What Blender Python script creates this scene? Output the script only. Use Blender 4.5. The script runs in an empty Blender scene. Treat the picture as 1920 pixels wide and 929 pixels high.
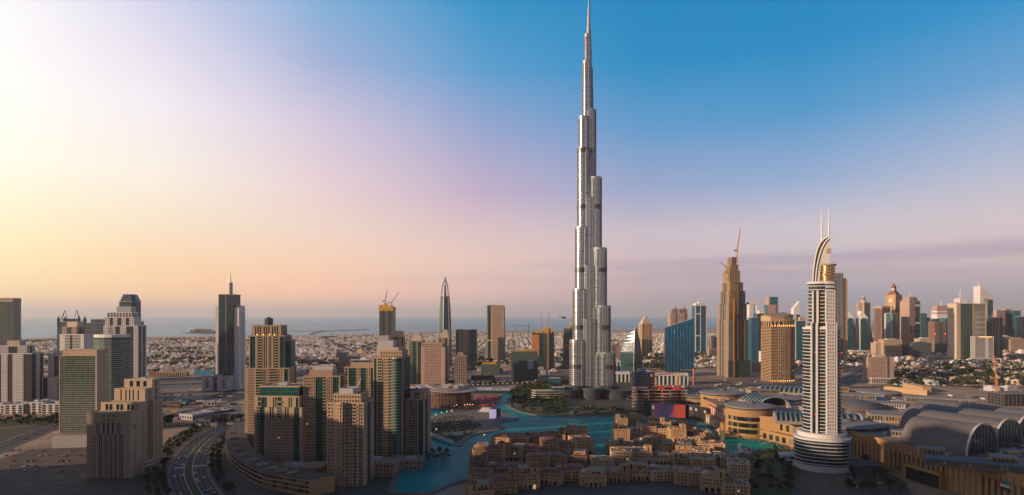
import bpy, math, random
from mathutils import Vector, Matrix, noise as mnoise
PI = math.pi
R_ = math.radians
rnd = random.Random(7)
sc = bpy.context.scene
COL = sc.collection

# ---------------------------------------------------------------- camera
H, F, CX, CY = 169.0, 1156.0, 960.0, 592.0
cam = bpy.data.cameras.new('camera')
cam.sensor_width = 36.0
cam.lens = F / 1920 * 36.0
cam.shift_y = (CY - 464.5) / 1920
cam.clip_start = 1.0
cam.clip_end = 200000.0
camo = bpy.data.objects.new('camera', cam)
camo.location = (0, 0, H)
camo.rotation_euler = (PI / 2, 0, 0)
COL.objects.link(camo)
sc.camera = camo

# ---------------------------------------------------------------- world, sun, exposure
SUN_AZ, SUN_EL = -112.0, 11.5          # degrees, azimuth from the view direction, negative to the left
SUN_STRENGTH = 5.0
HAZE = 3.3e-5
sc.view_settings.view_transform = 'Standard'
sc.view_settings.look = 'None'
sc.view_settings.exposure = 0.0
sc.view_settings.gamma = 1.0
sc.view_settings.use_curve_mapping = False
sc.render.engine = 'CYCLES'
cy = sc.cycles
cy.use_denoising = True
try:
    cy.denoiser = 'OPENIMAGEDENOISE'
except Exception:
    pass
cy.max_bounces = 6
cy.diffuse_bounces = 3
cy.glossy_bounces = 3
cy.transmission_bounces = 2
cy.volume_bounces = 2
cy.sample_clamp_indirect = 4.0
cy.caustics_reflective = False
cy.caustics_refractive = False
cy.use_adaptive_sampling = True
cy.adaptive_threshold = 0.012

def lin(c):
    def f(v):
        v = v / 255.0
        return v / 12.92 if v <= 0.04045 else ((v + 0.055) / 1.055) ** 2.4
    return (f(c[0]), f(c[1]), f(c[2]), 1.0)

world = bpy.data.worlds.new('World')
sc.world = world
world.use_nodes = True
wn, wl = world.node_tree.nodes, world.node_tree.links
wn.clear()
def W(t, **k):
    n = wn.new(t)
    for a, b in k.items():
        setattr(n, a, b)
    return n
def wmath(op, a, b=None, c=None, clamp=False):
    n = W('ShaderNodeMath', operation=op, use_clamp=clamp)
    for i, v in enumerate((a, b, c)):
        if v is None: continue
        if isinstance(v, (int, float)): n.inputs[i].default_value = v
        else: wl.new(v, n.inputs[i])
    return n.outputs[0]
geo = W('ShaderNodeTexCoord')
sep = W('ShaderNodeSeparateXYZ')
wl.new(geo.outputs['Generated'], sep.inputs[0])
sx, sy, sz = sep.outputs
az = wmath('MULTIPLY_ADD', wmath('ARCTAN2', sx, sy), 1 / (2 * PI), 0.5)
hor = wmath('SQRT', wmath('ADD', wmath('ADD', wmath('MULTIPLY', sx, sx), wmath('MULTIPLY', sy, sy)), 1e-6))
tel = wmath('DIVIDE', sz, hor)
# the dusk sky as a table of colours by azimuth and height above the horizon
AZS = (-40, -30, -17, -3, 12, 25, 40)
SKY = [
 (0.00, [(255,206,158),(248,192,154),(232,178,160),(200,168,170),(172,160,172),(152,157,174),(158,160,174)]),
 (0.03, [(255,216,158),(255,204,152),(254,194,160),(224,180,174),(194,170,180),(164,165,184),(170,167,182)]),
 (0.07, [(255,230,174),(255,214,170),(252,206,174),(236,198,184),(212,188,192),(210,193,200),(218,196,198)]),
 (0.13, [(255,246,208),(255,234,205),(247,218,202),(226,198,198),(206,192,202),(206,198,208),(214,200,206)]),
 (0.20, [(255,252,236),(255,244,230),(236,212,216),(196,176,203),(152,168,205),(148,173,211),(178,188,214)]),
 (0.30, [(254,253,250),(246,239,246),(212,200,223),(150,166,208),(88,154,204),(74,152,204),(104,162,210)]),
 (0.40, [(249,248,252),(226,221,240),(160,178,218),(84,158,208),(18,139,196),(12,137,196),(40,144,202)]),
 (0.51, [(235,235,250),(186,198,234),(116,174,216),(36,145,199),(0,132,190),(0,130,188),(6,133,190)]),
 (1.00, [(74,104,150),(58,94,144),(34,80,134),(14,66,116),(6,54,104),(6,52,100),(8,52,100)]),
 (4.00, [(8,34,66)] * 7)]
LEFT = [(236,186,140),(250,205,160),(255,226,176),(255,244,210),(250,240,230),(225,222,235),(190,195,225),(150,170,215),(56,90,136),(8,34,66)]
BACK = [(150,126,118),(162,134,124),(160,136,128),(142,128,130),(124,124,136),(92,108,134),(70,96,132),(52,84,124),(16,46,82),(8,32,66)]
prev = None
for i, (t, cols) in enumerate(SKY):
    rp = W('ShaderNodeValToRGB')
    cr = rp.color_ramp
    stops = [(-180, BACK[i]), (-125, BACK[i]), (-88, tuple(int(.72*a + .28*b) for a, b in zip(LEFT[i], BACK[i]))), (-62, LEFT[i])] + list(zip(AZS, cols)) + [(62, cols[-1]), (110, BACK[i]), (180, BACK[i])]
    while len(cr.elements) < len(stops):
        cr.elements.new(0.5)
    for e, (a, c) in zip(cr.elements, stops):
        e.position = a / 360 + 0.5
    gain = {0.0: 1.22, 0.03: 1.2, 0.07: 1.1}.get(t, 1.0)          # the low glow towards the sunset
    for e, (a, c) in zip(cr.elements, stops):
        k = gain if -75 < a < 0 else 1.0
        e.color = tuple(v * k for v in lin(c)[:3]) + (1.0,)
    wl.new(az, rp.inputs[0])
    if prev is None:
        prev = rp.outputs[0]
    else:
        t0 = SKY[i - 1][0]
        fac = wmath('DIVIDE', wmath('SUBTRACT', tel, t0), t - t0, clamp=True)
        fac = wmath('SMOOTH_MIN', fac, 1.0, 0.0)
        mx = W('ShaderNodeMix', data_type='RGBA')
        wl.new(fac, mx.inputs['Factor'])
        wl.new(prev, mx.inputs['A'])
        wl.new(rp.outputs[0], mx.inputs['B'])
        prev = mx.outputs['Result']
# thin streaks of cloud low over the horizon
cv = W('ShaderNodeCombineXYZ')
wl.new(wmath('MULTIPLY', az, 15.0), cv.inputs[0])
wl.new(wmath('MULTIPLY', wmath('SUBTRACT', tel, wmath('MULTIPLY', az, 0.10)), 62.0), cv.inputs[1])
nz = W('ShaderNodeTexNoise')
nz.inputs['Scale'].default_value = 1.0
nz.inputs['Detail'].default_value = 6.0
nz.inputs['Roughness'].default_value = 0.6
nz.inputs['Distortion'].default_value = 0.5
wl.new(cv.outputs[0], nz.inputs['Vector'])
band = wmath('MULTIPLY', wmath('DIVIDE', wmath('SUBTRACT', tel, 0.035), 0.03, clamp=True), wmath('DIVIDE', wmath('SUBTRACT', wmath('ADD', 0.024, wmath('MULTIPLY', az, 0.13)), tel), 0.010, clamp=True))
side = wmath('DIVIDE', wmath('SUBTRACT', az, 0.44), 0.12, clamp=True)
cl = wmath('MULTIPLY', wmath('MULTIPLY', band, side), wmath('DIVIDE', wmath('SUBTRACT', nz.outputs[0], 0.32), 0.26, clamp=True))
mx = W('ShaderNodeMix', data_type='RGBA')
wl.new(wmath('MULTIPLY', cl, 0.65), mx.inputs['Factor'])
wl.new(prev, mx.inputs['A'])
mx.inputs['B'].default_value = lin((172, 158, 178))
prev = mx.outputs['Result']
# brighter glow round the sun, out of frame on the left
gd = Vector((math.sin(R_(-58)) * math.cos(R_(11)), math.cos(R_(-58)) * math.cos(R_(11)), math.sin(R_(11))))
dp = W('ShaderNodeVectorMath', operation='DOT_PRODUCT')
wl.new(geo.outputs['Generated'], dp.inputs[0])
dp.inputs[1].default_value = gd
glow = wmath('POWER', wmath('MAXIMUM', dp.outputs['Value'], 0.0), 26.0)
gm = W('ShaderNodeMix', data_type='RGBA', blend_type='ADD')
gm.inputs['Factor'].default_value = 1.0
gs = W('ShaderNodeMix', data_type='RGBA')
gs.inputs['A'].default_value = (0, 0, 0, 1)
gs.inputs['B'].default_value = (1.0, 0.86, 0.62, 1)
wl.new(wmath('MULTIPLY', glow, 0.35), gs.inputs['Factor'])
wl.new(prev, gm.inputs['A'])
wl.new(gs.outputs['Result'], gm.inputs['B'])
bg = W('ShaderNodeBackground')
bg.inputs['Strength'].default_value = 1.0
wl.new(gm.outputs['Result'], bg.inputs['Color'])
sky = W('ShaderNodeTexSky')
sky.sky_type = 'NISHITA'
sky.sun_disc = False
sky.sun_elevation = R_(SUN_EL)
sky.sun_rotation = R_(SUN_AZ)
bg2 = W('ShaderNodeBackground')
bg2.inputs['Strength'].default_value = 0.004
wl.new(sky.outputs[0], bg2.inputs['Color'])
ad = W('ShaderNodeAddShader')
wl.new(bg.outputs[0], ad.inputs[0])
wl.new(bg2.outputs[0], ad.inputs[1])
wo = W('ShaderNodeOutputWorld')
wl.new(ad.outputs[0], wo.inputs['Surface'])

sund = bpy.data.lights.new('sun', 'SUN')
sund.energy = SUN_STRENGTH
sund.angle = R_(0.6)
sund.color = (1.0, 0.69, 0.46)
suno = bpy.data.objects.new('sun', sund)
sdir = Vector((math.sin(R_(SUN_AZ)) * math.cos(R_(SUN_EL)), math.cos(R_(SUN_AZ)) * math.cos(R_(SUN_EL)), math.sin(R_(SUN_EL))))
suno.rotation_euler = sdir.to_track_quat('Z', 'Y').to_euler()
suno.location = sdir * 3000
COL.objects.link(suno)

# ---------------------------------------------------------------- materials
MATS = {}
def mat(name, col, rough=0.7, metal=0.0, spec=0.5, var=0.18, scale=0.06, cells=None, cellvar=0.0, streak=0.0, bump=0.0, bscale=0.5, ior=None, emit=None, estr=0.0, col2=None, wave=None):
    """one procedural surface: base colour, blotchy wear, vertical streaks, per-pane variation, bump"""
    m = bpy.data.materials.new(name)
    m.use_nodes = True
    nt = m.node_tree
    N, L = nt.nodes, nt.links
    bs = N['Principled BSDF']
    bs.inputs['Roughness'].default_value = rough
    bs.inputs['Metallic'].default_value = metal
    bs.inputs['Specular IOR Level'].default_value = spec
    if ior: bs.inputs['IOR'].default_value = ior
    tc = N.new('ShaderNodeTexCoord')
    oi = N.new('ShaderNodeObjectInfo')
    add = N.new('ShaderNodeVectorMath'); add.operation = 'ADD'
    mul = N.new('ShaderNodeVectorMath'); mul.operation = 'SCALE'
    mul.inputs['Scale'].default_value = 0.37
    L.new(oi.outputs['Location'], mul.inputs[0])
    L.new(tc.outputs['Object'], add.inputs[0])
    L.new(mul.outputs[0], add.inputs[1])
    P = add.outputs[0]
    def noise(sc_, vec, det=4.0, rgh=0.6):
        n = N.new('ShaderNodeTexNoise')
        n.inputs['Scale'].default_value = sc_
        n.inputs['Detail'].default_value = det
        n.inputs['Roughness'].default_value = rgh
        L.new(vec, n.inputs['Vector'])
        return n.outputs[0]
    def mth(op, a, b=None, clamp=False):
        n = N.new('ShaderNodeMath'); n.operation = op; n.use_clamp = clamp
        for i, v in enumerate((a, b)):
            if v is None: continue
            if isinstance(v, (int, float)): n.inputs[i].default_value = v
            else: L.new(v, n.inputs[i])
        return n.outputs[0]
    f1 = noise(scale, P)
    f2 = noise(scale * 11, P, 3.0)
    v = mth('ADD', mth('MULTIPLY', mth('SUBTRACT', f1, 0.5), 2.4 * var), mth('MULTIPLY', mth('SUBTRACT', f2, 0.5), 1.5 * var))
    if streak:
        sv = N.new('ShaderNodeVectorMath'); sv.operation = 'MULTIPLY'
        sv.inputs[1].default_value = (0.9, 0.9, 0.03)
        L.new(P, sv.inputs[0])
        v = mth('ADD', v, mth('MULTIPLY', mth('SUBTRACT', noise(1.0, sv.outputs[0], 3.0), 0.5), 2 * streak))
    if cells:
        sn = N.new('ShaderNodeVectorMath'); sn.operation = 'DIVIDE'
        sn.inputs[1].default_value = cells
        L.new(tc.outputs['Object'], sn.inputs[0])
        fl = N.new('ShaderNodeVectorMath'); fl.operation = 'FLOOR'
        a2 = N.new('ShaderNodeVectorMath'); a2.operation = 'ADD'
        a2.inputs[1].default_value = (0.31, 0.27, 0.0)
        L.new(sn.outputs[0], a2.inputs[0])
        L.new(a2.outputs[0], fl.inputs[0])
        wnz = N.new('ShaderNodeTexWhiteNoise'); wnz.noise_dimensions = '3D'
        L.new(fl.outputs[0], wnz.inputs['Vector'])
        v = mth('ADD', v, mth('MULTIPLY', mth('SUBTRACT', wnz.outputs['Value'], 0.5), 2 * cellvar))
        L.new(mth('ADD', mth('MULTIPLY', wnz.outputs['Value'], 0.10), max(0.02, rough - 0.04)), bs.inputs['Roughness'])
    hv = N.new('ShaderNodeHueSaturation')
    if col2 is None:
        hv.inputs['Color'].default_value = (*col, 1)
    else:
        mxn = N.new('ShaderNodeMix'); mxn.data_type = 'RGBA'
        mxn.inputs['A'].default_value = (*col, 1)
        mxn.inputs['B'].default_value = (*col2, 1)
        L.new(mth('MULTIPLY', mth('SUBTRACT', noise(scale * 2.3, P, 5.0), 0.36), 3.4, True), mxn.inputs['Factor'])
        L.new(mxn.outputs['Result'], hv.inputs['Color'])
    L.new(mth('MAXIMUM', mth('ADD', v, 1.0), 0.05), hv.inputs['Value'])
    L.new(hv.outputs[0], bs.inputs['Base Color'])
    if name == 'pane':
        ge = N.new('ShaderNodeNewGeometry'); rp = N.new('ShaderNodeValToRGB'); rp.color_ramp.interpolation = 'CONSTANT'
        for p_, c_ in ((.45, (.05,.055,.055)), (.66, (.012,.05,.048)), (.80, (.16,.13,.10)), (.92, (.26,.23,.19))):
            rp.color_ramp.elements.new(p_).color = (*c_, 1)
        rp.color_ramp.elements[0].color = (.014,.02,.023,1); rp.color_ramp.elements[-1].color = (.3,.27,.22,1)
        add2 = mth('ADD', ge.outputs['Random Per Island'], oi.outputs['Random'])
        fr = mth('FRACT', add2); bs.inputs['Emission Color'].default_value = (1.0, .62, .28, 1); L.new(mth('MULTIPLY', mth('GREATER_THAN', fr, .994), .5), bs.inputs['Emission Strength']); L.new(fr, rp.inputs[0]); L.new(rp.outputs[0], bs.inputs['Base Color'])
    if bump:
        bn = N.new('ShaderNodeBump')
        bn.inputs['Strength'].default_value = 1.0
        bn.inputs['Distance'].default_value = bump
        if wave:
            wv = N.new('ShaderNodeVectorMath'); wv.operation = 'MULTIPLY'
            wv.inputs[1].default_value = wave
            L.new(P, wv.inputs[0])
            L.new(noise(1.0, wv.outputs[0], 3.0), bn.inputs['Height'])
        else:
            L.new(noise(bscale, P, 3.0), bn.inputs['Height'])
        L.new(bn.outputs[0], bs.inputs['Normal'])
    if emit:
        bs.inputs['Emission Color'].default_value = (*emit, 1)
        bs.inputs['Emission Strength'].default_value = estr
    MATS[name] = m
    return m
# stone, plaster, concrete
for n, c in dict(tan=(.54,.40,.27), tan_deep=(.40,.28,.18), sand_stone=(.60,.46,.32), cream=(.60,.50,.38), rose=(.46,.32,.26), mall_tan=(.42,.25,.11),
                 oldtown=(.58,.38,.20), oldtown_pale=(.66,.46,.28), oldtown_deep=(.46,.28,.14), brown=(.20,.12,.09), gold_stone=(.53,.36,.19)).items():
    mat(n, c, 0.8, var=0.14, streak=0.10, scale=0.05)
for n, c in dict(white=(.78,.77,.76), off_white=(.66,.64,.62), concrete=(.36,.34,.31), dark_concrete=(.16,.155,.15), grey_panel=(.44,.47,.50), slate=(.11,.125,.14),
                 pale_grey=(.55,.55,.56)).items():
    mat(n, c, 0.65, var=0.10, streak=0.08, scale=0.05)
# roofs
mat('roof_grey', (.24,.23,.22), 0.9, var=0.25, scale=0.08)
mat('roof_tan', (.36,.28,.20), 0.9, var=0.22, scale=0.10)
mat('mall_roof', (.31,.28,.255), 0.85, var=0.28, scale=0.05, streak=0.1)
mat('roof_white', (.50,.48,.46), 0.8, var=0.15, scale=0.07)
mat('terracotta', (.26,.11,.07), 0.85, var=0.25, scale=0.3)
mat('membrane', (.20,.185,.17), 0.6, spec=0.25, var=0.10, scale=0.03, streak=0.06)
# glass
for n, c, s in (('glass_teal', (.012,.14,.16), 1), ('glass_green', (.014,.105,.085), 1), ('glass_blue', (.012,.13,.24), 1), ('glass_dark', (.018,.034,.042), 1),
             ('glass_grey', (.075,.10,.11), 1), ('glass_deep', (.009,.065,.085), 1)):
    mat(n, c, 0.13, spec=0.5, ior=1.6, var=0.42, scale=0.028, cells=(3.2, 3.2, 3.6), cellvar=0.28)
mat('glass_mirror', (.02,.22,.46), 0.10, metal=0.8, var=0.10, cells=(2.6, 2.6, 4.0), cellvar=0.16, bump=1.6, wave=(.34,.34,.012))
mat('glass_gold', (.46,.31,.14), 0.16, metal=0.9, var=0.1, cells=(3.2,3.2,3.6), cellvar=0.3)
mat('pane', (.016,.024,.028), 0.10, spec=0.9, ior=1.6, var=0.5, scale=0.06)
mat('steel_glass', (.34,.42,.47), 0.25, metal=0.78, var=0.05, scale=0.01, cells=(40,40,3.7), cellvar=0.10)
mat('steel_line', (.43,.455,.46), 0.34, metal=0.78, var=0.05)
mat('steel_band', (.10,.11,.12), 0.4, metal=0.6, var=0.1)
mat('steel', (.40,.41,.42), 0.5, metal=0.45, var=0.1)
mat('silver_glass', (.22,.26,.28), 0.2, metal=0.7, var=0.1, cells=(3,3,3.6), cellvar=0.2)
mat('frame_teal', (.08,.14,.14), 0.4, metal=0.3, var=0.1)
mat('frame_grey', (.30,.31,.32), 0.45, metal=0.3, var=0.1)
mat('crane_orange', (.62,.22,.03), 0.5, var=0.2)
mat('crane_white', (.66,.62,.58), 0.5, var=0.2)
mat('crane_dark', (.08,.10,.11), 0.5, var=0.2)
mat('formwork', (.62,.36,.03), 0.7, var=0.3, scale=0.2)
mat('formwork_red', (.62,.06,.045), 0.7, var=0.4, scale=0.2)
mat('netting', (.05,.12,.11), 0.9, var=0.4, scale=0.10)
mat('scaffold_orange', (.55,.25,.07), 0.9, var=0.3, scale=0.2)
mat('opera_brown', (.13,.06,.045), 0.6, var=0.3, scale=0.05, streak=0.25)
mat('hoarding', (.022,.024,.028), 0.5, var=0.1)
mat('hoarding_white', (.62,.60,.60), 0.6, var=0.06)
mat('yellow_trim', (.55,.38,.06), 0.5, var=0.1)
mat('red_paint', (.50,.05,.03), 0.5, var=0.2)
mat('blue_paint', (.01,.22,.42), 0.5, var=0.2)
mat('navy_paint', (.015,.05,.16), 0.6, var=0.3)
mat('green_paint', (.02,.22,.11), 0.6, var=0.2)
mat('black_paint', (.02,.02,.022), 0.5, var=0.2)
mat('tent_white', (.72,.71,.70), 0.6, var=0.08)
mat('parasol_red', (.55,.07,.05), 0.7, var=0.25, scale=0.4)
mat('glass_olive', (.06,.115,.07), 0.14, spec=0.5, ior=1.55, var=0.2, scale=0.02, cells=(3.4,3.4,3.2), cellvar=0.4)
# ground
mat('quarter_sand', (.58,.44,.33), 0.95, var=0.35, scale=0.01, col2=(.42,.31,.23))
mat('sand', (.54,.375,.235), 0.95, var=0.45, scale=0.012, col2=(.34,.23,.14))
mat('sand_shaded', (.17,.12,.085), 0.95, var=0.32, scale=0.03, col2=(.11,.08,.06))  # darkened copy of sand, foreground dimness put into the colour
mat('asphalt', (.045,.046,.048), 0.85, var=0.25, scale=0.03)
mat('paving', (.24,.19,.15), 0.85, var=0.22, scale=0.05)
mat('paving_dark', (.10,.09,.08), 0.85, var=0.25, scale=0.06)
mat('paint_white', (.7,.7,.68), 0.7, var=0.2, scale=0.5)
mat('grass', (.045,.075,.016), 0.95, var=0.4, scale=0.05, col2=(.09,.095,.025))
mat('grass_dry', (.11,.085,.045), 0.95, var=0.4, scale=0.03, col2=(.05,.06,.02))
mat('beach', (.62,.52,.42), 0.95, var=0.15, scale=0.004)
mat('rock', (.16,.14,.13), 0.9, var=0.3, scale=0.05)
for n, c in (('leaf_a', (.040,.062,.022)), ('leaf_b', (.055,.075,.026)), ('leaf_c', (.028,.045,.020))):
    mat(n, c, 0.8, spec=0.25, var=0.45, scale=0.35)
mat('bark', (.10,.07,.05), 0.9, var=0.3, scale=1.0)
mat('lagoon', (.002,.40,.355), 0.30, spec=0.09, ior=1.13, var=0.3, scale=0.010, bump=0.35, bscale=0.25, col2=(.002,.29,.27))
mat('sea', (.004,.36,.48), 0.32, spec=0.15, var=0.10, scale=0.0004, bump=0.8, bscale=0.03)
mat('pool_blue', (.01,.12,.30), 0.15, var=0.1)
mat('cloth_dark', (.05,.05,.06), 0.9, var=0.6, scale=0.05)
mat('warm_lamp', (.9,.5,.15), 0.5, emit=(1.0,.50,.14), estr=2.2)
mat('red_lamp', (.9,.08,.04), 0.5, emit=(1.0,.10,.06), estr=2.0)
mat('car_white', (.70,.70,.70), 0.35, var=0.05)
mat('car_dark', (.04,.042,.05), 0.35, var=0.05)
mat('car_red', (.40,.03,.02), 0.35, var=0.05)
mat('car_silver', (.36,.37,.38), 0.3, metal=0.4, var=0.05)
mat('clock_face', (.72,.62,.45), 0.5, var=0.05)

# ---------------------------------------------------------------- mesh tools
def X(px, d): return (px - CX) / F * d
def Z(py, d): return H - (py - CY) / F * d
def D(py): return H * F / (py - CY)
def G(px, py, z=0.0):
    d = (H - z) * F / (py - CY)
    return ((px - CX) / F * d, d)

class MB:
    def __init__(s):
        s.v, s.f, s.m = [], [], []
        s.mi = 0
    def poly(s, pts):
        i = len(s.v)
        s.v.extend([tuple(p) for p in pts])
        s.f.append(tuple(range(i, i + len(pts))))
        s.m.append(s.mi)
    def grid(s, rings, cap0=True, cap1=True, closed=True):
        """loft through rings of equal length"""
        i = len(s.v); n = len(rings[0])
        for r in rings: s.v.extend([tuple(p) for p in r])
        for k in range(len(rings) - 1):
            a, b = i + k * n, i + (k + 1) * n
            for j in range(n if closed else n - 1):
                j2 = (j + 1) % n
                s.f.append((a + j, a + j2, b + j2, b + j)); s.m.append(s.mi)
        if cap0: s.f.append(tuple(range(i + n - 1, i - 1, -1))); s.m.append(s.mi)
        if cap1:
            b = i + (len(rings) - 1) * n
            s.f.append(tuple(range(b, b + n))); s.m.append(s.mi)
    def prism(s, pl, z0, z1, scale=1.0, c=(0, 0)):
        top = [(c[0] + (p[0] - c[0]) * scale, c[1] + (p[1] - c[1]) * scale) for p in pl]
        s.grid([[(x, y, z0) for x, y in pl], [(x, y, z1) for x, y in top]])
    def slope(s, pl, z0, ztop):
        """prism whose top height is a function of x, y"""
        s.grid([[(x, y, z0) for x, y in pl], [(x, y, ztop(x, y)) for x, y in pl]])
    def box(s, x0, x1, y0, y1, z0, z1):
        s.prism([(x0, y0), (x1, y0), (x1, y1), (x0, y1)], z0, z1)
    def obox(s, p, u, n, a0, a1, t0, t1, z0, z1):
        """box along direction u from a0 to a1, outward n from t0 to t1"""
        q = lambda a, t: (p[0] + u[0] * a + n[0] * t, p[1] + u[1] * a + n[1] * t)
        s.prism([q(a0, t1), q(a1, t1), q(a1, t0), q(a0, t0)], z0, z1)
    def tube(s, pts, r, n=6, r1=None):
        rings = []
        pts = [Vector(p) for p in pts]
        for k, p in enumerate(pts):
            t = (pts[min(k + 1, len(pts) - 1)] - pts[max(k - 1, 0)]).normalized()
            a = t.cross(Vector((0, 0, 1)))
            if a.length < 1e-3: a = t.cross(Vector((0, 1, 0)))
            a.normalize(); b = a.cross(t)
            rr = r if r1 is None else r + (r1 - r) * k / max(1, len(pts) - 1)
            rings.append([tuple(p + (a * math.cos(2 * PI * j / n) + b * math.sin(2 * PI * j / n)) * rr) for j in range(n)])
        s.grid(rings)
    def truss(s, a, b, w, w1=None, seg=8, r=0.25):
        """square lattice mast or jib from a to b"""
        a, b = Vector(a), Vector(b)
        w1 = w if w1 is None else w1
        t = (b - a).normalized()
        u = t.cross(Vector((0, 0, 1)))
        if u.length < 1e-3: u = Vector((1, 0, 0))
        u.normalize(); v = u.cross(t)
        def c(k, i):
            ww = w + (w1 - w) * i / seg
            return a + (b - a) * (i / seg) + (u * (1, 1, -1, -1)[k] + v * (1, -1, -1, 1)[k]) * ww / 2
        for k in range(4):
            s.tube([c(k, 0), c(k, seg)], r, 4)
            for i in range(seg):
                s.tube([c(k, i), c((k + 1) % 4, i + 1)], r * 0.7, 3)
                s.tube([c(k, i), c((k + 1) % 4, i)], r * 0.6, 3)
    def build(s, name, m, parent=None, loc=(0, 0, 0), smooth=False):
        if not s.f: return None
        me = bpy.data.meshes.new(name)
        me.from_pydata(s.v, [], s.f)
        for x in (m if isinstance(m, (list, tuple)) else [m]):
            me.materials.append(MATS[x] if isinstance(x, str) else x)
        if max(s.m): me.polygons.foreach_set('material_index', s.m)
        if smooth: me.polygons.foreach_set('use_smooth', [True] * len(s.f))
        me.update()
        o = bpy.data.objects.new(name, me)
        o.location = loc
        COL.objects.link(o)
        if parent is not None: o.parent = parent
        return o

def circ(r, n=24, cx=0, cy_=0, ry=None, a0=0.0):
    ry = r if ry is None else ry
    return [(cx + r * math.cos(a0 + 2 * PI * i / n), cy_ + ry * math.sin(a0 + 2 * PI * i / n)) for i in range(n)]
def rect(w, d, cx=0, cy_=0):
    return [(cx - w / 2, cy_ - d / 2), (cx + w / 2, cy_ - d / 2), (cx + w / 2, cy_ + d / 2), (cx - w / 2, cy_ + d / 2)]
def cham(w, d, c, cx=0, cy_=0):
    x0, x1, y0, y1 = cx - w / 2, cx + w / 2, cy_ - d / 2, cy_ + d / 2
    return [(x0 + c, y0), (x1 - c, y0), (x1, y0 + c), (x1, y1 - c), (x1 - c, y1), (x0 + c, y1), (x0, y1 - c), (x0, y0 + c)]
def stadium(r, w, ang, n=8, start=-0.0):
    """rounded bar from the centre out to r, width w, in direction ang"""
    u = (math.cos(ang), math.sin(ang)); v = (-u[1], u[0])
    pts = [(-v[0] * w / 2, -v[1] * w / 2)]
    c = r - w / 2
    for i in range(n + 1):
        t = -PI / 2 + PI * i / n
        a, b = c + math.cos(t) * w / 2, math.sin(t) * w / 2
        pts.append((u[0] * a + v[0] * b, u[1] * a + v[1] * b))
    pts.append((v[0] * w / 2, v[1] * w / 2))
    return pts
def inset(pl, t):
    """move every edge of a convex counter-clockwise polygon inward by t (outward when negative)"""
    n = len(pl); out = []
    for i in range(n):
        p0, p1, p2 = Vector(pl[i - 1]), Vector(pl[i]), Vector(pl[(i + 1) % n])
        a, b = (p1 - p0).normalized(), (p2 - p1).normalized()
        na, nb = Vector((-a.y, a.x)), Vector((-b.y, b.x))
        k = (na + nb)
        k = k / max(0.25, k.dot(na)) if k.length > 1e-6 else na
        q = p1 + k * t
        out.append((q.x, q.y))
    return out
def smooth_line(pts, n=6):
    out = []
    P = [Vector(p) for p in pts]
    for i in range(len(P) - 1):
        p0, p1, p2, p3 = P[max(i - 1, 0)], P[i], P[i + 1], P[min(i + 2, len(P) - 1)]
        for k in range(n):
            t = k / n
            out.append(0.5 * ((2 * p1) + (p2 - p0) * t + (2 * p0 - 5 * p1 + 4 * p2 - p3) * t * t + (3 * p1 - p0 - 3 * p2 + p3) * t ** 3))
    out.append(P[-1])
    return [tuple(p) for p in out]
def smooth_loop(pts, n=5):
    out = []
    P = [Vector(p) for p in pts]; m = len(P)
    for i in range(m):
        p0, p1, p2, p3 = P[i - 1], P[i], P[(i + 1) % m], P[(i + 2) % m]
        for k in range(n):
            t = k / n
            q = 0.5 * ((2 * p1) + (p2 - p0) * t + (2 * p0 - 5 * p1 + 4 * p2 - p3) * t * t + (3 * p1 - p0 - 3 * p2 + p3) * t ** 3)
            out.append(tuple(q))
    return out

def tag(o, label, cat, group=None, kind=None):
    if label: o['label'] = label
    if cat: o['category'] = cat
    if group: o['group'] = group
    if kind: o['kind'] = kind
    return o
def thing(name, label, cat, loc=(0, 0, 0), rz=0.0, group=None):
    o = bpy.data.objects.new(name, None)
    o.location = loc
    o.rotation_euler = (0, 0, R_(rz))
    o.empty_display_size = 5
    COL.objects.link(o)
    return tag(o, label, cat, group)
KIDS = {}
def copy_tree(root, loc, rz=0.0, label=None, s=None):
    r = root.copy()
    COL.objects.link(r)
    r.location = loc
    r.rotation_euler = (0, 0, R_(rz))
    if s: r.scale = (s, s, s) if isinstance(s, (int, float)) else s
    if label: r['label'] = label
    for ch in KIDS.get(root.name, []):
        c = ch.copy(); COL.objects.link(c); c.parent = r
    return r
def structure(name, mb, m, smooth=False):
    o = mb.build(name, m, smooth=smooth)
    o['kind'] = 'structure'
    return o
def sheet(name, pxs, z, m, loop=False, thick=0.0, world_pts=None):
    pts = world_pts or [G(*p, z) for p in pxs]
    if loop: pts = smooth_loop(pts)
    mb = MB()
    if thick: mb.prism(pts if area(pts) > 0 else pts[::-1], z - thick, z)
    else: mb.poly([(x, y, z) for x, y in (pts if area(pts) > 0 else pts[::-1])])
    return structure(name, mb, m)
def area(p):
    return sum(p[i - 1][0] * p[i][1] - p[i][0] * p[i - 1][1] for i in range(len(p))) / 2
def inside(p, pl):
    r = False
    for i in range(len(pl)):
        (x0, y0), (x1, y1) = pl[i - 1], pl[i]
        if (y0 > p[1]) != (y1 > p[1]) and p[0] < (x1 - x0) * (p[1] - y0) / (y1 - y0) + x0:
            r = not r
    return r

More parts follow.
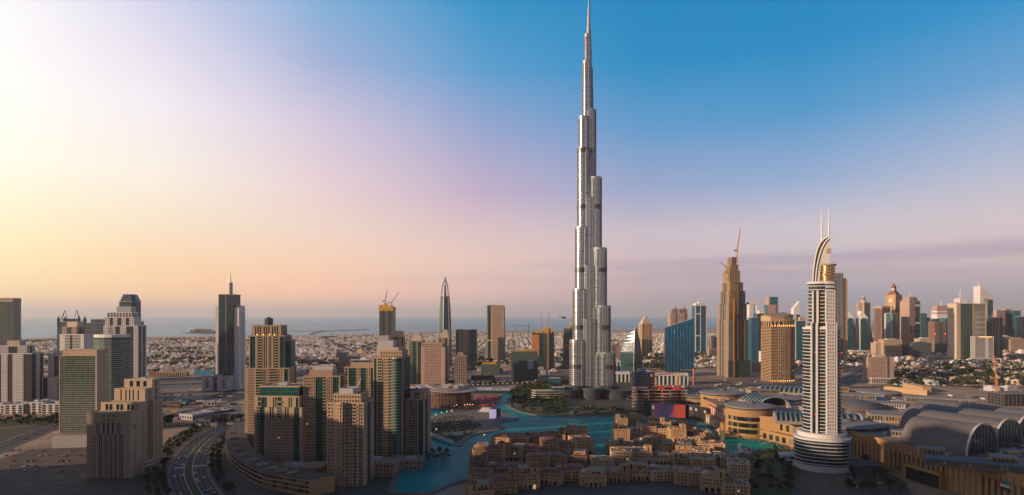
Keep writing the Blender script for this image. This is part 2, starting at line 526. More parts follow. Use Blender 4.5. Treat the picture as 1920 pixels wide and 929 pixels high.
# ---------------------------------------------------------------- buildings
class Bld:
    """one building: an Empty at its base; walls, glazing, balconies, roofs ... gathered as its parts"""
    def __init__(s, name, label, cat, x, y, rz=0.0, z=0.0, group=None):
        s.t = thing(name, label, cat, (x, y, z), rz, group)
        s.rz = R_(rz)
        s.parts = {}
        s.wins = []
        s.pane = 'pane'
        s.nb = 0
    def mb(s, part, m, smooth=False, k=None):
        return s.parts.setdefault((part, m if isinstance(m, str) else tuple(m), smooth, k), MB())
    def face(s, p0, p1, z0, z1, pat, wall, fl, bay, T, frame, balc, win):
        L = math.dist(p0, p1)
        u = ((p1[0] - p0[0]) / L, (p1[1] - p0[1]) / L)
        n = (u[1], -u[0])
        wn_ = n[0] * math.sin(s.rz) + n[1] * math.cos(s.rz)          # world y of the normal
        it = []
        i = 0
        while i < len(pat):
            c = pat[i]; i += 1
            k = ''
            while i < len(pat) and (pat[i].isdigit() or pat[i] == '.'): k += pat[i]; i += 1
            it.append((c, float(k or 1)))
        tot = sum(k for _, k in it)
        nf = max(1, round((z1 - z0) / fl)); fh = (z1 - z0) / nf
        a = 0.0
        w_ = s.mb('wall', wall)
        for c, k in it:
            b = a + L * k / tot
            wdt = b - a
            if c == 'S':
                w_.obox(p0, u, n, a, b, -.1, T, z0, z1)
            elif c in 'WQ':
                nb = max(1, round(wdt / bay)); bw = wdt / nb
                pw = bw * (.46 if c == 'W' else .22)
                sh = fh * (.48 if c == 'W' else .22)
                for j in range(nb + 1):
                    x = a + j * bw
                    w_.obox(p0, u, n, max(a, x - pw / 2), min(b, x + pw / 2), -.1, T + .06, z0, z1)
                for q in range(nf + 1):
                    zz = z0 + q * fh
                    w_.obox(p0, u, n, a, b, -.1, T, max(z0, zz - sh / 2), min(z1, zz + sh / 2))
                if win:
                    for q in range(nf):
                        for j in range(nb):
                            x = a + (j + .5) * bw
                            s.wins.append((-wn_, p0[0] + u[0] * x + n[0] * .08, p0[1] + u[1] * x + n[1] * .08, z0 + (q + .5) * fh, bw - pw, fh - sh, math.atan2(u[1], u[0])))
            elif c == 'B':
                bm = s.mb('balcony', balc, k=(s.nb, round(p0[0] + 3 * p0[1]), round(a * 7)))
                pr = 1.5
                for q in range(nf):
                    zz = z0 + q * fh
                    bm.obox(p0, u, n, a + .1, b - .1, -.1, pr, zz, zz + .3)
                    bm.obox(p0, u, n, a + .1, b - .1, pr - .16, pr + .05, zz - .1, zz + 1.15)
                w_.obox(p0, u, n, a, a + .35, -.1, T, z0, z1)
                w_.obox(p0, u, n, b - .35, b, -.1, T, z0, z1)
            elif c == 'L':
                for q in range(nf + 1):
                    zz = z0 + q * fh
                    w_.obox(p0, u, n, a, b, -.1, T, max(z0, zz - fh * .22), min(z1, zz + fh * .22))
            elif c == 'V':
                nb = max(1, round(wdt / bay)); bw = wdt / nb
                for j in range(nb + 1):
                    x = a + j * bw
                    w_.obox(p0, u, n, max(a, x - bw * .2), min(b, x + bw * .2), -.1, T, z0, z1)
            elif c == 'O':
                for q in range(nf + 1):
                    zz = z0 + q * fh
                    w_.obox(p0, u, n, a, b, -2.0, T, zz - .3, min(z1, zz + .3))
                nb = max(1, round(wdt / 8))
                for j in range(nb + 1):
                    x = a + j * wdt / nb
                    w_.obox(p0, u, n, max(a, x - .5), min(b, x + .5), -.9, T - .3, z0, z1)
            else:                                             # G: curtain glass with mullions and slab lines
                fm = s.mb('mullion_grid', frame)
                nb = max(1, round(wdt / max(2.4, bay * .8)))
                for j in range(nb + 1):
                    x = a + j * wdt / nb
                    fm.obox(p0, u, n, max(a, x - .09), min(b, x + .09), -.05, .16, z0, z1)
                for q in range(nf + 1):
                    zz = z0 + q * fh
                    fm.obox(p0, u, n, a, b, -.05, .10, max(z0, zz - .28), min(z1, zz + .28))
            a = b
        if it[0][0] not in 'GO' or it[-1][0] not in 'GO':
            w_.obox(p1, u, n, -T - .03 if it[-1][0] not in 'GO' else -.03, T + .03, -T - .03, T + .03, z0, z1)
    def block(s, pl, z0, z1, pats, wall='tan', glass='glass_dark', fl=3.6, bay=3.6, T=.55, roof='roof_grey', parapet=1.3, frame='frame_teal', balc=None, win=False, plant=1, cap=True):
        if isinstance(pats, str): pats = [pats]
        s.nb += 1
        s.mb('glazing', glass, k=s.nb).prism(pl, z0, z1)
        n = len(pl)
        for i in range(n):
            s.face(pl[i], pl[(i + 1) % n], z0, z1, pats[i % len(pats)], wall, fl, bay, T, frame, balc or wall, win)
        if cap:
            o = inset(pl, -T - .12)
            s.mb('roof', roof, k=s.nb).prism(inset(pl, -.2), z1 + .02, z1 + .45)
            for i in range(n):
                a, b = o[i], o[(i + 1) % n]
                L = math.dist(a, b)
                if L < .8: continue
                u = ((b[0] - a[0]) / L, (b[1] - a[1]) / L)
                s.mb('parapet', wall, k=s.nb).obox(a, u, (u[1], -u[0]), 0.0, L - (.5 if L > 2 else 0), -.5, 0, z1 - .4, z1 + parapet)
            if plant:
                xs = [p[0] for p in pl]; ys = [p[1] for p in pl]
                w, d = max(xs) - min(xs), max(ys) - min(ys)
                cx, c2 = (max(xs) + min(xs)) / 2, (max(ys) + min(ys)) / 2
                rr = random.Random(int(w * 77 + z1 * 13))
                pm = s.mb('rooftop_plant', 'grey_panel', k=s.nb)
                for _ in range(plant):
                    bw, bd = w * rr.uniform(.14, .3), d * rr.uniform(.14, .3)
                    x, y = cx + rr.uniform(-.2, .2) * w, c2 + rr.uniform(-.2, .2) * d
                    pm.box(x - bw / 2, x + bw / 2, y - bd / 2, y + bd / 2, z1 + .3, z1 + rr.uniform(2.2, 4.5))
                for _ in range(5):
                    x, y = cx + rr.uniform(-.32, .32) * w, c2 + rr.uniform(-.32, .32) * d
                    pm.box(x - .9, x + .9, y - .7, y + .7, z1 + .3, z1 + rr.uniform(1.2, 2.0))
    def done(s, limit=100):
        for (part, m, sm, _), mb in s.parts.items():
            o = mb.build(part, m, s.t, smooth=sm)
            if o is not None: KIDS.setdefault(s.t.name, []).append(o)
        if s.wins:
            s.wins.sort(key=lambda w: (-(w[0] > .3), -w[3]))
            meshes = {}
            for (_, x, y, z, w, h, a) in s.wins[:limit]:
                k = (round(w, 2), round(h, 2))
                if k not in meshes:
                    mb = MB(); mb.box(-w / 2, w / 2, -.05, .05, -h / 2, h / 2)
                    mb2 = None
                    o = mb.build('window', s.pane, s.t, (x, y, z))
                    meshes[k] = o.data
                else:
                    o = bpy.data.objects.new('window', meshes[k])
                    o.location = (x, y, z); o.parent = s.t; COL.objects.link(o)
                o.rotation_euler = (0, 0, a)
            rest = s.wins[limit:]
            if rest:
                mb = MB()
                for (_, x, y, z, w, h, a) in rest:
                    u = (math.cos(a), math.sin(a))
                    mb.obox((x, y), u, (u[1], -u[0]), -w / 2, w / 2, -.05, .05, z - h / 2, z + h / 2)
                o = mb.build('window', s.pane, s.t)
                o['kind'] = 'stuff'
        return s.t
def at(pl_, pr_, d, dep, extra=0.0):
    """centre and width of a front standing at depth d between two columns of the plan"""
    x0, x1 = X(pl_, d), X(pr_, d)
    return (x0 + x1) / 2, d + dep / 2, x1 - x0

# ================================================================ GROUND, SEA, ROADS
mb = MB(); mb.poly([(-70000, -3000, -2.2), (70000, -3000, -2.2), (70000, 75000, -2.2), (-70000, 75000, -2.2)])
structure('sea', mb, 'sea')
coast = [G(*p) for p in [(-2600, 668), (-900, 650), (-300, 643), (0, 639), (40, 636), (90, 634), (180, 634), (262, 632.5), (350, 632), (440, 630), (520, 629), (575, 629.5), (640, 630.5), (700, 629.5), (745, 626), (800, 624.5), (900, 623.5),
         (1000, 622), (1080, 621), (1150, 620), (1240, 617.5), (1330, 615), (1440, 611), (1600, 608), (1800, 605), (2200, 602), (3300, 600)]]
land = [(coast[0][0] - 4000, -2500), (26000, -2500), (coast[-1][0] + 2000, coast[-1][1])] + coast[::-1]
mb = MB(); mb.prism(land if area(land) > 0 else land[::-1], -6, 0)
structure('ground', mb, 'sand')
# pale beach strips and spits out in the sea
def strip(name, pxs, w, m, z):
    pts = smooth_line([G(*p) for p in pxs], 5)
    mb = MB(); L, R2 = [], []
    for i, p in enumerate(pts):
        a, b = Vector(pts[max(i - 1, 0)]), Vector(pts[min(i + 1, len(pts) - 1)])
        t = (b - a).normalized(); n = Vector((-t.y, t.x))
        ww = w if isinstance(w, (int, float)) else w[0] + (w[1] - w[0]) * i / (len(pts) - 1)
        L.append(Vector(p) + n * ww / 2); R2.append(Vector(p) - n * ww / 2)
    for i in range(len(pts) - 1):
        mb.grid([[(*L[i], z), (*R2[i], z), (*R2[i], z - 3), (*L[i], z - 3)], [(*L[i + 1], z), (*R2[i + 1], z), (*R2[i + 1], z - 3), (*L[i + 1], z - 3)]])
    return structure(name, mb, m)
strip('beach', [(-200, 641.2), (0, 638.2), (60, 635), (110, 633.6), (262, 632), (350, 631.4), (440, 629.4), (540, 628.2)], 160, 'beach', .9)
strip('sand_spit', [(470, 622.5), (520, 622), (575, 620.5), (640, 619.6), (668, 618.8), (685, 618.2)], (420, 160), 'beach', .8)
strip('breakwater', [(583, 628.2), (592, 624), (610, 621.6), (650, 620.2), (688, 618.2)], 40, 'rock', 4.0)
strip('beach', [(745, 625.2), (800, 623.6), (900, 622.6), (1000, 621), (1080, 620), (1150, 619), (1240, 616.6)], 190, 'beach', .9)
strip('sand_spit', [(745, 619.8), (840, 619.4), (930, 618.8), (985, 617.6), (1075, 617)], (90, 260), 'beach', .8)
strip('sand_spit', [(1140, 616.4), (1200, 615.8), (1245, 613.2), (1340, 612)], 300, 'beach', .8)
strip('small_island', [(352, 624.4), (372, 625.2), (395, 625.6), (420, 625.2)], (120, 330), 'rock', 3.0)

# sheets of ground cover
sheet('residential_ground', [(-900, 700), (-60, 699), (420, 696), (560, 692), (760, 690), (1000, 688), (1200, 682), (1400, 676), (1500, 664), (1560, 640), (1500, 616), (1240, 618.6), (1080, 621.8), (900, 624.4), (740, 627), (560, 630.6), (350, 633), (260, 633.6), (60, 635.6), (-300, 644), (-900, 651.5)], .08, 'quarter_sand')
sheet('sandy_lot', [(255, 742), (410, 722), (412, 745), (340, 766), (250, 780)], .10, 'sand')
sheet('sandy_lot', [(-60, 880), (60, 842), (165, 838), (300, 832), (300, 935), (-60, 935)], .12, 'sand_shaded')
sheet('lawn', [(-60, 812), (40, 800), (112, 792), (112, 803), (50, 818), (-60, 850)], .14, 'grass_dry')
sheet('planted_ground', [(-80, 798), (30, 786), (112, 780), (112, 791), (40, 799), (-80, 812)], .13, 'grass')
sheet('parking_lot', [(255, 716), (400, 713), (400, 728), (255, 740)], .12, 'paving')
sheet('parking_lot', [(255, 744), (300, 741), (330, 744), (322, 752), (258, 764)], .16, 'paving_dark')
sheet('parking_lot', [(270, 796), (330, 780), (400, 768), (450, 760), (452, 775), (400, 784), (340, 800), (275, 815)], .14, 'paving')
sheet('planted_ground', [(262, 905), (282, 858), (300, 838), (335, 815), (380, 797), (440, 783), (440, 793), (392, 808), (350, 830), (322, 862), (318, 935), (262, 935)], .15, 'sand_shaded')
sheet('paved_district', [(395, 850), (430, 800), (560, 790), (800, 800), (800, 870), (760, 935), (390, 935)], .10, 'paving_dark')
sheet('paved_district', [(610, 735), (940, 722), (960, 727), (948, 745), (915, 768), (835, 768), (780, 770), (780, 800), (600, 800)], .09, 'paving')
sheet('building_site', [(1180, 735), (1340, 712), (1450, 705), (1470, 728), (1330, 750), (1290, 784), (1180, 780)], .11, 'paving')
sheet('building_site', [(1345, 735), (1500, 715), (1500, 722), (1350, 745)], .16, 'sand')
sheet('sandy_lot', [(1590, 735), (1700, 726), (1990, 735), (2100, 800), (1950, 800), (1700, 755)], .12, 'sand')
sheet('park_ground', [(950, 756), (958, 740), (975, 728), (1070, 716), (1180, 716), (1200, 745), (1205, 775), (1150, 781), (1060, 783), (1010, 780), (972, 773), (955, 765)], .20, 'grass')
sheet('paved_plaza', [(1070, 738), (1160, 735), (1200, 752), (1190, 761), (1090, 764), (1065, 755)], .30, 'paving_dark')
sheet('lawn', [(1085, 764), (1165, 763), (1195, 768), (1160, 776), (1085, 780)], .34, 'grass_dry')
for q in ([(1090, 768), (1130, 766), (1172, 771)], [(1086, 774), (1130, 772), (1180, 774)], [(1078, 780), (1070, 775), (1078, 768), (1082, 763)]):
    strip('footpath', q, 5, 'paving', .5)

sheet('garden_ground', [(1478, 880), (1500, 862), (1600, 850), (1640, 872), (1700, 905), (1720, 960), (1478, 960)], .14, 'sand_shaded')  # sheet added to darken the ground round the hotel, shade put into its colour
sheet('paved_forecourt', [(1590, 905), (1620, 884), (1680, 905), (1700, 940), (1600, 940)], .20, 'paving_dark')
# ---- roads
def road(pxs, w, lanes, z=.25, median=0.0, kerb=True, name='road', wpts=None, edge='paint_white'):
    pts = smooth_line(wpts or [G(*p) for p in pxs], 6)
    def off(o):
        out = []
        for i, p in enumerate(pts):
            a, b = Vector(pts[max(i - 1, 0)]), Vector(pts[min(i + 1, len(pts) - 1)])
            t = (b - a).normalized()
            out.append((p[0] - t.y * o, p[1] + t.x * o))
        return out
    mb = MB()
    def band(o0, o1, z0, m, solid=0.0):
        mb.mi = m
        a, b = off(o0), off(o1)
        for i in range(len(pts) - 1):
            if solid:
                mb.grid([[(*b[i], z0), (*a[i], z0), (*a[i], z0 - solid), (*b[i], z0 - solid)], [(*b[i + 1], z0), (*a[i + 1], z0), (*a[i + 1], z0 - solid), (*b[i + 1], z0 - solid)]])
            else:
                mb.poly([(*b[i], z0), (*b[i + 1], z0), (*a[i + 1], z0), (*a[i], z0)])
    band(-w / 2, w / 2, z, 0)
    if kerb:
        band(-w / 2 - 3, -w / 2, z + .15, 2, .3); band(w / 2, w / 2 + 3, z + .15, 2, .3)
    if median:
        band(-median / 2, median / 2, z + .2, 3, .3)
        band(-median / 2 - 1.1, -median / 2, z + .3, 4, .4); band(median / 2, median / 2 + 1.1, z + .3, 4, .4)
    mb.mi = 1
    half = (w - median) / 2
    for sd in (-1, 1):
        for k in range(1, lanes):
            o = sd * (median / 2 + half * k / lanes)
            a, b = off(o - .15), off(o + .15)
            for i in range(len(pts) - 1):
                L = math.dist(a[i], a[i + 1]); n = max(1, int(L / 14))
                for q in range(n):
                    f0, f1 = q / n, (q + .45) / n
                    I = lambda p0, p1, f: (p0[0] + (p1[0] - p0[0]) * f, p0[1] + (p1[1] - p0[1]) * f, z + .06)
                    mb.poly([I(b[i], b[i + 1], f0), I(b[i], b[i + 1], f1), I(a[i], a[i + 1], f1), I(a[i], a[i + 1], f0)])
    structure(name, mb, ['asphalt', edge, 'paving', 'grass', 'concrete'])
    return pts, off
ROADS = {}
ROADS['boulevard'] = road([(520, 782), (470, 789), (440, 796), (404, 813), (374, 837), (358, 861), (353, 885), (360, 910), (378, 940)], 34, 3, median=7)
ROADS['highway'] = road([(-300, 728), (-60, 722), (150, 717), (300, 712), (420, 708), (560, 704), (700, 700), (850, 696), (1000, 692), (1130, 690)], 46, 5, z=.3, median=4)
ROADS['service'] = road([(250, 730), (330, 727), (400, 723), (460, 718)], 16, 2)
ROADS['motorway'] = road([(1500, 775), (1540, 742), (1575, 722), (1612, 702), (1648, 684), (1690, 671), (1730, 664)], 44, 4, z=.3, median=3)
ROADS['lower_left'] = road([(-140, 884), (-40, 856), (30, 828), (90, 806), (150, 790), (260, 768), (330, 758), (420, 740), (440, 728)], 26, 3)
ROADS['bypass'] = road([(250, 792), (300, 783), (350, 772), (400, 760), (450, 748)], 12, 2)
ROADS['ring'] = road([(1290, 716), (1380, 720), (1480, 726), (1560, 728), (1650, 726), (1760, 724), (1960, 728)], 22, 2)
ROADS['villa_street'] = road([(1832, 728), (1836, 712), (1842, 696), (1850, 684)], 16, 1)
ROADS['inland'] = road([(658, 660), (640, 650), (622, 640), (608, 634)], 40, 3)
# zebra crossing on the boulevard
mb = MB()
c0, c1 = G(327, 879), G(386, 873)
for i in range(16):
    f = i / 16
    x, y = c0[0] + (c1[0] - c0[0]) * f, c0[1] + (c1[1] - c0[1]) * f
    mb.poly([(x, y - 3, .36), (x + 1.2, y - 3, .36), (x + 1.2, y + 3, .36), (x, y + 3, .36)])
structure('road_markings', mb, 'paint_white')

# ---- the lagoon and its banks
LAG = [G(*p) for p in [(760, 771), (800, 768.5), (836, 768), (850, 776), (905, 775), (922, 763), (944, 741), (956, 735), (962, 740), (950, 752), (952, 764), (974, 774), (1010, 781), (1060, 784), (1150, 782), (1215, 781),
       (1270, 784), (1300, 786), (1330, 796), (1350, 808), (1378, 818), (1432, 824), (1470, 834), (1450, 850), (1400, 860), (1300, 870), (1150, 870), (1000, 880), (900, 892), (850, 905), (800, 925), (740, 925), (752, 880), (757, 830)]]
mb = MB(); mb.poly([(x, y, .38) for x, y in (LAG if area(LAG) > 0 else LAG[::-1])])
structure('lagoon_water', mb, 'lagoon')
# promenade edge all round the lagoon
def edge_strip(pts, w, z, name='promenade', m='paving'):
    mb = MB()
    n = len(pts)
    ccw = area(pts) > 0
    P = pts if ccw else pts[::-1]
    O = []
    for i in range(n):
        a, b = Vector(P[i - 1]), Vector(P[(i + 1) % n])
        t = (b - a).normalized()
        O.append((P[i][0] + t.y * w, P[i][1] - t.x * w))
    for i in range(n):
        j = (i + 1) % n
        mb.grid([[(*P[i], z), (*O[i], z), (*O[i], z - 1), (*P[i], z - 1)], [(*P[j], z), (*O[j], z), (*O[j], z - 1), (*P[j], z - 1)]])
    structure(name, mb, m)
edge_strip(LAG, 7, 1.1)
ISL = smooth_loop([G(*p) for p in [(794, 818), (792, 792), (806, 783), (838, 777), (880, 772), (920, 768), (950, 777), (973, 784), (962, 789), (938, 796), (946, 805), (925, 810), (895, 816), (873, 828), (862, 839), (846, 834), (815, 825)]], 4)
mb = MB(); mb.prism(ISL if area(ISL) > 0 else ISL[::-1], -.5, 1.3)
structure('promenade_island', mb, 'paving')
LAWN = smooth_loop([G(*p, 1.45) for p in [(801, 812), (800, 797), (812, 787), (842, 780), (876, 779), (888, 784), (884, 790), (902, 797), (888, 804), (893, 810), (872, 818), (858, 829), (840, 829), (818, 820)]], 4)
mb = MB(); mb.poly([(x, y, 1.45) for x, y in (LAWN if area(LAWN) > 0 else LAWN[::-1])])
structure('lawn', mb, 'grass')
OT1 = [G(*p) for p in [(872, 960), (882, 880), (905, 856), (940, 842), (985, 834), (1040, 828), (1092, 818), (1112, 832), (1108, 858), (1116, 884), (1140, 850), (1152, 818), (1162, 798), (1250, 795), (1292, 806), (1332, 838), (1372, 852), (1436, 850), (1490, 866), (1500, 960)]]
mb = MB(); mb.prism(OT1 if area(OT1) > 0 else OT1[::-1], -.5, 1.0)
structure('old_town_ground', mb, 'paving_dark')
sheet('swimming_pool', [(1390, 846), (1398, 840), (1408, 840), (1412, 848), (1402, 852)], 1.3, 'pool_blue', loop=True)
sheet('garden_ground', [(1385, 866), (1420, 846), (1480, 842), (1495, 880), (1480, 935), (1385, 935)], 1.25, 'grass')
sheet('swimming_pool', [(968, 736), (976, 731), (984, 730), (986, 733), (976, 737)], .5, 'lagoon', loop=True)
# dark fountain ring lying in the lake
mb = MB()
for q in range(2):
    c = G((1010, 1090)[q], (796, 792)[q])
    ro, ri = ((46, 42), (24, 21))[q]
    a, b = circ(ro, 36, c[0], c[1], ro * .55), circ(ri, 36, c[0], c[1], ri * .5)
    mb.grid([[(x, y, .2) for x, y in a], [(x, y, .52) for x, y in a], [(x, y, .52) for x, y in b], [(x, y, .2) for x, y in b]], False, False)
o = mb.build('fountain_ring', 'slate'); tag(o, 'dark rings of fountain jets lying just above the turquoise lake', 'fountain')

# ================================================================ THE TALLEST TOWER
def khalifa():
    d = 1290.0
    cx, cyy = X(1104, d), d
    t = thing('skyscraper', 'tallest tower of the city, a stepped silver skyscraper with a needle spire behind the lake', 'skyscraper', (cx, cyy, 0))
    A = {'left': R_(205), 'right': R_(-27), 'rear': R_(90)}
    zt = lambda py: Z(py, d)
    k = d / F
    tiers = {'left': [(36, 637), (30, 543), (25.5, 428), (21.5, 281), (19.3, 222), (11.8, 117), (8.2, 66)],
             'right': [(45.5, 660), (37.5, 574), (31, 467), (22.3, 335), (12.6, 208), (7.0, 130)],
             'rear': [(40, 690), (34, 600), (29, 500), (24, 380), (19, 275), (13, 165), (8, 95)]}
    for wname, tl in tiers.items():
        a = A[wname]
        proj = abs(math.cos(a)) if wname != 'rear' else 1.0
        wing = bpy.data.objects.new('wing', None); COL.objects.link(wing); wing.parent = t
        zprev = 0.0
        for i, (hw, py) in enumerate(tl):
            r = hw * k / proj
            w = min(33 - i * 3.0, r * 1.35)
            z1 = zt(py)
            pl = stadium(r - 1.0, w - 2.0, a, 10)
            mb, ln = MB(), MB()
            mb.prism(pl, max(0, zprev - 4), z1)
            # steel floor lines
            nf = int((z1 - zprev) / 3.7)
            pl2 = stadium(r - .55, w - 1.1, a, 10)
            for q in range(nf):
                zz = zprev + (q + .5) * (z1 - zprev) / nf
                ln.grid([[(x, y, zz - .6) for x, y in pl2], [(x, y, zz + .6) for x, y in pl2]])
            ln.prism(stadium(r - .2, w - .4, a, 10), z1 - 5, z1 + .8)
            # nose tube and side bays
            o = mb.build('tier', 'steel_glass', wing); ln.build('floor_line', 'steel_line', wing)
            fm = MB()
            pl3 = stadium(r, w, a, 10)
            for j in range(1, len(pl3) - 1):
                p = pl3[j]; b = pl3[j + 1] if j < len(pl3) - 2 else pl3[j - 1]
                L = max(.1, math.dist(p, b)); u = ((b[0] - p[0]) / L, (b[1] - p[1]) / L)
                fm.obox(p, u, (u[1], -u[0]), -.28, .28, -1.0, .15, max(0, zprev - 2), z1)
            ux, uy = math.cos(a), math.sin(a)
            for sgn in (-1, 1):
                for q in range(1, max(2, int(r / 5))):
                    s_ = q * (r - w / 2) / max(2, int(r / 5))
                    fm.tube([(ux * s_ - uy * sgn * w * .5, uy * s_ + ux * sgn * w * .5, max(0, zprev - 2)), (ux * s_ - uy * sgn * w * .5, uy * s_ + ux * sgn * w * .5, z1)], .45, 6)
            # half-round bays that give the bundled look
            nb = max(1, int((r - w * .3) / (w * .42)))
            for sgn in (-1, 1):
                for q2 in range(nb):
                    s_ = r - w * .62 - q2 * w * .42
                    if s_ < 1: break
                    br = w * .22; zt2 = z1 - 3 - 2 * q2
                    c = (ux * s_ - uy * sgn * w * .345, uy * s_ + ux * sgn * w * .345)
                    mb2, l2 = MB(), MB(); mb2.prism(circ(br, 14, *c), max(0, zprev - 4), zt2)
                    for q in range(nf):
                        zz = zprev + (q + .5) * (z1 - zprev) / nf
                        if zz < zt2 - 1: l2.prism(circ(br + .4, 14, *c), zz - .6, zz + .6)
                    mb2.build('bay', 'steel_glass', wing); l2.build('floor_line', 'steel_line', wing)
            fm.build('fin', 'steel', wing)
            zprev = z1 - .5
    mb = MB()
    CR = ((27, 0, 600), (23, 0, 500), (19.5, 0, 372), (13.5, 0, 300), (11.5, 0, 215), (8, 0, 135), (5.5, 0, 75))
    for r_, _, p_ in CR: mb.prism(circ(r_, 24), 0, zt(p_))
    cl_ = MB()
    for q in range(200):
        zz = 12 + q * 3.7
        ok = [r_ for r_, _, p_ in CR if zz < zt(p_)]
        if ok: cl_.prism(circ(max(ok) + .4, 24), zz, zz + 1.3)
    o = mb.build('core', 'steel_glass', t); cl_.build('floor_line', 'steel_line', o)
    for i_, (r_, _, p_) in enumerate(CR[:5]):
        fm = MB()
        for q in range(9):
            a_ = R_(200 + q * 17.5); fm.tube([(r_ * math.cos(a_), r_ * math.sin(a_), zt(CR[i_ - 1][2]) if i_ and 0 else 0), (r_ * math.cos(a_), r_ * math.sin(a_), zt(p_))], .7, 6)
        fm.build('fin', 'steel', t)
    # dark plant floors
    for py, lw, rw in ((285, 21.6, 22.0), (390, 21.6, 22.4), (508, 25.6, 31.2), (614, 30.2, 37.6), (686, 36.2, 45.7)):
        mb = MB()
        for nm, hw in (('left', lw), ('right', rw if py > 300 else 12), ('rear', 24 if py < 500 else 34)):
            a = A[nm]; proj = abs(math.cos(a)) if nm != 'rear' else 1.0
            r = hw * k / proj
            tl = tiers[nm]
            i = [n for n, (h, p) in enumerate(tl) if p < py]
            w = min(33 - (i[0] if i else 6) * 3.0, r * 1.35)
            z0 = zt(py)
            mb.prism(stadium(r + .35, w + .7, a, 10), z0 - 4.5, z0 + 4.5)
        mb.build('plant_floor', 'steel_band', t)
    sp = MB()
    pts = [(0, 5.0, zt(80)), (0, 4.2, zt(58)), (0, 3.0, zt(36)), (0, 1.7, zt(10)), (0, .5, zt(-8))]
    sp.grid([[(r * math.cos(2 * PI * j / 12), r * math.sin(2 * PI * j / 12), z) for j in range(12)] for _, r, z in pts])
    for py, r in ((58, 4.8), (36, 3.5), (22, 2.8)): sp.prism(circ(r, 12), zt(py), zt(py) + 5)
    sp.build('spire', 'steel', t)
    # glazed entrance pavilions at the foot
    for cx2, cy2, r, h in ((0, -50, 17, 21), (-52, -32, 26, 17), (54, -34, 30, 17), (-30, -20, 24, 24), (34, -22, 26, 25)):
        mb = MB(); mb.prism(circ(r, 28, cx2, cy2, r * .62), 0, h)
        for q in range(int(h / 4.5)): mb.prism(circ(r + .5, 28, cx2, cy2, r * .62 + .5), q * 4.5 + 3.6, q * 4.5 + 4.3)
        p = mb.build('pavilion', 'glass_grey', t)
        mb = MB(); mb.prism(circ(r + 3, 28, cx2, cy2, r * .62 + 3), h, h + 1.3); mb.build('canopy_roof', 'slate', p)
    for cx2, r, w in ((-86, 20, 34), (84, 22, 40)):
        mb = MB()
        for q in range(3): mb.prism(circ(w - q * 5, 24, cx2, -36, 15 - q * 3), q * 5, q * 5 + 3.2)
        mb.build('terrace', 'dark_concrete', t)
khalifa()

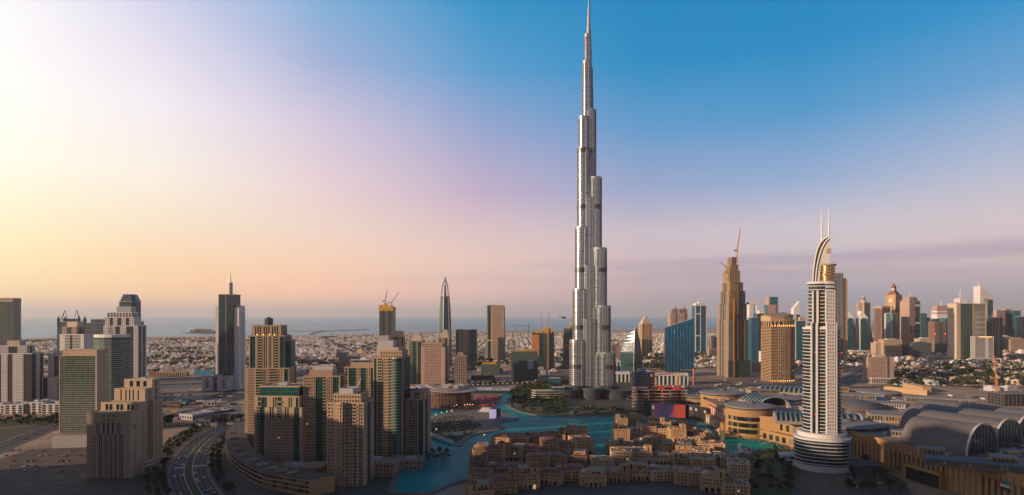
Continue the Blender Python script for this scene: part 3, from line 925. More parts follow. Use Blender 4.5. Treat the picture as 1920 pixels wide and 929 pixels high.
# ================================================================ WHITE HOTEL TOWER WITH THE CURVED SAIL (right foreground)
def sail_hotel():
    d = 690.0
    cx = X(1541, d)
    k = d / F
    zt = lambda py: Z(py, d - 12)
    t = thing('hotel_tower', 'white balconied hotel tower with curved sail crown and two masts, on a round base', 'hotel', (cx, d, 0), -26.6)
    # plan: rounded front
    def plan(w, dp, n=28):
        return [(w / 2 * math.copysign(abs(math.cos(a)) ** .8, math.cos(a)), dp / 2 * math.copysign(abs(math.sin(a)) ** .8, math.sin(a))) for a in [2 * PI * i / n for i in range(n)]]
    glz, bal, wal, fin = MB(), MB(), MB(), MB()
    lev = [(0, zt(822), 58, 58), (zt(822), zt(616), 39.5, 34), (zt(612), zt(530), 30.5, 27)]
    for i, (z0, z1, w, dp) in enumerate(lev):
        glz.prism(plan(w - 3.2, dp - 3.2), z0, z1)
        fh = 3.75
        nf = int((z1 - z0) / fh)
        for q in range(1 if i else 2, nf + 1):
            zz = z0 + q * (z1 - z0) / nf
            bal.prism(plan(w, dp), zz - .25, zz)
            P, Q = plan(w, dp), plan(w - .5, dp - .5)
            bal.grid([[(x, y, zz - .3) for x, y in P], [(x, y, zz + .7) for x, y in P], [(x, y, zz + .7) for x, y in Q], [(x, y, zz - .3) for x, y in Q]], False, False)
        wal.prism(plan(w + .6, dp + .6), z1 - 1.2, z1 + 1.2)
    wal.prism(plan(34, 30), zt(616), zt(612))
    # base skirts
    wal.prism(circ(31.5, 36), 0, 6); wal.prism(circ(25, 36), zt(822), zt(812))
    # tall white fins with dark slots, and the gridded window panel
    se = lambda x, a, b_: -b_ * max(0.0, 1 - abs(x / a) ** 2.5) ** .4
    slot = MB()
    pan = MB()
    for (w, dp, za, zb, zp, sc_) in ((39.5, 34, zt(838), zt(606), zt(830), 1.0), (30.5, 27, zt(606), zt(545), zt(532), .86)):
        for x_, wd in ((-10.4, 1.9), (-5.0, 2.2)):
            x_ *= sc_; fin.obox((x_, se(x_, w / 2, dp / 2)), (1, 0), (0, -1), -wd / 2, wd / 2, -4, 1.2, za, zb)
        for x_, wd in ((-7.7, 3.0), (-3.2, 1.3)):
            x_ *= sc_; slot.obox((x_, se(x_, w / 2, dp / 2)), (1, 0), (0, -1), -wd / 2, wd / 2, -4, .55, za, zb)
        x_ = 9.5 * sc_
        p = (x_, se(x_, w / 2, dp / 2)); u = (math.cos(R_(20)), math.sin(R_(20))); n = (u[1], -u[0]); Lw = 9.6 * sc_
        for q in range(5): pan.obox(p, u, n, -Lw / 2 + q * Lw / 4 - .55, -Lw / 2 + q * Lw / 4 + .55, -3, 1.35, za, zp if zp > za + 50 else zb)
        top_ = zt(606) if sc_ == 1 else zt(532); nf = int((top_ - za) / 3.75)
        for q in range(nf + 1):
            zz = za + q * (top_ - za) / nf; pan.obox(p, u, n, -Lw / 2, Lw / 2, -3, 1.25, zz - .8, zz + .8)
    fin.build('white_fin', 'off_white', t); slot.build('recessed_glazing', 'glass_dark', t); pan.build('window_wall', 'off_white', t)
    glz.build('glazing', 'glass_dark', t); bal.build('balcony', 'pale_grey', t); wal.build('wall', 'off_white', t)
    # crown drum
    dr = MB()
    cxd = (1550 - 1541) * k
    dr.prism(circ(7.5, 24, cxd, -2), zt(530), zt(497))
    dr.build('crown_drum', 'glass_gold', t)
    m2 = MB()
    for q in range(6): m2.prism(circ(7.9, 24, cxd, -2), zt(530) + 2 + q * 3.3, zt(530) + 2.9 + q * 3.3)
    m2.prism(circ(9.0, 24, cxd, -2), zt(498), zt(495)); m2.build('crown_ring', 'tan_deep', t)
    # the sail: outer curved ribbon and the white panel inside it
    prof = [(1523.5, 575), (1524.5, 545), (1526, 515), (1528.5, 490), (1532, 470), (1537, 456), (1543, 448), (1550, 443.5)]
    prof = smooth_line(prof, 4)
    xz = lambda p: ((p[0] - 1541) * k, zt(p[1]))
    rib = MB()
    rings = []
    for p in prof:
        x, z = xz(p)
        rings.append([(x - .5, -8.6, z), (x + .7, -8.6, z - .6), (x + .7, -2.5, z - .6), (x - .5, -2.5, z)])
    rib.grid(rings); rib.build('sail_ribbon', 'white', t)
    inner = [(1529.0, 560), (1530, 530), (1532, 505), (1535.5, 484), (1540.5, 466), (1547, 453), (1554, 446)]
    inner = smooth_line(inner, 4)
    pnl = MB()
    pts = [xz(p) for p in inner] + [xz((1554, 493)), xz((1540, 494)), xz((1536.5, 530))] + [xz((1536.5, 560))]
    pnl.grid([[(x, -7.5, z) for x, z in pts], [(x, -5.5, z) for x, z in pts]])
    pnl.build('sail_panel', 'pale_grey', t)
    rim = MB()
    rings = []
    for p in inner:
        x, z = xz(p)
        rings.append([(x - .6, -9.2, z + .3), (x + .5, -9.2, z - .5), (x + .5, -4, z - .5), (x - .6, -4, z + .3)])
    rim.grid(rings); rim.build('sail_rim', 'white', t)
    un = MB()
    A_ = prof[4:]; n_ = len(A_)
    B2 = [inner[min(len(inner) - 1, round(i * (len(inner) - 1) / (n_ - 1)))] for i in range(n_)]
    un.grid([[(xz(p)[0] + .6, -1, xz(p)[1] - .3), (xz(q)[0] - .2, -5.6, xz(q)[1]), (xz(q)[0] - .2, -4.6, xz(q)[1]), (xz(p)[0] + .6, 0, xz(p)[1] - .3)] for p, q in zip(A_, B2)])
    un.build('sail_soffit', 'tan_deep', t)
    br = MB()
    for q in range(3):
        br.box(*[(v - 1541) * k for v in (1547 + q, 1556.5)], -9.6, -4.0, zt(474 - q * 3.4), zt(472.4 - q * 3.4))
    br.build('sail_balcony', 'gold_stone', t)
    for px in (1540.5, 1552.8):
        m3 = MB(); x = (px - 1541) * k
        m3.tube([(x, -6.5, zt(452)), (x, -6.5, zt(420))], .95, 8); m3.tube([(x, -6.5, zt(420)), (x, -6.5, zt(390))], .7, 8, .3)
        m3.build('mast', 'white', t)
    for x_, py_ in ((19.5, 663), (19.5, 697), (19.5, 770), (-6.4, 662), (-6.4, 778)):
        m3 = MB(); yy_ = -4.0 if x_ > 0 else -17.6; m3.box(x_ - .45, x_ + .45, yy_ - .6, yy_, zt(py_), zt(py_) + .9); m3.build('warning_lamp', 'red_lamp', t)
    # entrance canopy beside the base and the low deck round it
    cn = MB(); cn.prism(circ(24, 28, 36, -6, 15), 9, 10.2); cn.prism(circ(19, 24, 36, -6, 11), 0, 9); cn.build('entrance_canopy', 'slate', t)
    lo = MB()
    for q in range(2): lo.prism(circ(12 + 3 * q, 20, -33, 2, 9), 9 - q * 5, 11 - q * 5)
    lo.build('side_terrace', 'off_white', t)
sail_hotel()

# ================================================================ LEFT CLUSTER
def tower(name, label, cat, pl, pr, py, d, dep, pats, rz=0, base=0, group=None, pre=None, **kw):
    x, y, w = at(pl, pr, d, dep)
    b = Bld(name, label, cat, x, y, rz, 0, group)
    b.w, b.d = w, dep
    b.block(rect(w, dep), base, Z(py, d), pats, **kw)
    return b

b = tower('office_tower', 'dark glass tower cut off by the left edge of the photo, with a ribbed side', 'tower', -34, 23, 566, 1500, 26, ['G', 'S1W2S1', 'G', 'G'], glass='glass_grey', wall='concrete', plant=0)
b.block(rect(b.w + 6, 24, -2, 0), Z(566, 1500) + .5, Z(560, 1500), ['S'], wall='tan_deep', cap=True, plant=0); b.done()

x, y, w = at(-42, 55, 1150, 34)
b = Bld('apartment_tower', 'black and white striped apartment tower with stepped white crown at the far left', 'tower', x, y, 4)
zz = Z(664, 1150)
b.block(rect(w, 32), 0, zz, ['G2W1.2G1.5W1.2G1W.9W1.2G1.6', 'G1W1G1', 'G1W1', 'G1W1G1'], wall='white', glass='glass_dark', fl=3.4, bay=2.8, frame='slate', plant=2)
b.block(rect(w * .5, 22, w * .12, 0), zz, Z(650, 1150), ['W1G1W1'], wall='off_white', fl=3.4, plant=1)
b.block(rect(w * .22, 14, w * .10, 0), Z(650, 1150), Z(641, 1150), ['S'], wall='cream', plant=0); b.done()

x, y, w = at(80, 128, 1180, 30)
b = Bld('apartment_tower', 'slim white apartment tower with dark glass bays half behind the green office block', 'tower', x, y)
b.block(rect(w, 30), 0, Z(708, 1180), ['G1W.9W1G1W1', 'W1G1', 'W1', 'W1G1'], wall='white', frame='slate', bay=2.6, plant=1)
b.block(rect(w * .7, 24, 0, 2), Z(708, 1180), Z(668, 1180), ['W1G1B1', 'W1', 'W1', 'W1'], wall='white', frame='slate', bay=2.6)
b.block(rect(w * .3, 14, -w * .1, 2), Z(668, 1180), Z(660, 1180), ['S'], wall='off_white', plant=0); b.done()

b = tower('office_tower', 'broad green glass office block with balcony lines and a plain tan corner pier', 'office block', 112, 181, 668, 890, 24, ['G', 'S1L3', 'G', 'S'], glass='glass_olive', wall='tan', fl=3.2, bay=9, frame='frame_grey', plant=0, cap=False)
zz = Z(668, 890)
m_ = b.mb('balcony', 'frame_grey')
for q in range(int(zz / 3.2)):
    m_.box(-b.w / 2 + .3, b.w / 2 - .6, -b.d / 2 - .9, -b.d / 2, q * 3.2 + 1.9, q * 3.2 + 2.35)
m_ = b.mb('wall', 'tan')
m_.box(-b.w / 2, b.w / 2 + .6, -b.d / 2 - .5, b.d / 2, zz, zz + 1.2)
m_.box(-b.w / 2 + 2, b.w / 2, -b.d / 2 + 3, b.d / 2, zz + 1.2, Z(655, 905)); m_.box(b.w / 2 - 1.0, b.w / 2 + 1.4, -b.d / 2 - 1.2, b.d / 2, 0, Z(656, 900))
b.done()

b = tower('office_tower', 'dark green tower with four pointed corner turrets and A-shaped roof trusses', 'tower', 107, 148, 604, 1750, 30, ['G'], glass='glass_teal', plant=0)
zz = Z(604, 1750)
for sx_ in (-1, 1):
    for sy_ in (-1, 1):
        m_ = MB(); m_.prism(circ(4, 8, sx_ * b.w * .46, sy_ * 13), zz - 12, zz + 7); m_.prism(circ(4, 8, sx_ * b.w * .46, sy_ * 13), zz + 7, zz + 17, .08, (sx_ * b.w * .46, sy_ * 13)); m_.build('turret', 'slate', b.t)
m_ = b.mb('roof_block', 'glass_deep'); m_.prism(rect(b.w * .6, 18), zz, zz + 9)
for sx_ in (-1, 1):
    m_ = b.mb('roof_truss', 'crane_dark')
    xx = sx_ * b.w * .27
    for a_ in (-9, 9, -2): m_.tube([(xx + a_ * (1 if a_ != -2 else -sx_ * 6), -4, zz + 4), (xx, -4, Z(582, 1750))], .8, 4)
b.done()

x, y, w = at(112, 160, 1420, 28)
b = Bld('apartment_tower', 'white gridded tower with a peach stepped crown before the turreted tower', 'tower', x, y, -6)
b.block(rect(w, 28), 0, Z(628, 1420), ['W1B1.3G.6B1.6W.8', 'W', 'W', 'W'], wall='white', fl=3.6, frame='slate', plant=1)
b.block(rect(w * .6, 22, -w * .15, 0), Z(628, 1420), Z(614, 1420), ['W1G1W1'], wall='rose', plant=0)
b.block(rect(w * .42, 18, -w * .06, 0), Z(614, 1420), Z(605, 1420), ['S'], wall='cream', plant=0); b.done()

b = tower('office_tower', 'flat slate-blue tower with horizontal bands between two white towers', 'tower', 161, 196, 607, 1520, 28, ['L'], glass='glass_deep', wall='slate', fl=3.6, plant=1)
b.block(rect(b.w * .68, 22, b.w * .08, 0), Z(607, 1520), Z(600, 1520), ['L'], wall='slate', glass='glass_deep', plant=0); b.done()

b = tower('office_tower', 'slate glass tower with an eight-sided domed lantern top', 'tower', 212, 252, 604, 1560, 40, ['G'], glass='glass_grey', plant=0)
zz = Z(604, 1560)
b.block(cham(b.w * .86, 34, 9, b.w * .06), zz, Z(566, 1560), ['G'], glass='glass_deep', plant=0)
m_ = b.mb('lantern_roof', 'silver_glass'); m_.prism(cham(b.w * .9, 36, 9, b.w * .06), Z(567, 1560), Z(552, 1560), .62, (b.w * .06, 0)); b.done()

x, y, w = at(195, 256, 1290, 34)
b = Bld('apartment_tower', 'tall white-framed apartment tower with dark glass strips and a stepped pierced crown', 'tower', x, y, 3)
zz = Z(612, 1290)
b.block(rect(w, 34), 0, zz, ['W.9B.8W.7G1W.7W.6G1.5W.8', 'W.7G1.3W.7G1.3W.7', 'W', 'W1G1'], wall='white', fl=3.4, bay=2.7, frame='slate', plant=0)
b.block(rect(w * .84, 28, -w * .06, 0), zz, Z(596, 1290), ['W1G.8W1G1W1G.8W1', 'W', 'W', 'W'], wall='white', plant=0)
b.block(rect(w * .72, 24, -w * .08, 0), Z(596, 1290), Z(587, 1290), ['Q'], wall='white', bay=6, plant=0)
b.block(rect(w * .42, 18, 0, 4), Z(587, 1290), Z(576, 1290), ['S'], wall='grey_panel', plant=0); b.done()

x, y, w = at(172, 222, 1160, 34)
b = Bld('office_tower', 'curved green glass block with thin white floor lines and a bright white roof band', 'office block', x, y, 0)
pl = [(-w / 2, -10), (-w / 4, -15.5), (0, -18), (w / 4, -17.5), (w / 2 - 3, -14), (w / 2, -9), (w / 2, 17), (-w / 2, 17)]
zz = Z(633, 1160)
b.block(pl, 0, zz, ['G'], glass='glass_green', plant=1, wall='white')
m_ = b.mb('floor_edge', 'off_white')
for q in range(1, int(zz / 3.9)): m_.prism(inset(pl, -1.1), q * 3.9, q * 3.9 + .55)
b.mb('roof_band', 'white').prism(inset(pl, -.9), zz + .5, Z(628, 1160)); b.done()

# tan stepped tower, left foreground
d = 640.0
x, y, w = at(164, 246, d, 40)
b = Bld('apartment_tower', 'sand-coloured stepped tower with tall dark slot windows, nearest at lower left', 'tower', x, y, -3)
z1, z2, z3 = Z(776, d), Z(757, d + 14), Z(716, d + 34)
front = 'S1.3W1S.5V1.2S.4V.9S.35V.9S.35V.9S.4V1.2S1.6'
ss = dict(wall='sand_stone', bay=2.4, glass='glass_deep')
b.block(rect(w, 15, 0, -12), 0, z1 - 21, [front, 'S1W1S1', 'S', 'S'], fl=3.5, cap=False, win=True, **ss)
b.block(rect(w, 15, 0, -12), z1 - 21, z1 - 9, ['S2.1V1S.6V.8S.3V.8S.3V.8S.6V1S2.2', 'S1W1S1', 'S', 'S'], fl=12, cap=False, **ss)
b.block(rect(w, 15, 0, -12), z1 - 9, z1, ['S4W1S.4W1S.4W1S4', 'S', 'S', 'S'], fl=5, roof='roof_tan', plant=0, **ss)
b.block(rect(w * .90, 12, w * .03, 2), 0, z2 - 9, ['S', 'S1W1S1', 'S', 'S'], fl=3.5, cap=False, **ss)
b.block(rect(w * .90, 12, w * .03, 2), z2 - 9, z2, ['S.5Q1S.4Q1S.4Q1S.5', 'S', 'S', 'S'], wall='sand_stone', glass='glass_deep', bay=5, fl=8, roof='roof_tan', plant=0)
w2 = w * .74
b.block(rect(w2, 15, w * .06, 17), 0, z3 - 26, ['S', 'S1W1.4S.6W1S1', 'S', 'S1W1S1'], fl=3.4, cap=False, win=True, **ss)
b.block(rect(w2, 15, w * .06, 17), z3 - 26, z3 - 8, ['S1.6V.7S.8V.7S.4V.7S.4V.7S.8V.7S1.6', 'S1W1S1', 'S', 'S'], fl=9, roof='roof_tan', plant=0, **ss)
b.block(rect(w2 * .92, 12, w * .10, 27), 0, z3 + 1, ['S1Q1S.5Q1S.5Q1S1', 'S1Q1S1', 'S', 'S'], wall='sand_stone', glass='glass_deep', bay=5, fl=8, roof='roof_tan', plant=1)
b.block(rect(6, 16, w * .47, 24), 0, Z(752, d + 40), ['S1W1S1', 'S.6W1S.4W1S.6', 'S', 'S'], fl=3.4, plant=0, roof='roof_tan', **ss)
b.block(rect(10, 26, w * .50, 8), 0, 13, ['S1W2S1', 'W'], wall='sand_stone', bay=4, fl=4.4, roof='roof_tan', plant=1)
b.done()

# low white block in front of the far-left towers, site hoarding wall
x, y, w = at(-30, 113, 1060, 36)
b = Bld('terrace_block', 'long low white terrace of flats with recessed dark balconies below the far-left towers', 'apartment block', x, y)
for k_, (f0, f1, h) in enumerate(((-.5, -.22, 13), (-.22, .02, 15), (.02, .26, 18), (.26, .5, 16))):
    b.block(rect(w * (f1 - f0) - .8, 30 + 4 * (k_ % 2), w * (f0 + f1) / 2, -2 * (k_ % 2)), 0, h, ['Q1S.3Q1S.3Q1', 'Q', 'Q', 'Q'], wall='off_white', bay=6, fl=4.2, roof='roof_white', plant=2)
b.done()
b = MB(); c0, c1 = G(98, 841), G(166, 839)
u = Vector((c1[0] - c0[0], c1[1] - c0[1])); L = u.length; u.normalize()
b.obox(c0, u, (u.y, -u.x), 0, L, -.3, .3, 0, 16); o = b.build('hoarding_wall', 'hoarding_white')
for q in range(9):
    m_ = MB(); m_.obox(c0, u, (u.y, -u.x), L * q / 8 - .3, L * q / 8 + .3, -.9, -.32, 0, 15.5); m_.build('post', 'grey_panel', o)
tag(o, 'blank pale hoarding wall standing between the green office block and sandy lot', 'wall')

# ================================================================ CENTRE LEFT
d = 1400.0
x, y, w = at(404, 447, d, 40)
b = Bld('office_tower', 'slender dark glass tower with white side wings and a tall spike on top', 'tower', x, y, 3)
zg, zw = Z(553, d), Z(577, d)
cw = w * .62
b.block(rect(cw, 42, -w * .04, -2), 0, zg, ['G'], glass='glass_deep', frame='slate', bay=2.8, plant=0)
for sg, e in ((-1, .235), (1, .29)):
    m_ = b.mb('white_wing', 'white'); m_.box(*sorted((sg * w * .5, sg * w * e)), -20.5, 17, 0, zw + (0 if sg > 0 else 2))
    m_.box(*sorted((sg * w * .5, sg * w * (e + .02))), -13, 13, zw, zw + 5)
m_ = b.mb('mullion_strip', 'steel'); m_.box(-w * .05, -w * .02, -23.6, -22.9, 40, zg)
b.mb('mast', 'steel').prism(circ(5, 10, -w * .02, 0), zg, Z(530, d)); b.mb('mast', 'steel').prism(circ(2.2, 8, -w * .02, 0), Z(530, d), Z(510, d), .3, (-w * .02, 0))
m_ = b.mb('wing_balcony', 'frame_grey')
for q in range(int((zw - 20) / 4)): m_.box(w * .5, w * .53, -10, 10, 14 + q * 4, 15.2 + q * 4)
pw = X(437, d) - X(390, d)
px0 = X(390, d) - x
b.block(rect(pw, 30, px0 + pw / 2, -34), 2, Z(704, d), ['S.2W1S.5G.6S.5W1S.2', 'S', 'S', 'S'], wall='pale_grey', glass='glass_grey', bay=14, fl=5.5, roof='roof_tan', plant=2)
for f_ in (-.30, .30):
    xc_, zt_ = px0 + pw * (.5 + f_), Z(704, d)
    for (x0_, x1_, z0_, z1_) in ((-.165, -.125, 4, zt_ - 5), (.125, .165, 4, zt_ - 5), (-.165, .165, 2, 5.5), (-.165, .165, zt_ - 6, zt_ - 3)):
        b.mb('window_frame', 'white', k=(f_, x0_, z0_)).box(xc_ + x0_ * pw, xc_ + x1_ * pw, -51.2, -49.4, z0_, z1_)
b.done()

d = 800.0
x, y, w = at(459, 538, d, 36)
b = Bld('apartment_tower', 'sandy tower with emerald glass strips and a green glass lantern on its roof', 'tower', x, y, 4)
s1, s2, top = Z(692, d), Z(631, d), Z(612, d)
b.block(rect(w, 36), 0, s1, ['S.5W1S.3B1.3W1B1.3W1S.3G.7', 'S1W2G1', 'W', 'S1W3S1'], wall='tan', glass='glass_green', bay=2.8, fl=3.4, roof='roof_tan', plant=0, win=True)
b.block(rect(w * .80, 30, -w * .02, 1), s1, s2, ['G1S.3B1S.2V.6S.2V.6S.2B1S.3G.7', 'S.3G2S.3', 'W', 'G1S1'], wall='tan', glass='glass_green', bay=2.8, fl=3.4, roof='roof_tan', plant=0)
b.block(rect(w * .66, 26, -w * .04, 1), s2, top, ['S.3V1S.2V1S.2V1S.3', 'V', 'V', 'V'], wall='tan', glass='glass_green', bay=3.2, fl=12, roof='roof_tan', plant=0)
b.block(rect(w * .1, 20, w * .46, 2), s1, Z(640, d), ['G', 'G', 'G', 'G'], glass='glass_teal', plant=0)
m_ = b.mb('lantern', 'glass_green'); m_.prism(circ(5.2, 8, -w * .06, 0), top, Z(598, d)); m_ = b.mb('lantern_roof', 'frame_teal'); m_.prism(circ(5.6, 8, -w * .06, 0), Z(598, d), Z(594.5, d), .1, (-w * .06, 0))
for q in range(8):
    a_ = q * PI / 4; b.mb('lantern_frame', 'frame_grey').tube([(-w * .06 + 5.4 * math.cos(a_), 5.4 * math.sin(a_), top), (-w * .06 + 5.4 * math.cos(a_), 5.4 * math.sin(a_), Z(598, d))], .25, 4)
for q in (-.24, -.1, .04, .16): b.mb('crown_lamp', 'warm_lamp').box(w * q - .5, w * q + .5, -15.6, -14.9, s2 + 1.5, s2 + 2.8)
b.done()

d = 690.0
x, y, w = at(478, 568, d, 38)
b = Bld('apartment_tower', 'sand tower with a dark green glazed attic floor and grid of square windows', 'tower', x, y, -4)
top, c1, c2 = Z(745, d), Z(764, d), Z(785, d)
b.block(rect(w, 36), 0, c2, ['S.3B.7G1S.4W5.6G1.2S.4', 'S.4W1G1W1S.4', 'W', 'S.3B1G1B1S.3'], wall='tan', glass='glass_green', bay=3.0, fl=3.4, cap=False, win=True)
b.block(rect(w, 36), c2, c1, ['S.3B.7G1S.9V1S.5B1S.5V1S1G1S.4', 'S.4W1G1W1S.4', 'W', 'S.3B1G1B1S.3'], wall='tan', glass='glass_green', bay=3.0, fl=3.4, cap=False, win=True)
b.block(rect(w * .93, 34, -w * .03, 0), c1, top, ['S.4B.7G1S1V.8B1S1V.8S.6G.5', 'S1G1S1', 'W', 'S.3B1G1B1S.3'], wall='tan', glass='glass_green', bay=3.0, fl=5, roof='roof_tan', plant=0)
b.block(rect(w * .84, 28, -w * .01, 1), top, Z(727, d), ['G'], glass='glass_green', wall='tan', bay=4, fl=5, plant=2)
b.done()

# curved podium round the two sandy towers
OUT = smooth_line([G(*p, 16) for p in [(446, 792), (428, 806), (424, 826), (432, 848), (458, 868), (492, 884), (530, 892), (580, 900)]], 4)
INN = [(p[0] + 19, p[1] + 17) for p in OUT]
pod = thing('podium_building', 'low curved sandy podium sweeping round the foot of the two green-glazed towers', 'podium', (0, 0, 0))
for (nm, m, z0, z1, e0) in (('wall', 'oldtown_deep', 0, 16, 0), ('roof', 'paving_dark', 16, 16.6, -.6)):
    mb = MB()
    for i in range(len(OUT) - 1):
        mb.grid([[(OUT[i][0] + e0, OUT[i][1] + e0, z0), (INN[i][0], INN[i][1], z0), (INN[i][0], INN[i][1], z1), (OUT[i][0] + e0, OUT[i][1] + e0, z1)],
                 [(OUT[i + 1][0] + e0, OUT[i + 1][1] + e0, z0), (INN[i + 1][0], INN[i + 1][1], z0), (INN[i + 1][0], INN[i + 1][1], z1), (OUT[i + 1][0] + e0, OUT[i + 1][1] + e0, z1)]])
    mb.build(nm, m, pod)
for q in range(3):
    mb, mp = MB(), MB()
    zz = 3.4 + q * 4.3
    for i in range(len(OUT) - 1):
        a, c = Vector(OUT[i]), Vector(OUT[i + 1]); u = (c - a); L = u.length; u.normalize(); n = (u.y, -u.x)
        if n[1] > 0: n = (-n[0], -n[1])
        n = (n[0], n[1])
        mb.obox(a, u, n, .5, L - .5, -.3, .12, zz, zz + 2.2)
        mp.obox(a, u, n, 0, L, -.2, .9, zz + 2.9, zz + 3.5)
    mb.build('window_band', 'pane', pod); mp.build('ledge', 'tan', pod)
for i in range(6, 26, 2): mb = MB(); mb.obox(OUT[i], (.74, .67), (.67, -.74), 4, 15, -.3, .3, 16.6, 19); mb.build('roof_beam', 'tan', pod)

def res_tower(label, pl, pr, py, d, dep, pats, rz=0, crown=(), bow=None, roof='roof_tan', glass='glass_green', wall='tan', win=True, **kw):
    x, y, w = at(pl, pr, d, dep)
    b = Bld('apartment_tower', label, 'tower', x, y, rz)
    zz = Z(py, d)
    if bow:
        plan = [(-w / 2, -dep / 2), (bow[0] * w, -dep / 2)]
        n = 5
        for i in range(1, n):
            f = i / n
            plan.append((bow[0] * w + (bow[1] - bow[0]) * w * f, -dep / 2 - bow[2] * math.sin(PI * f)))
        plan += [(bow[1] * w, -dep / 2), (w / 2, -dep / 2), (w / 2, dep / 2), (-w / 2, dep / 2)]
        ps = [pats[0]] + [pats[1]] * n + [pats[2]] + pats[3:]
    else:
        plan, ps = rect(w, dep), pats
    b.block(plan, 0, zz, ps, wall=wall, glass=glass, roof=roof, win=win, **kw)
    b.w, b.dep, b.zz = w, dep, zz
    for (fw, fd, fx, fy, p2, m2, pt) in crown:
        z0 = b.zz
        b.block(rect(w * fw, dep * fd, w * fx, dep * fy), z0, Z(p2, d), [pt], wall=m2, glass=glass, roof=roof, plant=0, fl=3.6, bay=3)
        b.zz = max(b.zz, Z(p2, d)) if fw > .3 else b.zz
    return b

b = res_tower('sand tower with pale square roof boxes and green balcony strip, left of round-bayed tower', 568, 634, 707, 700, 34, ['W2.6G1.6B.7S.5W1G1.3S.2', 'S.4G1B1S.4W1', 'W', 'W'], rz=5, bay=2.9, fl=3.4,
              crown=((.62, .7, -.05, 0, 697, 'tan', 'S'), (.5, .5, .0, 0, 689, 'off_white', 'S'), )); b.done()
b = res_tower('round-bayed sand tower with lattice balconies, nearest of the residential row', 616, 684, 757, 612, 34, ['W1S.6', 'Q1', 'W1.2B1S.4Q1', 'W1G1W1', 'W', 'W'], rz=-4, bow=(-.22, .06, 4.5), bay=2.6, fl=3.4, glass='glass_grey',
              crown=((.74, .74, .0, 0.02, 742, 'tan', 'W'), (.36, .5, -.06, 0, 733, 'pale_grey', 'S')))
b.mb('roof_crane', 'off_white').tube([(b.w * .2, -4, Z(742, 612)), (b.w * .2, -4, Z(733, 612)), (b.w * .34, -6, Z(712, 612))], .45, 6); b.done()
b = res_tower('plain tan tower with a grey roof box seen behind the front row', 624, 668, 680, 860, 30, ['G1W2W2S.3', 'W', 'W', 'W'], crown=((.7, .8, .1, 0, 672, 'tan', 'S'), (.4, .5, -.2, 0, 663, 'grey_panel', 'S')), bay=3, fl=3.5); b.done()
b = res_tower('tan tower with wide green window bays and a grey glass fin on its left', 646, 706, 690, 780, 34, ['Q.7S.2G1.6W1G1.3W1G1S.4', 'S.3W1S.3', 'W', 'W'], rz=2, bay=2.9, fl=3.5, crown=((.8, .8, .08, 0, 682, 'tan', 'S'),))
b.mb('roof_screen', 'silver_glass').box(-b.w * .44, b.w * .18, -4, 8, b.zz - 6, Z(677, 780)); b.done()
b = res_tower('sandy tower behind with two stacked blank grey roof boxes', 702, 742, 668, 900, 30, ['W', 'W', 'W', 'W'], crown=((.62, .7, -.1, 0, 650, 'pale_grey', 'S'), (.5, .6, -.14, 0, 632, 'grey_panel', 'S')), bay=3, fl=3.5); b.done()
b = res_tower('tallest tan tower of the lakeside row, with rounded dark green corner and grey panel', 702, 757, 672, 720, 38, ['G.6S.2B.9W1.2B.9', 'G1', 'S.2', 'G1', 'W', 'W', 'W'], rz=-3, bow=(.14, .47, 5.0), bay=2.7, fl=3.4,
              crown=((.74, .8, .06, 0, 660, 'tan', 'W'), (.54, .66, .02, 0, 654, 'cream', 'S')))
b.mb('roof_screen', 'pale_grey').box(-b.w * .38, b.w * .12, -12, 6, Z(672, 720), Z(640, 720))
b.mb('balcony', 'pale_grey')
for q in range(int(Z(676, 720) / 3.4)):
    b.mb('balcony', 'pale_grey').prism([(b.w * .14, -19)] + [(b.w * (.14 + .33 * i / 6), -19.6 - 5.4 * math.sin(PI * i / 6)) for i in range(7)] + [(b.w * .47, -19)], q * 3.4 + 1.5, q * 3.4 + 1.8)
b.done()
b = res_tower('short tan tower with gridded green corner at the lake shore', 756, 798, 750, 735, 34, ['W1.6Q1.8S.2G1S.2', 'S.2G1W1S.2', 'W', 'W'], rz=-6, bay=2.7, fl=3.3, crown=((.62, .8, .16, 0, 736, 'tan', 'S1Q1S1'),))
b.mb('roof_screen', 'silver_glass').box(-b.w * .46, -b.w * .08, -3, 12, b.zz - 14, Z(731, 735)); b.done()
# low villas and podium at the foot of the row
for i, (px, py, w, dp, h) in enumerate(((560, 905, 46, 26, 14), (705, 893, 40, 26, 13), (760, 882, 34, 24, 10), (720, 862, 30, 24, 12), (664, 900, 34, 20, 9))):
    x, y = G(px, py)
    b = Bld('podium_building', ['long sandy podium left of the round-bayed tower', 'sandy podium between round-bayed tower and the tallest tan tower', 'sandy lakeside podium below the short tan tower', 'small terraced podium behind the tallest tan tower', 'low sandy annex touching the round-bayed tower'][i], 'podium', x, y + dp / 2, rnd.uniform(-6, 6))
    b.block(rect(w, dp), 0, h, ['W'], wall='tan_deep', bay=4, fl=4.2, roof='roof_tan', win=True, plant=2); b.done(40)

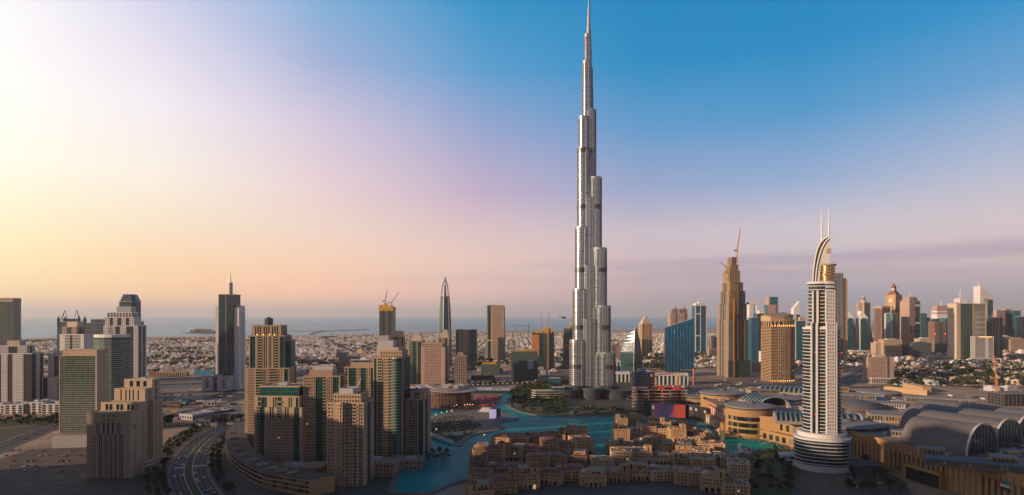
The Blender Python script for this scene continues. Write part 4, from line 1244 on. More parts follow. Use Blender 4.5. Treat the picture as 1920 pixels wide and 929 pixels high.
# ================================================================ CENTRE: TOWERS BEFORE THE SEA
def crane(label, x, y, z0, h, jib, ang, m='crane_orange', luff=0.0, w=2.2, group=None):
    t = thing('tower_crane', label, 'crane', (x, y, z0), 0, group)
    mb = MB(); mb.truss((0, 0, 0), (0, 0, h), w, seg=max(4, int(h / 6)), r=w * .13); mb.build('mast', m, t)
    u = Vector((math.cos(R_(ang)), math.sin(R_(ang)), 0))
    e = R_(luff)
    d = u * math.cos(e) + Vector((0, 0, 1)) * math.sin(e)
    mb = MB(); mb.truss(Vector((0, 0, h)) - u * 0, Vector((0, 0, h)) + d * jib, w * .8, w * .4, seg=max(5, int(jib / 6)), r=w * .12); mb.build('jib', m, t)
    mb = MB(); mb.truss(Vector((0, 0, h)), Vector((0, 0, h)) - u * jib * .3, w * .8, seg=3, r=w * .12); mb.build('counter_jib', m, t)
    mb = MB(); c = Vector((0, 0, h)) - u * jib * .28; mb.box(c.x - w * .7, c.x + w * .7, c.y - w * .7, c.y + w * .7, h - w * 1.4, h + w * .5); mb.build('counterweight', 'concrete', t)
    mb = MB(); mb.box(-w * .7, w * .7, -w * 1.3, -w * .4, h - w * .6, h + w * .9); mb.build('cab', 'crane_white', t)
    if luff < 20:
        mb = MB(); mb.truss((0, 0, h), (0, 0, h + jib * .16), w * .7, w * .2, seg=3, r=w * .1); mb.build('peak', m, t)
        mb = MB()
        for f in (.55, .9): mb.tube([(0, 0, h + jib * .16), tuple(Vector((0, 0, h)) + d * jib * f)], .12, 3)
        mb.tube([(0, 0, h + jib * .16), tuple(Vector((0, 0, h)) - u * jib * .28)], .12, 3); mb.build('tie_cable', 'crane_dark', t)
    return t

b = tower('construction_tower', 'unfinished round-cornered tower with yellow formwork crown and two cranes, far centre-left', 'building site', 711, 737, 580, 2050, 44, ['O1G.8O1.2G.8O.6', 'O', 'O', 'O'], wall='concrete', glass='glass_dark', fl=3.9, plant=0)
for (f0, f1, h) in ((-.5, -.2, 14), (-.16, .14, 18), (.18, .5, 12)): b.mb('formwork', 'formwork').box(b.w * f0, b.w * f1, -23.5, -20, Z(580, 2050) - 6, Z(580, 2050) + h)
b.mb('formwork', 'formwork').box(b.w * .48, b.w * .53, -20, 20, Z(580, 2050) - 6, Z(580, 2050) + 8); b.done()
crane('pale luffing crane on the left of the yellow-crowned unfinished tower', X(721, 2050), 2060, Z(578, 2050), 24, 38, 60, 'crane_dark', 74, w=2.6)
crane('pale luffing crane on the right of the yellow-crowned unfinished tower', X(734, 2050), 2055, Z(590, 2050), 40, 42, 15, 'crane_dark', 55, w=2.6)

def small(label, pl, pr, py, d, dep, pats, crown=(), name='apartment_tower', cat='tower', rz=0, win=False, done=True, **kw):
    b = tower(name, label, cat, pl, pr, py, d, dep, pats, rz=rz, win=win, **kw)
    z0 = Z(py, d)
    kk = {a_: v for a_, v in kw.items() if a_ in ('roof', 'frame', 'glass')}
    for (fw, fd, fx, p2, m2, pt) in crown:
        b.block(rect(b.w * fw, dep * fd, b.w * fx, 0), z0, Z(p2, d), [pt], wall=m2, plant=0, fl=3.6, bay=4, **kk); z0 = Z(p2, d)
    b.z1 = z0
    return b.done() if done else b

small('cream tower with pale domed cap behind the tallest tan tower', 733, 756, 632, 1560, 26, ['W1G.8W1G.5'], ((.8, .8, .0, 622, 'cream', 'S'),), wall='tan', roof='roof_tan')
b = small('cream-topped tower with two wide green glass bays', 767, 792, 640, 1520, 28, ['B.9G1S.2G1S.2', 'W', 'W', 'B'], ((.7, .7, .05, 631, 'cream', 'S'), (.3, .5, .1, 625, 'cream', 'S')), wall='tan', glass='glass_green', roof='roof_tan')
small('pink-tan hotel block with dense small windows behind the round brown hall', 791, 836, 652, 1450, 40, ['S.5W2.6S.6', 'S1W2', 'W', 'W'], ((.86, .8, -.04, 645, 'rose', 'W'),), wall='rose', bay=3.2, roof='roof_tan', rz=-6, win=True)
small('tan tower with cream cap and green glass strip before the pointed glass tower', 822, 841, 634, 1680, 30, ['B1W1G.8S.3', 'W', 'W', 'W'], ((.8, .7, 0.05, 626, 'cream', 'S'), (.4, .5, .15, 620, 'cream', 'S')), wall='tan', glass='glass_green', roof='roof_tan')
small('narrow pink-grey gridded tower right of the pink-tan hotel block', 853, 874, 668, 1455, 26, ['Q', 'Q', 'Q', 'Q'], ((.6, .7, -.1, 662, 'rose', 'S1W1S1'),), wall='tan', glass='glass_deep', bay=4.2, roof='roof_tan')

# pointed glass tower with an open bullet-shaped crown
d = 2050.0
x, y, w = at(820, 846, d, 44)
b = Bld('office_tower', 'pointed dark glass tower with curved rib sides and an open needle crown', 'skyscraper', x, y, 20)
zz, ztop = Z(556, d), Z(519, d)
W0 = w * .72
def half(f):  # half width by height fraction
    return W0 * (.60 - .10 * f - .12 * f ** 4)
rings, N_ = [], 16
for i in range(N_ + 1):
    f = i / N_; h_ = half(f)
    rings.append([(px, py_, zz * f) for px, py_ in cham(h_ * 2, h_ * 2, h_ * .45)])
b.mb('glazing', 'glass_teal').grid(rings)
for sgx, sgy in ((-1, -1), (1, -1), (1, 1), (-1, 1)):
    for e in (.55, 1.0):
        pts = []
        for i in range(N_ + 1):
            f = i / N_; h_ = half(f) * 1.03
            pts.append((sgx * h_ * e if sgx else 0, sgy * h_ * (1.55 - e), zz * f))
        for i in range(9):
            f = i / 8; h_ = half(1) * (1.03 - f ** 1.6)
            pts.append((sgx * h_ * e, sgy * h_ * (1.55 - e), zz + (ztop - zz) * f))
        b.mb('curved_rib', 'steel').tube(pts, 1.0, 5)
for q in range(int(zz / 4.2)):
    f = q * 4.2 / zz; h_ = half(f) + .25
    b.mb('floor_edge', 'frame_grey').prism(cham(h_ * 2, h_ * 2, h_ * .45), q * 4.2, q * 4.2 + .7)
for q in range(6):
    f = q / 7; h_ = half(1) * (1.0 - f ** 1.6); zc = zz + (ztop - zz) * f
    P_, Q_ = cham(h_ * 2, h_ * 2, h_ * .45), cham(h_ * 2 - 1, h_ * 2 - 1, h_ * .45)
    b.mb('crown_ring', 'steel').grid([[(a_, c_, zc) for a_, c_ in P_], [(a_, c_, zc + .9) for a_, c_ in P_], [(a_, c_, zc + .9) for a_, c_ in Q_], [(a_, c_, zc) for a_, c_ in Q_]], False, False)
b.mb('crown_core', 'silver_glass').prism(circ(6, 10), zz, Z(535, d), .3); b.done()

b = small('tan and teal slab with a plain teal glass end right of the pointed tower', 855, 880, 619, 2170, 40, ['G.7S.2W1S.5W.7S.2', 'G', 'W', 'W'], wall='tan', glass='glass_teal', bay=4, roof='roof_tan', done=False)
b.block(rect(X(893, 2170) - X(880, 2170), 42, b.w / 2 + (X(893, 2170) - X(880, 2170)) / 2, -2), 0, Z(619, 2170), ['G'], glass='glass_teal', plant=0, roof='roof_tan', wall='tan'); b.done()
b = small('tall flat-topped tan slab with a dark recessed glass strip on its left', 913, 945, 573, 2270, 44, ['S.2G.9S.4W3S.2', 'G', 'W', 'W'], wall='tan', glass='glass_deep', bay=3.4, roof='roof_tan', win=True, done=False)
b.mb('glass_end', 'glass_blue').box(b.w * .5 + .7, b.w * .56, -20, 20, 0, Z(576, 2270)); b.mb('wall', 'tan').box(-b.w * .5, b.w * .47, -22.9, -22.3, Z(640, 2270), Z(637, 2270)); b.done()
small('long low pink-tan block left of the low unfinished block', 874, 903, 690, 1950, 30, ['W'], wall='rose', name='low_block', cat='building', bay=5, roof='roof_tan')
small('low pink-tan block below the tall flat-topped slab', 936, 958, 688, 1900, 30, ['W'], wall='rose', name='low_block', cat='building', bay=5, roof='roof_tan')
b = small('low unfinished block wrapped in dark netting with yellow roof formwork', 902, 937, 684, 1780, 40, ['O'], wall='dark_concrete', glass='netting', name='construction_block', cat='building site', fl=3.8, plant=0, done=False)
b.mb('formwork', 'formwork').box(-b.w * .4, b.w * .3, -18, -6, Z(684, 1780), Z(680, 1780)); b.mb('formwork', 'formwork').box(-b.w * .44, -b.w * .38, -19, -4, Z(684, 1780), Z(678, 1780)); b.done()
b = small('broad unfinished block with netted open floors and yellow roof panels', 959, 1008, 660, 1580, 46, ['O'], wall='dark_concrete', glass='netting', name='construction_block', cat='building site', fl=3.9, plant=0, done=False)
z_ = Z(660, 1580)
for f0, f1 in ((-.34, -.13), (-.1, .14), (.2, .36)): b.mb('formwork', 'formwork').box(b.w * f0, b.w * f1, -21, -8, z_ + .5, z_ + 6)
b.mb('roof_slab', 'rose').box(-b.w * .5, b.w * .5, -23, 23, z_ + .2, z_ + 1.5); b.mb('hoist_panel', 'grey_panel').box(b.w * .12, b.w * .34, -24.6, -23.8, Z(692, 1580), Z(676, 1580)); b.done()
b = small('unfinished tower with orange scaffold netting on its left side and yellow top panels', 999, 1039, 624, 1920, 44, ['O1G1O1G.8', 'O', 'O', 'O'], wall='dark_concrete', glass='glass_deep', name='construction_tower', cat='building site', fl=3.9, plant=0, done=False)
z_ = Z(624, 1920)
b.mb('scaffold_net', 'scaffold_orange').box(-b.w * .54, -b.w * .20, -25, 8, Z(668, 1920), Z(628, 1920))
for f0, f1, h in ((-.40, -.04, 5), (0, .40, 13)): b.mb('formwork', 'formwork').box(b.w * f0, b.w * f1, -24, -14, z_ - 2, z_ + h)
b.mb('hoist_mast', 'crane_orange').truss((b.w * .22, -24.5, 0), (b.w * .22, -24.5, Z(604, 1920)), 3, seg=30, r=.4); b.done()
b = small('unfinished dark tower with yellow formwork close beside the tallest tower', 1058, 1082, 616, 1950, 40, ['O1G1O1'], wall='concrete', glass='glass_deep', name='construction_tower', cat='building site', fl=3.9, plant=0, done=False)
z_ = Z(616, 1950); b.mb('formwork', 'formwork').box(-b.w * .1, b.w * .4, -21, -12, z_ - 2, z_ + 11); b.mb('scaffold_net', 'scaffold_orange').box(-b.w * .5, -b.w * .1, -21, -20.2, Z(654, 1950), Z(646, 1950)); b.done()
crane('green luffing crane with level jib among the low houses near the sea', X(967, 2400), 2400, 0, Z(612, 2400), 60, 0, 'green_paint', 2, w=2.6)
crane('dark blue crane mast beside the green crane near the sea', X(991, 2400), 2420, 0, Z(628, 2400), 50, 85, 'navy_paint', 72, w=2.6)
crane('red and white crane over the yellow-topped unfinished tower', X(1016, 1950), 1945, Z(622, 1950), 26, 34, 100, 'red_paint', 68, w=2.2)
crane('orange crane rising at the right edge of the orange-netted tower', X(1028, 1950), 1940, Z(618, 1950), 24, 30, 75, 'crane_orange', 74, w=2.2)
crane('white crane above the unfinished dark tower beside the tallest tower', X(1070, 1950), 1955, Z(616, 1950), 22, 24, 165, 'crane_white', 24, w=2.2)
# elevated metro line behind the park
mb = MB()
pts = smooth_line([G(1008, 712, 9), G(1020, 706, 12), G(1045, 706, 12), G(1078, 708, 12), G(1150, 706, 12), G(1240, 707, 12)], 5)
vi = thing('metro_viaduct', 'elevated metro viaduct curving behind the wooded park and the tallest tower', 'viaduct')
for i in range(len(pts) - 1):
    a, c = Vector(pts[i]), Vector(pts[i + 1]); u = c - a; L = u.length; u.normalize()
    mb.obox(a, u, (u.y, -u.x), 0, L, -5, 5, 11, 13.2)
mb.build('deck', 'frame_teal', vi)
for i in range(0, len(pts), 2):
    m_ = MB(); m_.prism(circ(1.8, 8, *pts[i]), 0, 11); m_.build('pier', 'concrete', vi)
x, y = G(1040, 722)
b = Bld('pavilion', 'small blue glazed pavilion under the metro viaduct', 'pavilion', x, y + 8); b.block(rect(24, 16), 0, 16, ['G'], glass='glass_blue', frame='blue_paint', plant=0); b.done()

# round brown performance hall with sweeping roof
d = 1150.0
t = thing('concert_hall', 'round brown hall with a sweeping brimmed pale roof, scaffolded below, by the lake', 'concert hall', (X(836, d), d + 16, 0))
rx, ry = 45, 34
mb = MB()
mb.prism(circ(rx, 48, 0, 0, ry), 0, 30); mb.build('wall', 'opera_brown', t)
mb = MB()
for i in range(48):
    a_ = 2 * PI * i / 48
    mb.obox((rx * math.cos(a_), ry * math.sin(a_)), (-math.sin(a_), math.cos(a_)), (math.cos(a_), math.sin(a_)), -.35, .35, -.2, 1.0, 0, 30)
mb.build('wall_rib', 'brown', t)
mb = MB()
for q in (9, 17, 25):
    P_ = circ(rx + .5, 48, 0, 0, ry + .5); mb.prism(P_, q, q + .6)
mb.build('floor_band', 'rose', t)
def brim(e, dz):
    return [(e * 58 * math.cos(2 * PI * i / 48), e * 44 * math.sin(2 * PI * i / 48), 31 + dz + 4.5 * math.cos(2 * PI * i / 48 - PI) * e + 2.0 * math.cos(4 * PI * i / 48)) for i in range(48)]
mb = MB(); mb.grid([brim(.72, -1.5), brim(1.0, -.6), brim(1.0, .5), brim(.74, 1.4)], True, True); mb.build('roof_brim', 'roof_white', t)
mb = MB(); mb.grid([brim(.72, 1.5), brim(.66, 4.0), brim(.40, 5.2)]); mb.build('roof', 'rose', t)
mb = MB()
for q in range(26):
    x_, y_ = rnd.uniform(-30, 30), rnd.uniform(-20, 20)
    if (x_ / 32) ** 2 + (y_ / 22) ** 2 < 1:
        w_ = rnd.uniform(2, 8); mb.box(x_ - w_, x_ + w_, y_ - 2, y_ + 2, 34, 36.5 + rnd.uniform(0, 3))
mb.build('roof_deck', 'roof_white', t)
mb = MB()
for i in range(36):
    a_ = PI + PI * i / 35
    c_ = (49 * math.cos(a_), 38 * math.sin(a_))
    mb.tube([(*c_, 0), (*c_, 22)], .25, 4)
for q in (7, 14, 21):
    mb.tube([(49 * math.cos(PI + PI * i / 24), 38 * math.sin(PI + PI * i / 24), q) for i in range(25)], .22, 4)
mb.build('scaffold', 'tan_deep', t)
mb = MB()
for i in range(18):
    a_ = PI * .9 + PI * 1.3 * i / 17
    mb.box(54 * math.cos(a_) - rnd.uniform(2, 5), 54 * math.cos(a_) + 4, 42 * math.sin(a_) - 2, 42 * math.sin(a_) + 2, 0, rnd.uniform(2.5, 6))
mb.build('forecourt_wall', 'paving', t)
# big flat white-grey canopy beyond the red parasols
x, y = G(925, 738)
b = Bld('exhibition_hall', 'long low hall with a wide pale grey flat roof beyond the red parasols', 'hall', x, y + 18, -4)
b.block(rect(86, 34), 0, 7, ['G'], glass='glass_deep', roof='roof_white', wall='pale_grey', plant=1); b.done()
x, y = G(700, 722)
for i, (px, py, w, dp, h, lb) in enumerate(((774, 712, 44, 22, 15, 'gridded parking block left of the pink-tan hotel block'), (850, 722, 40, 20, 11, 'low glazed block at the foot of the narrow gridded tower'), (760, 690, 60, 24, 12, 'long low white block behind the cream-topped tower'),
                                            (905, 712, 60, 20, 9, 'low dark strip of shops below the netted low block'), (1000, 722, 50, 14, 7, 'low strip of shops beneath the broad netted block'))):
    x, y = G(px, py)
    b = Bld('low_block', lb, 'building', x, y + dp / 2, 0)
    b.block(rect(w, dp), 0, h, ['Q', 'W', 'W', 'W'], wall=['tan', 'concrete', 'off_white', 'dark_concrete', 'dark_concrete'][i], bay=5, fl=4, roof='roof_tan', plant=2); b.done()
# terraced club house in the park
d = 1230.0
t = thing('terrace_building', 'curved low building of stacked pale terraces in the wooded lakeside park', 'building', (X(1032, d), d + 20, 0), 6)
gl, bl = MB(), MB()
for q in range(4):
    pl = [(-38 + q * 1.5, -4), (-30, -13 + q * 1.6), (-5, -17 + q * 2), (20, -14 + q * 1.5), (36, -6), (38, 14), (-36, 14)]
    gl.prism(inset(pl, 2.4), q * 4.4, q * 4.4 + 4.4); bl.prism(pl, q * 4.4 + 3.3, q * 4.4 + 4.6)
gl.build('glazing', 'glass_dark', t); bl.build('terrace', 'cream', t)
m_ = MB(); m_.box(6, 30, -4, 12, 18.2, 23); m_.build('penthouse', 'glass_teal', t)
m_ = MB(); m_.box(5, 31, -5, 13, 23, 23.8); m_.build('roof', 'cream', t)
for i, (px, py, a_) in enumerate(((985, 762, 40), (1005, 770, 30))):
    x, y = G(px, py); m_ = MB(); m_.prism([(-a_ / 2, -5), (a_ / 2, -3), (a_ / 2, 3), (-a_ / 2, 6)], 0, 4.2); m_.prism([(-a_ / 2 - 2, -7), (a_ / 2 + 3, -4), (a_ / 2 + 3, 4), (-a_ / 2 - 2, 8)], 4.2, 4.9)
    o = m_.build('pavilion', 'dark_concrete', loc=(x, y, .2)); tag(o, ('long dark flat-roofed pavilion at the park edge nearest the lake inlet', 'low flat-roofed pavilion in the park before the terraced building')[i], 'pavilion')

# helicopter over the sea left of the tallest tower
hx, hy, hz = X(1057, 1000), 1000.0, Z(596, 1000)
t = thing('helicopter', 'dark helicopter flying over the sea left of the tallest tower', 'helicopter', (hx, hy, hz), 176)
def blob(name, rings, m): mb = MB(); mb.grid(rings); mb.build(name, m, t, smooth=True)
ring = lambda x, ry_, rz_, zc: [(x, ry_ * math.cos(2 * PI * j / 12), zc + rz_ * math.sin(2 * PI * j / 12)) for j in range(12)]
blob('fuselage', [ring(-3.6, .2, .2, -.2), ring(-3.0, .9, .8, -.1), ring(-1.6, 1.25, 1.35, .1), ring(.6, 1.3, 1.5, .2), ring(2.0, .9, 1.0, .5), ring(3.2, .35, .4, .8)], 'black_paint')
blob('tail_boom', [ring(2.6, .4, .45, .75), ring(8.6, .18, .2, 1.1)], 'car_red')
mb = MB(); mb.grid([[(8.0, -.1, 1.0), (8.9, -.1, 1.0), (8.9, .1, 1.0), (8.0, .1, 1.0)], [(8.8, -.08, 2.8), (9.5, -.08, 2.8), (9.5, .08, 2.8), (8.8, .08, 2.8)]]); mb.build('tail_fin', 'car_red', t)
mb = MB(); mb.tube([(0, 0, 1.5), (0, 0, 2.3)], .2, 6); mb.build('rotor_mast', 'steel', t)
for q in range(4):
    a_ = q * PI / 2 + .4; mb = MB(); mb.obox((0, 0), (math.cos(a_), math.sin(a_)), (-math.sin(a_), math.cos(a_)), .2, 6.2, -.2, .2, 2.25, 2.33); mb.build('rotor_blade', 'black_paint', t)
for sg in (-1, 1):
    mb = MB(); mb.tube([(-2.6, sg * 1.2, -1.9), (1.8, sg * 1.2, -1.9)], .1, 6); mb.tube([(-1.4, sg * .9, -1), (-1.4, sg * 1.2, -1.9)], .08, 5); mb.tube([(.8, sg * .9, -1), (.8, sg * 1.2, -1.9)], .08, 5); mb.build('skid', 'black_paint', t)

# ================================================================ RIGHT OF THE TALLEST TOWER
# curved sail-shaped glass block
d = 1860.0
x, y, w = at(1163, 1206, d, 50)
b = Bld('office_tower', 'leaf-shaped curved glass block with a silver left flank beside the tallest tower', 'office block', x, y, 10)
zz = Z(614, d)
def leaf(f): return (-w / 2 + w * .58 * f ** 2.2, w / 2 - w * .26 * f ** 2.6)
rings = []
for i in range(15):
    f = i / 14; a_, c_ = leaf(f)
    m1 = a_ + (c_ - a_) * .52
    rings.append([(a_, 4, zz * f), (m1, -26 + 14 * f * f, zz * f), (c_, -10 + 6 * f, zz * f), (c_, 22 - 8 * f, zz * f), (m1, 26 - 10 * f, zz * f)])
b.mb('glazing', 'glass_deep').grid(rings)
for i in range(27):
    f = i / 27.5; a_, c_ = leaf(f); m1 = a_ + (c_ - a_) * .52
    b.mb('floor_edge', 'frame_teal').prism(inset([(a_, 4), (m1, -26 + 14 * f * f), (c_, -10 + 6 * f), (c_, 22 - 8 * f), (m1, 26 - 10 * f)], -.35), zz * f, zz * f + .8)
pts = []
for k_ in range(2):
    pts = []
    for i in range(15):
        f = i / 14; a_, c_ = leaf(f); m1 = a_ + (c_ - a_) * .52
        pts.append((m1 if k_ == 0 else c_, (-26 + 14 * f * f if k_ == 0 else -10 + 6 * f) - .4, zz * f))
    b.mb('curved_edge', 'steel').tube(pts, .9, 5)
sk = []
for i in range(6, 15):
    f = i / 14; a_, c_ = leaf(f); m1 = a_ + (c_ - a_) * .52
    sk.append([(a_ - .5, 3.5, zz * f), (m1 - .5, -26.6 + 14 * f * f, zz * f)])
b.mb('silver_skin', 'silver_glass').grid([[r_[0], r_[1], (r_[1][0] + .5, r_[1][1] + .5, r_[1][2]), (r_[0][0] + .5, r_[0][1] + .5, r_[0][2])] for r_ in sk]); b.done()

d = 2570.0
b = small('sand-gold tower with a pyramid roof and small dome, right of the leaf-shaped block', 1202, 1222, 608, d, 40, ['S.4V.7S.5W1S.5V.7S.4', 'S.4V.7S.5W1S.5V.7S.4', 'W', 'S1V1S1'], wall='gold_stone', glass='glass_dark', bay=4, plant=0, rz=8, done=False)
b.mb('pyramid_roof', 'cream').prism(rect(b.w, 40), Z(608, d), Z(597, d), .35); b.mb('dome', 'cream').prism(circ(7, 10), Z(597, d), Z(594, d)); b.mb('dome', 'cream').prism(circ(7, 10), Z(594, d), Z(592, d), .3); b.done()
for i, (l_, r_) in enumerate(((1257, 1273), (1274, 1290))):
    d = 3050.0
    b = small(('left of the rose twin towers with half-domed tops over the sea', 'right of the rose twin towers with half-domed tops over the sea')[i], l_, r_, 588, d, 46, ['S.6W1G.6S.4', 'W', 'W', 'S1W1'], wall='rose', glass='glass_grey', bay=4.5, plant=0, done=False)
    z_ = Z(588, d)
    b.block(rect(b.w * .7, 34, b.w * .1, 0), z_, Z(580, d), ['V'], wall='rose', plant=0)
    b.mb('dome', 'rose').grid([[(b.w * .1 + 13 * math.cos(e_ * PI / 10) * math.cos(2 * PI * j / 12), 13 * math.cos(e_ * PI / 10) * math.sin(2 * PI * j / 12), Z(580, d) + 11 * math.sin(e_ * PI / 10)) for j in range(12)] for e_ in range(5)]); b.done()
# blue slanted glass block
d = 1720.0
x, y, w = at(1251, 1303, d, 44)
b = Bld('office_block', 'bright blue glass block with a slanting roof line rising to the right', 'office block', x, y, -9)
top = lambda x_, y_: Z(615, d) + (Z(597, d) - Z(615, d)) * (x_ / w + .5)
plt = [(-w / 2, -22)]
for i in range(1, 18): plt.append((-w / 2 + w * i / 18, -22 + (1.5 if i % 2 else 0)))
b.mb('glazing', 'glass_mirror').slope(plt + [(w / 2, -22), (w / 2, 22), (-w / 2, 22)], 0, top)
for i in range(0, 19, 2):
    xx = -w / 2 + w * i / 18; b.mb('mullion', 'frame_teal').obox((xx, -22), (1, 0), (0, -1), -.14, .14, 0, .5, 0, top(xx, 0))
for q in range(34):
    zz = 4 + q * 4.1
    xs = -w / 2 if zz < Z(615, d) else -w / 2 + w * (zz - Z(615, d)) / (Z(597, d) - Z(615, d))
    if xs < w / 2 - 2: b.mb('floor_edge', 'frame_teal').box(xs, w / 2 + .3, -22.3, -21.9, zz, zz + .5); b.mb('floor_edge', 'frame_teal').box(w / 2 - .1, w / 2 + .35, -22, 22, zz, zz + .5)
m_ = b.mb('roof_edge', 'frame_grey'); m_.grid([[(-w / 2 - .4, -22.6, top(-w / 2, 0) - .6), (-w / 2 - .4, -21.8, top(-w / 2, 0) - .6), (-w / 2 - .4, -21.8, top(-w / 2, 0) + .7), (-w / 2 - .4, -22.6, top(-w / 2, 0) + .7)], [(w / 2 + .4, -22.6, top(w / 2, 0) - .6), (w / 2 + .4, -21.8, top(w / 2, 0) - .6), (w / 2 + .4, -21.8, top(w / 2, 0) + .7), (w / 2 + .4, -22.6, top(w / 2, 0) + .7)]])
b.done()
d = 2750.0
b = small('slim teal glass tower outlined in white with a white roof cap', 1303, 1324, 573, d, 44, ['G'], wall='white', glass='glass_blue', plant=0, rz=6, done=False)
for xx in (-.5, -.04, .5): b.mb('white_edge', 'white').box(b.w * xx - 1.4, b.w * xx + 1.4, -23.4, -21, 0, Z(573, d))
for p_ in (574, 590, 631): b.mb('white_edge', 'white').box(-b.w * .5, b.w * (.5 if p_ == 574 else -.04), -23.2, -21.4, Z(p_, d), Z(p_ - 2.4, d))
b.mb('cap', 'white').prism(rect(b.w * .8, 30), Z(572, d), Z(569, d)); b.mb('cap', 'white').prism(circ(8, 10), Z(569, d), Z(566, d)); b.done()

# unfinished stepped skyscraper with the sunset glint painted as gold glazing near its top
d = 1684.0
x, y, w = at(1354, 1407, d, 60)
t0 = 'stepped unfinished skyscraper with sunset glint painted gold on its upper windows, red crane and twin masts'
b = Bld('construction_skyscraper', t0, 'skyscraper', x, y, 14)
W0 = w * .86
for (py0, py1, f, fx) in ((710, 600, 1.0, 0), (600, 570, .92, 0), (570, 546, .82, .0), (546, 530, .68, 0)):
    pl = cham(W0 * f, 62 * f, 8 * f)
    b.block(pl, Z(py0, d) if py0 < 700 else 0, Z(py1, d), ['B.6W.5G.9S.35B1G.8S.35B.7', 'G', 'B1W1G1', 'G', 'W', 'G', 'S.3W1G.8S.3G.8W1S.3', 'S1G1'], wall='tan_deep', glass='glass_deep', fl=4.1, bay=3.4, plant=0, cap=py1 < 540, balc='concrete')
for (py0, py1, fw, fx) in ((530, 508, .56, -.03), (508, 496, .42, -.02), (496, 482, .28, -.02)):
    b.block(cham(W0 * fw, 36 * fw + 8, 3, W0 * fx), Z(py0, d), Z(py1, d), ['S.5V1S.4O1', 'V', 'O', 'V'], wall='tan_deep', glass='glass_gold' if fw > .35 else 'dark_concrete', fl=4.5, bay=5, plant=0)
for fx in (-.40, -.26, -.12): b.mb('glint_pier', 'glass_gold').box(W0 * fx, W0 * (fx + .09), -31.8 + 30 * (abs(fx) < .2) * 0, -30.6, Z(600, d), Z(532, d))  # gold colour stands in for the reflected sunset glow
for q in range(46): b.mb('hoist_deck', 'concrete').box(-W0 * .5 - 2, -W0 * .5, -18, 12, 6 + q * 5.0, 6.8 + q * 5.0)
b.mb('hoist_mast', 'crane_orange').truss((-W0 * .27, -33.4, 0), (-W0 * .27, -33.4, Z(560, d)), 3, seg=40, r=.4)
b.mb('safety_net', 'netting').box(-W0 * .52, W0 * .5, -33.5, -32.2, 2, Z(676, d))
for px in (1378, 1385): b.mb('mast', 'steel').tube([((px - 1380.5) / F * d, 2, Z(484, d)), ((px - 1380.5) / F * d, 2, Z(448, d))], .55, 5, .3)
b.done()
crane('red luffing crane leaning right at the top of the unfinished stepped skyscraper', X(1388, d), d + 24, Z(492, d), 34, 70, 52, 'crane_orange', 66, w=2.8)
crane('small red crane on the left shoulder of the unfinished stepped skyscraper', X(1367, d), d + 20, Z(512, d), 14, 26, 150, 'red_paint', 50, w=2.2)

# gold hotel block
d = 1560.0
x, y, w = at(1443, 1492, d, 50)
b = Bld('hotel_block', 'golden hotel block with curved front, square windows and a slanted crown', 'hotel', x, y, 10)
pl = [(-w / 2, -18), (-w * .2, -22), (0, -24.5), (w * .25, -24), (w / 2, -19), (w / 2, 24), (-w / 2, 24)]
zz = Z(613, d)
b.block(pl, 0, zz, ['L', 'Q', 'Q', 'Q', 'Q', 'Q', 'L'], wall='gold_stone', glass='glass_dark', fl=3.8, bay=4.0, plant=0, cap=False, win=True)
b.block(inset(pl, 1.0), zz, Z(603, d), ['V'], wall='gold_stone', glass='glass_dark', fl=9, bay=10, plant=0, cap=False)
b.mb('crown', 'gold_stone').slope(inset(pl, -.9), Z(603, d), lambda x_, y_: Z(597, d) + (x_ / w - .2) * -6 + y_ * .10)
b.mb('crown_roof', 'roof_tan').slope(inset(pl, 3), Z(598, d), lambda x_, y_: Z(590, d) + 4 * (y_ / 24) + 6 * x_ / w)
for i in range(5):
    a_, c_ = Vector(pl[i]), Vector(pl[i + 1]) if i < 4 else Vector(pl[4])
    if i < 4:
        for q in range(3):
            p = a_.lerp(c_, (q + .5) / 3); b.mb('crown_lamp', 'warm_lamp').box(p.x - .6, p.x + .6, p.y - 1.3, p.y - .7, zz + .5, zz + 4.5)
            p = a_.lerp(c_, (q + .5) / 3); b.mb('foot_lamp', 'warm_lamp').box(p.x - .6, p.x + .6, p.y - 1.3, p.y - .7, 2, 5)
b.done()

# ---- behind the golden block
small('white tower with a square opening at its top, far behind the unfinished skyscraper', 1411, 1429, 596, 3000, 40, ['W1G1W1'], (), wall='white', glass='glass_blue', plant=0)
d = 3000.0
fx0, fx1 = X(1411, d), X(1429, d)
t = thing('gate_building', 'white square gate-shaped frame standing on the skyline behind the unfinished skyscraper', 'building', ((fx0 + fx1) / 2, d + 60, 0))
ww = fx1 - fx0
for nm, a_ in (('pillar', (-ww / 2, -ww / 2 + 11, -16, 16, 0, Z(566, d))), ('pillar', (ww / 2 - 11, ww / 2, -16, 16, 0, Z(566, d))), ('top_beam', (-ww / 2, ww / 2, -16.4, 16.4, Z(571, d), Z(565, d)))):
    mb = MB(); mb.box(*a_); mb.build(nm, 'white', t)
b = small('wide dark blue office slab with three tall recessed panels', 1421, 1446, 589, 2050, 36, ['S.7G1.4S.7'], wall='glass_deep', glass='glass_blue', plant=1, done=False, fl=24)
for q in range(3): b.mb('recess_panel', 'glass_dark').box(-b.w * .17, b.w * .17, -19.2, -18.5, Z(614, 2050) - q * 38, Z(594, 2050) - q * 38)
for q in range(4): b.mb('ledge', 'slate').box(-b.w * .5, b.w * .5, -19.4, -18.2, Z(616, 2050) - q * 38, Z(613, 2050) - q * 38)
b.mb('roof_block', 'white').box(-b.w * .3, b.w * .1, -8, 10, Z(589, 2050), Z(583, 2050)); b.done()
small('narrow navy tower squeezed between the unfinished skyscraper and dark blue slab', 1409, 1422, 596, 2000, 30, ['G'], (), glass='glass_blue', plant=0)
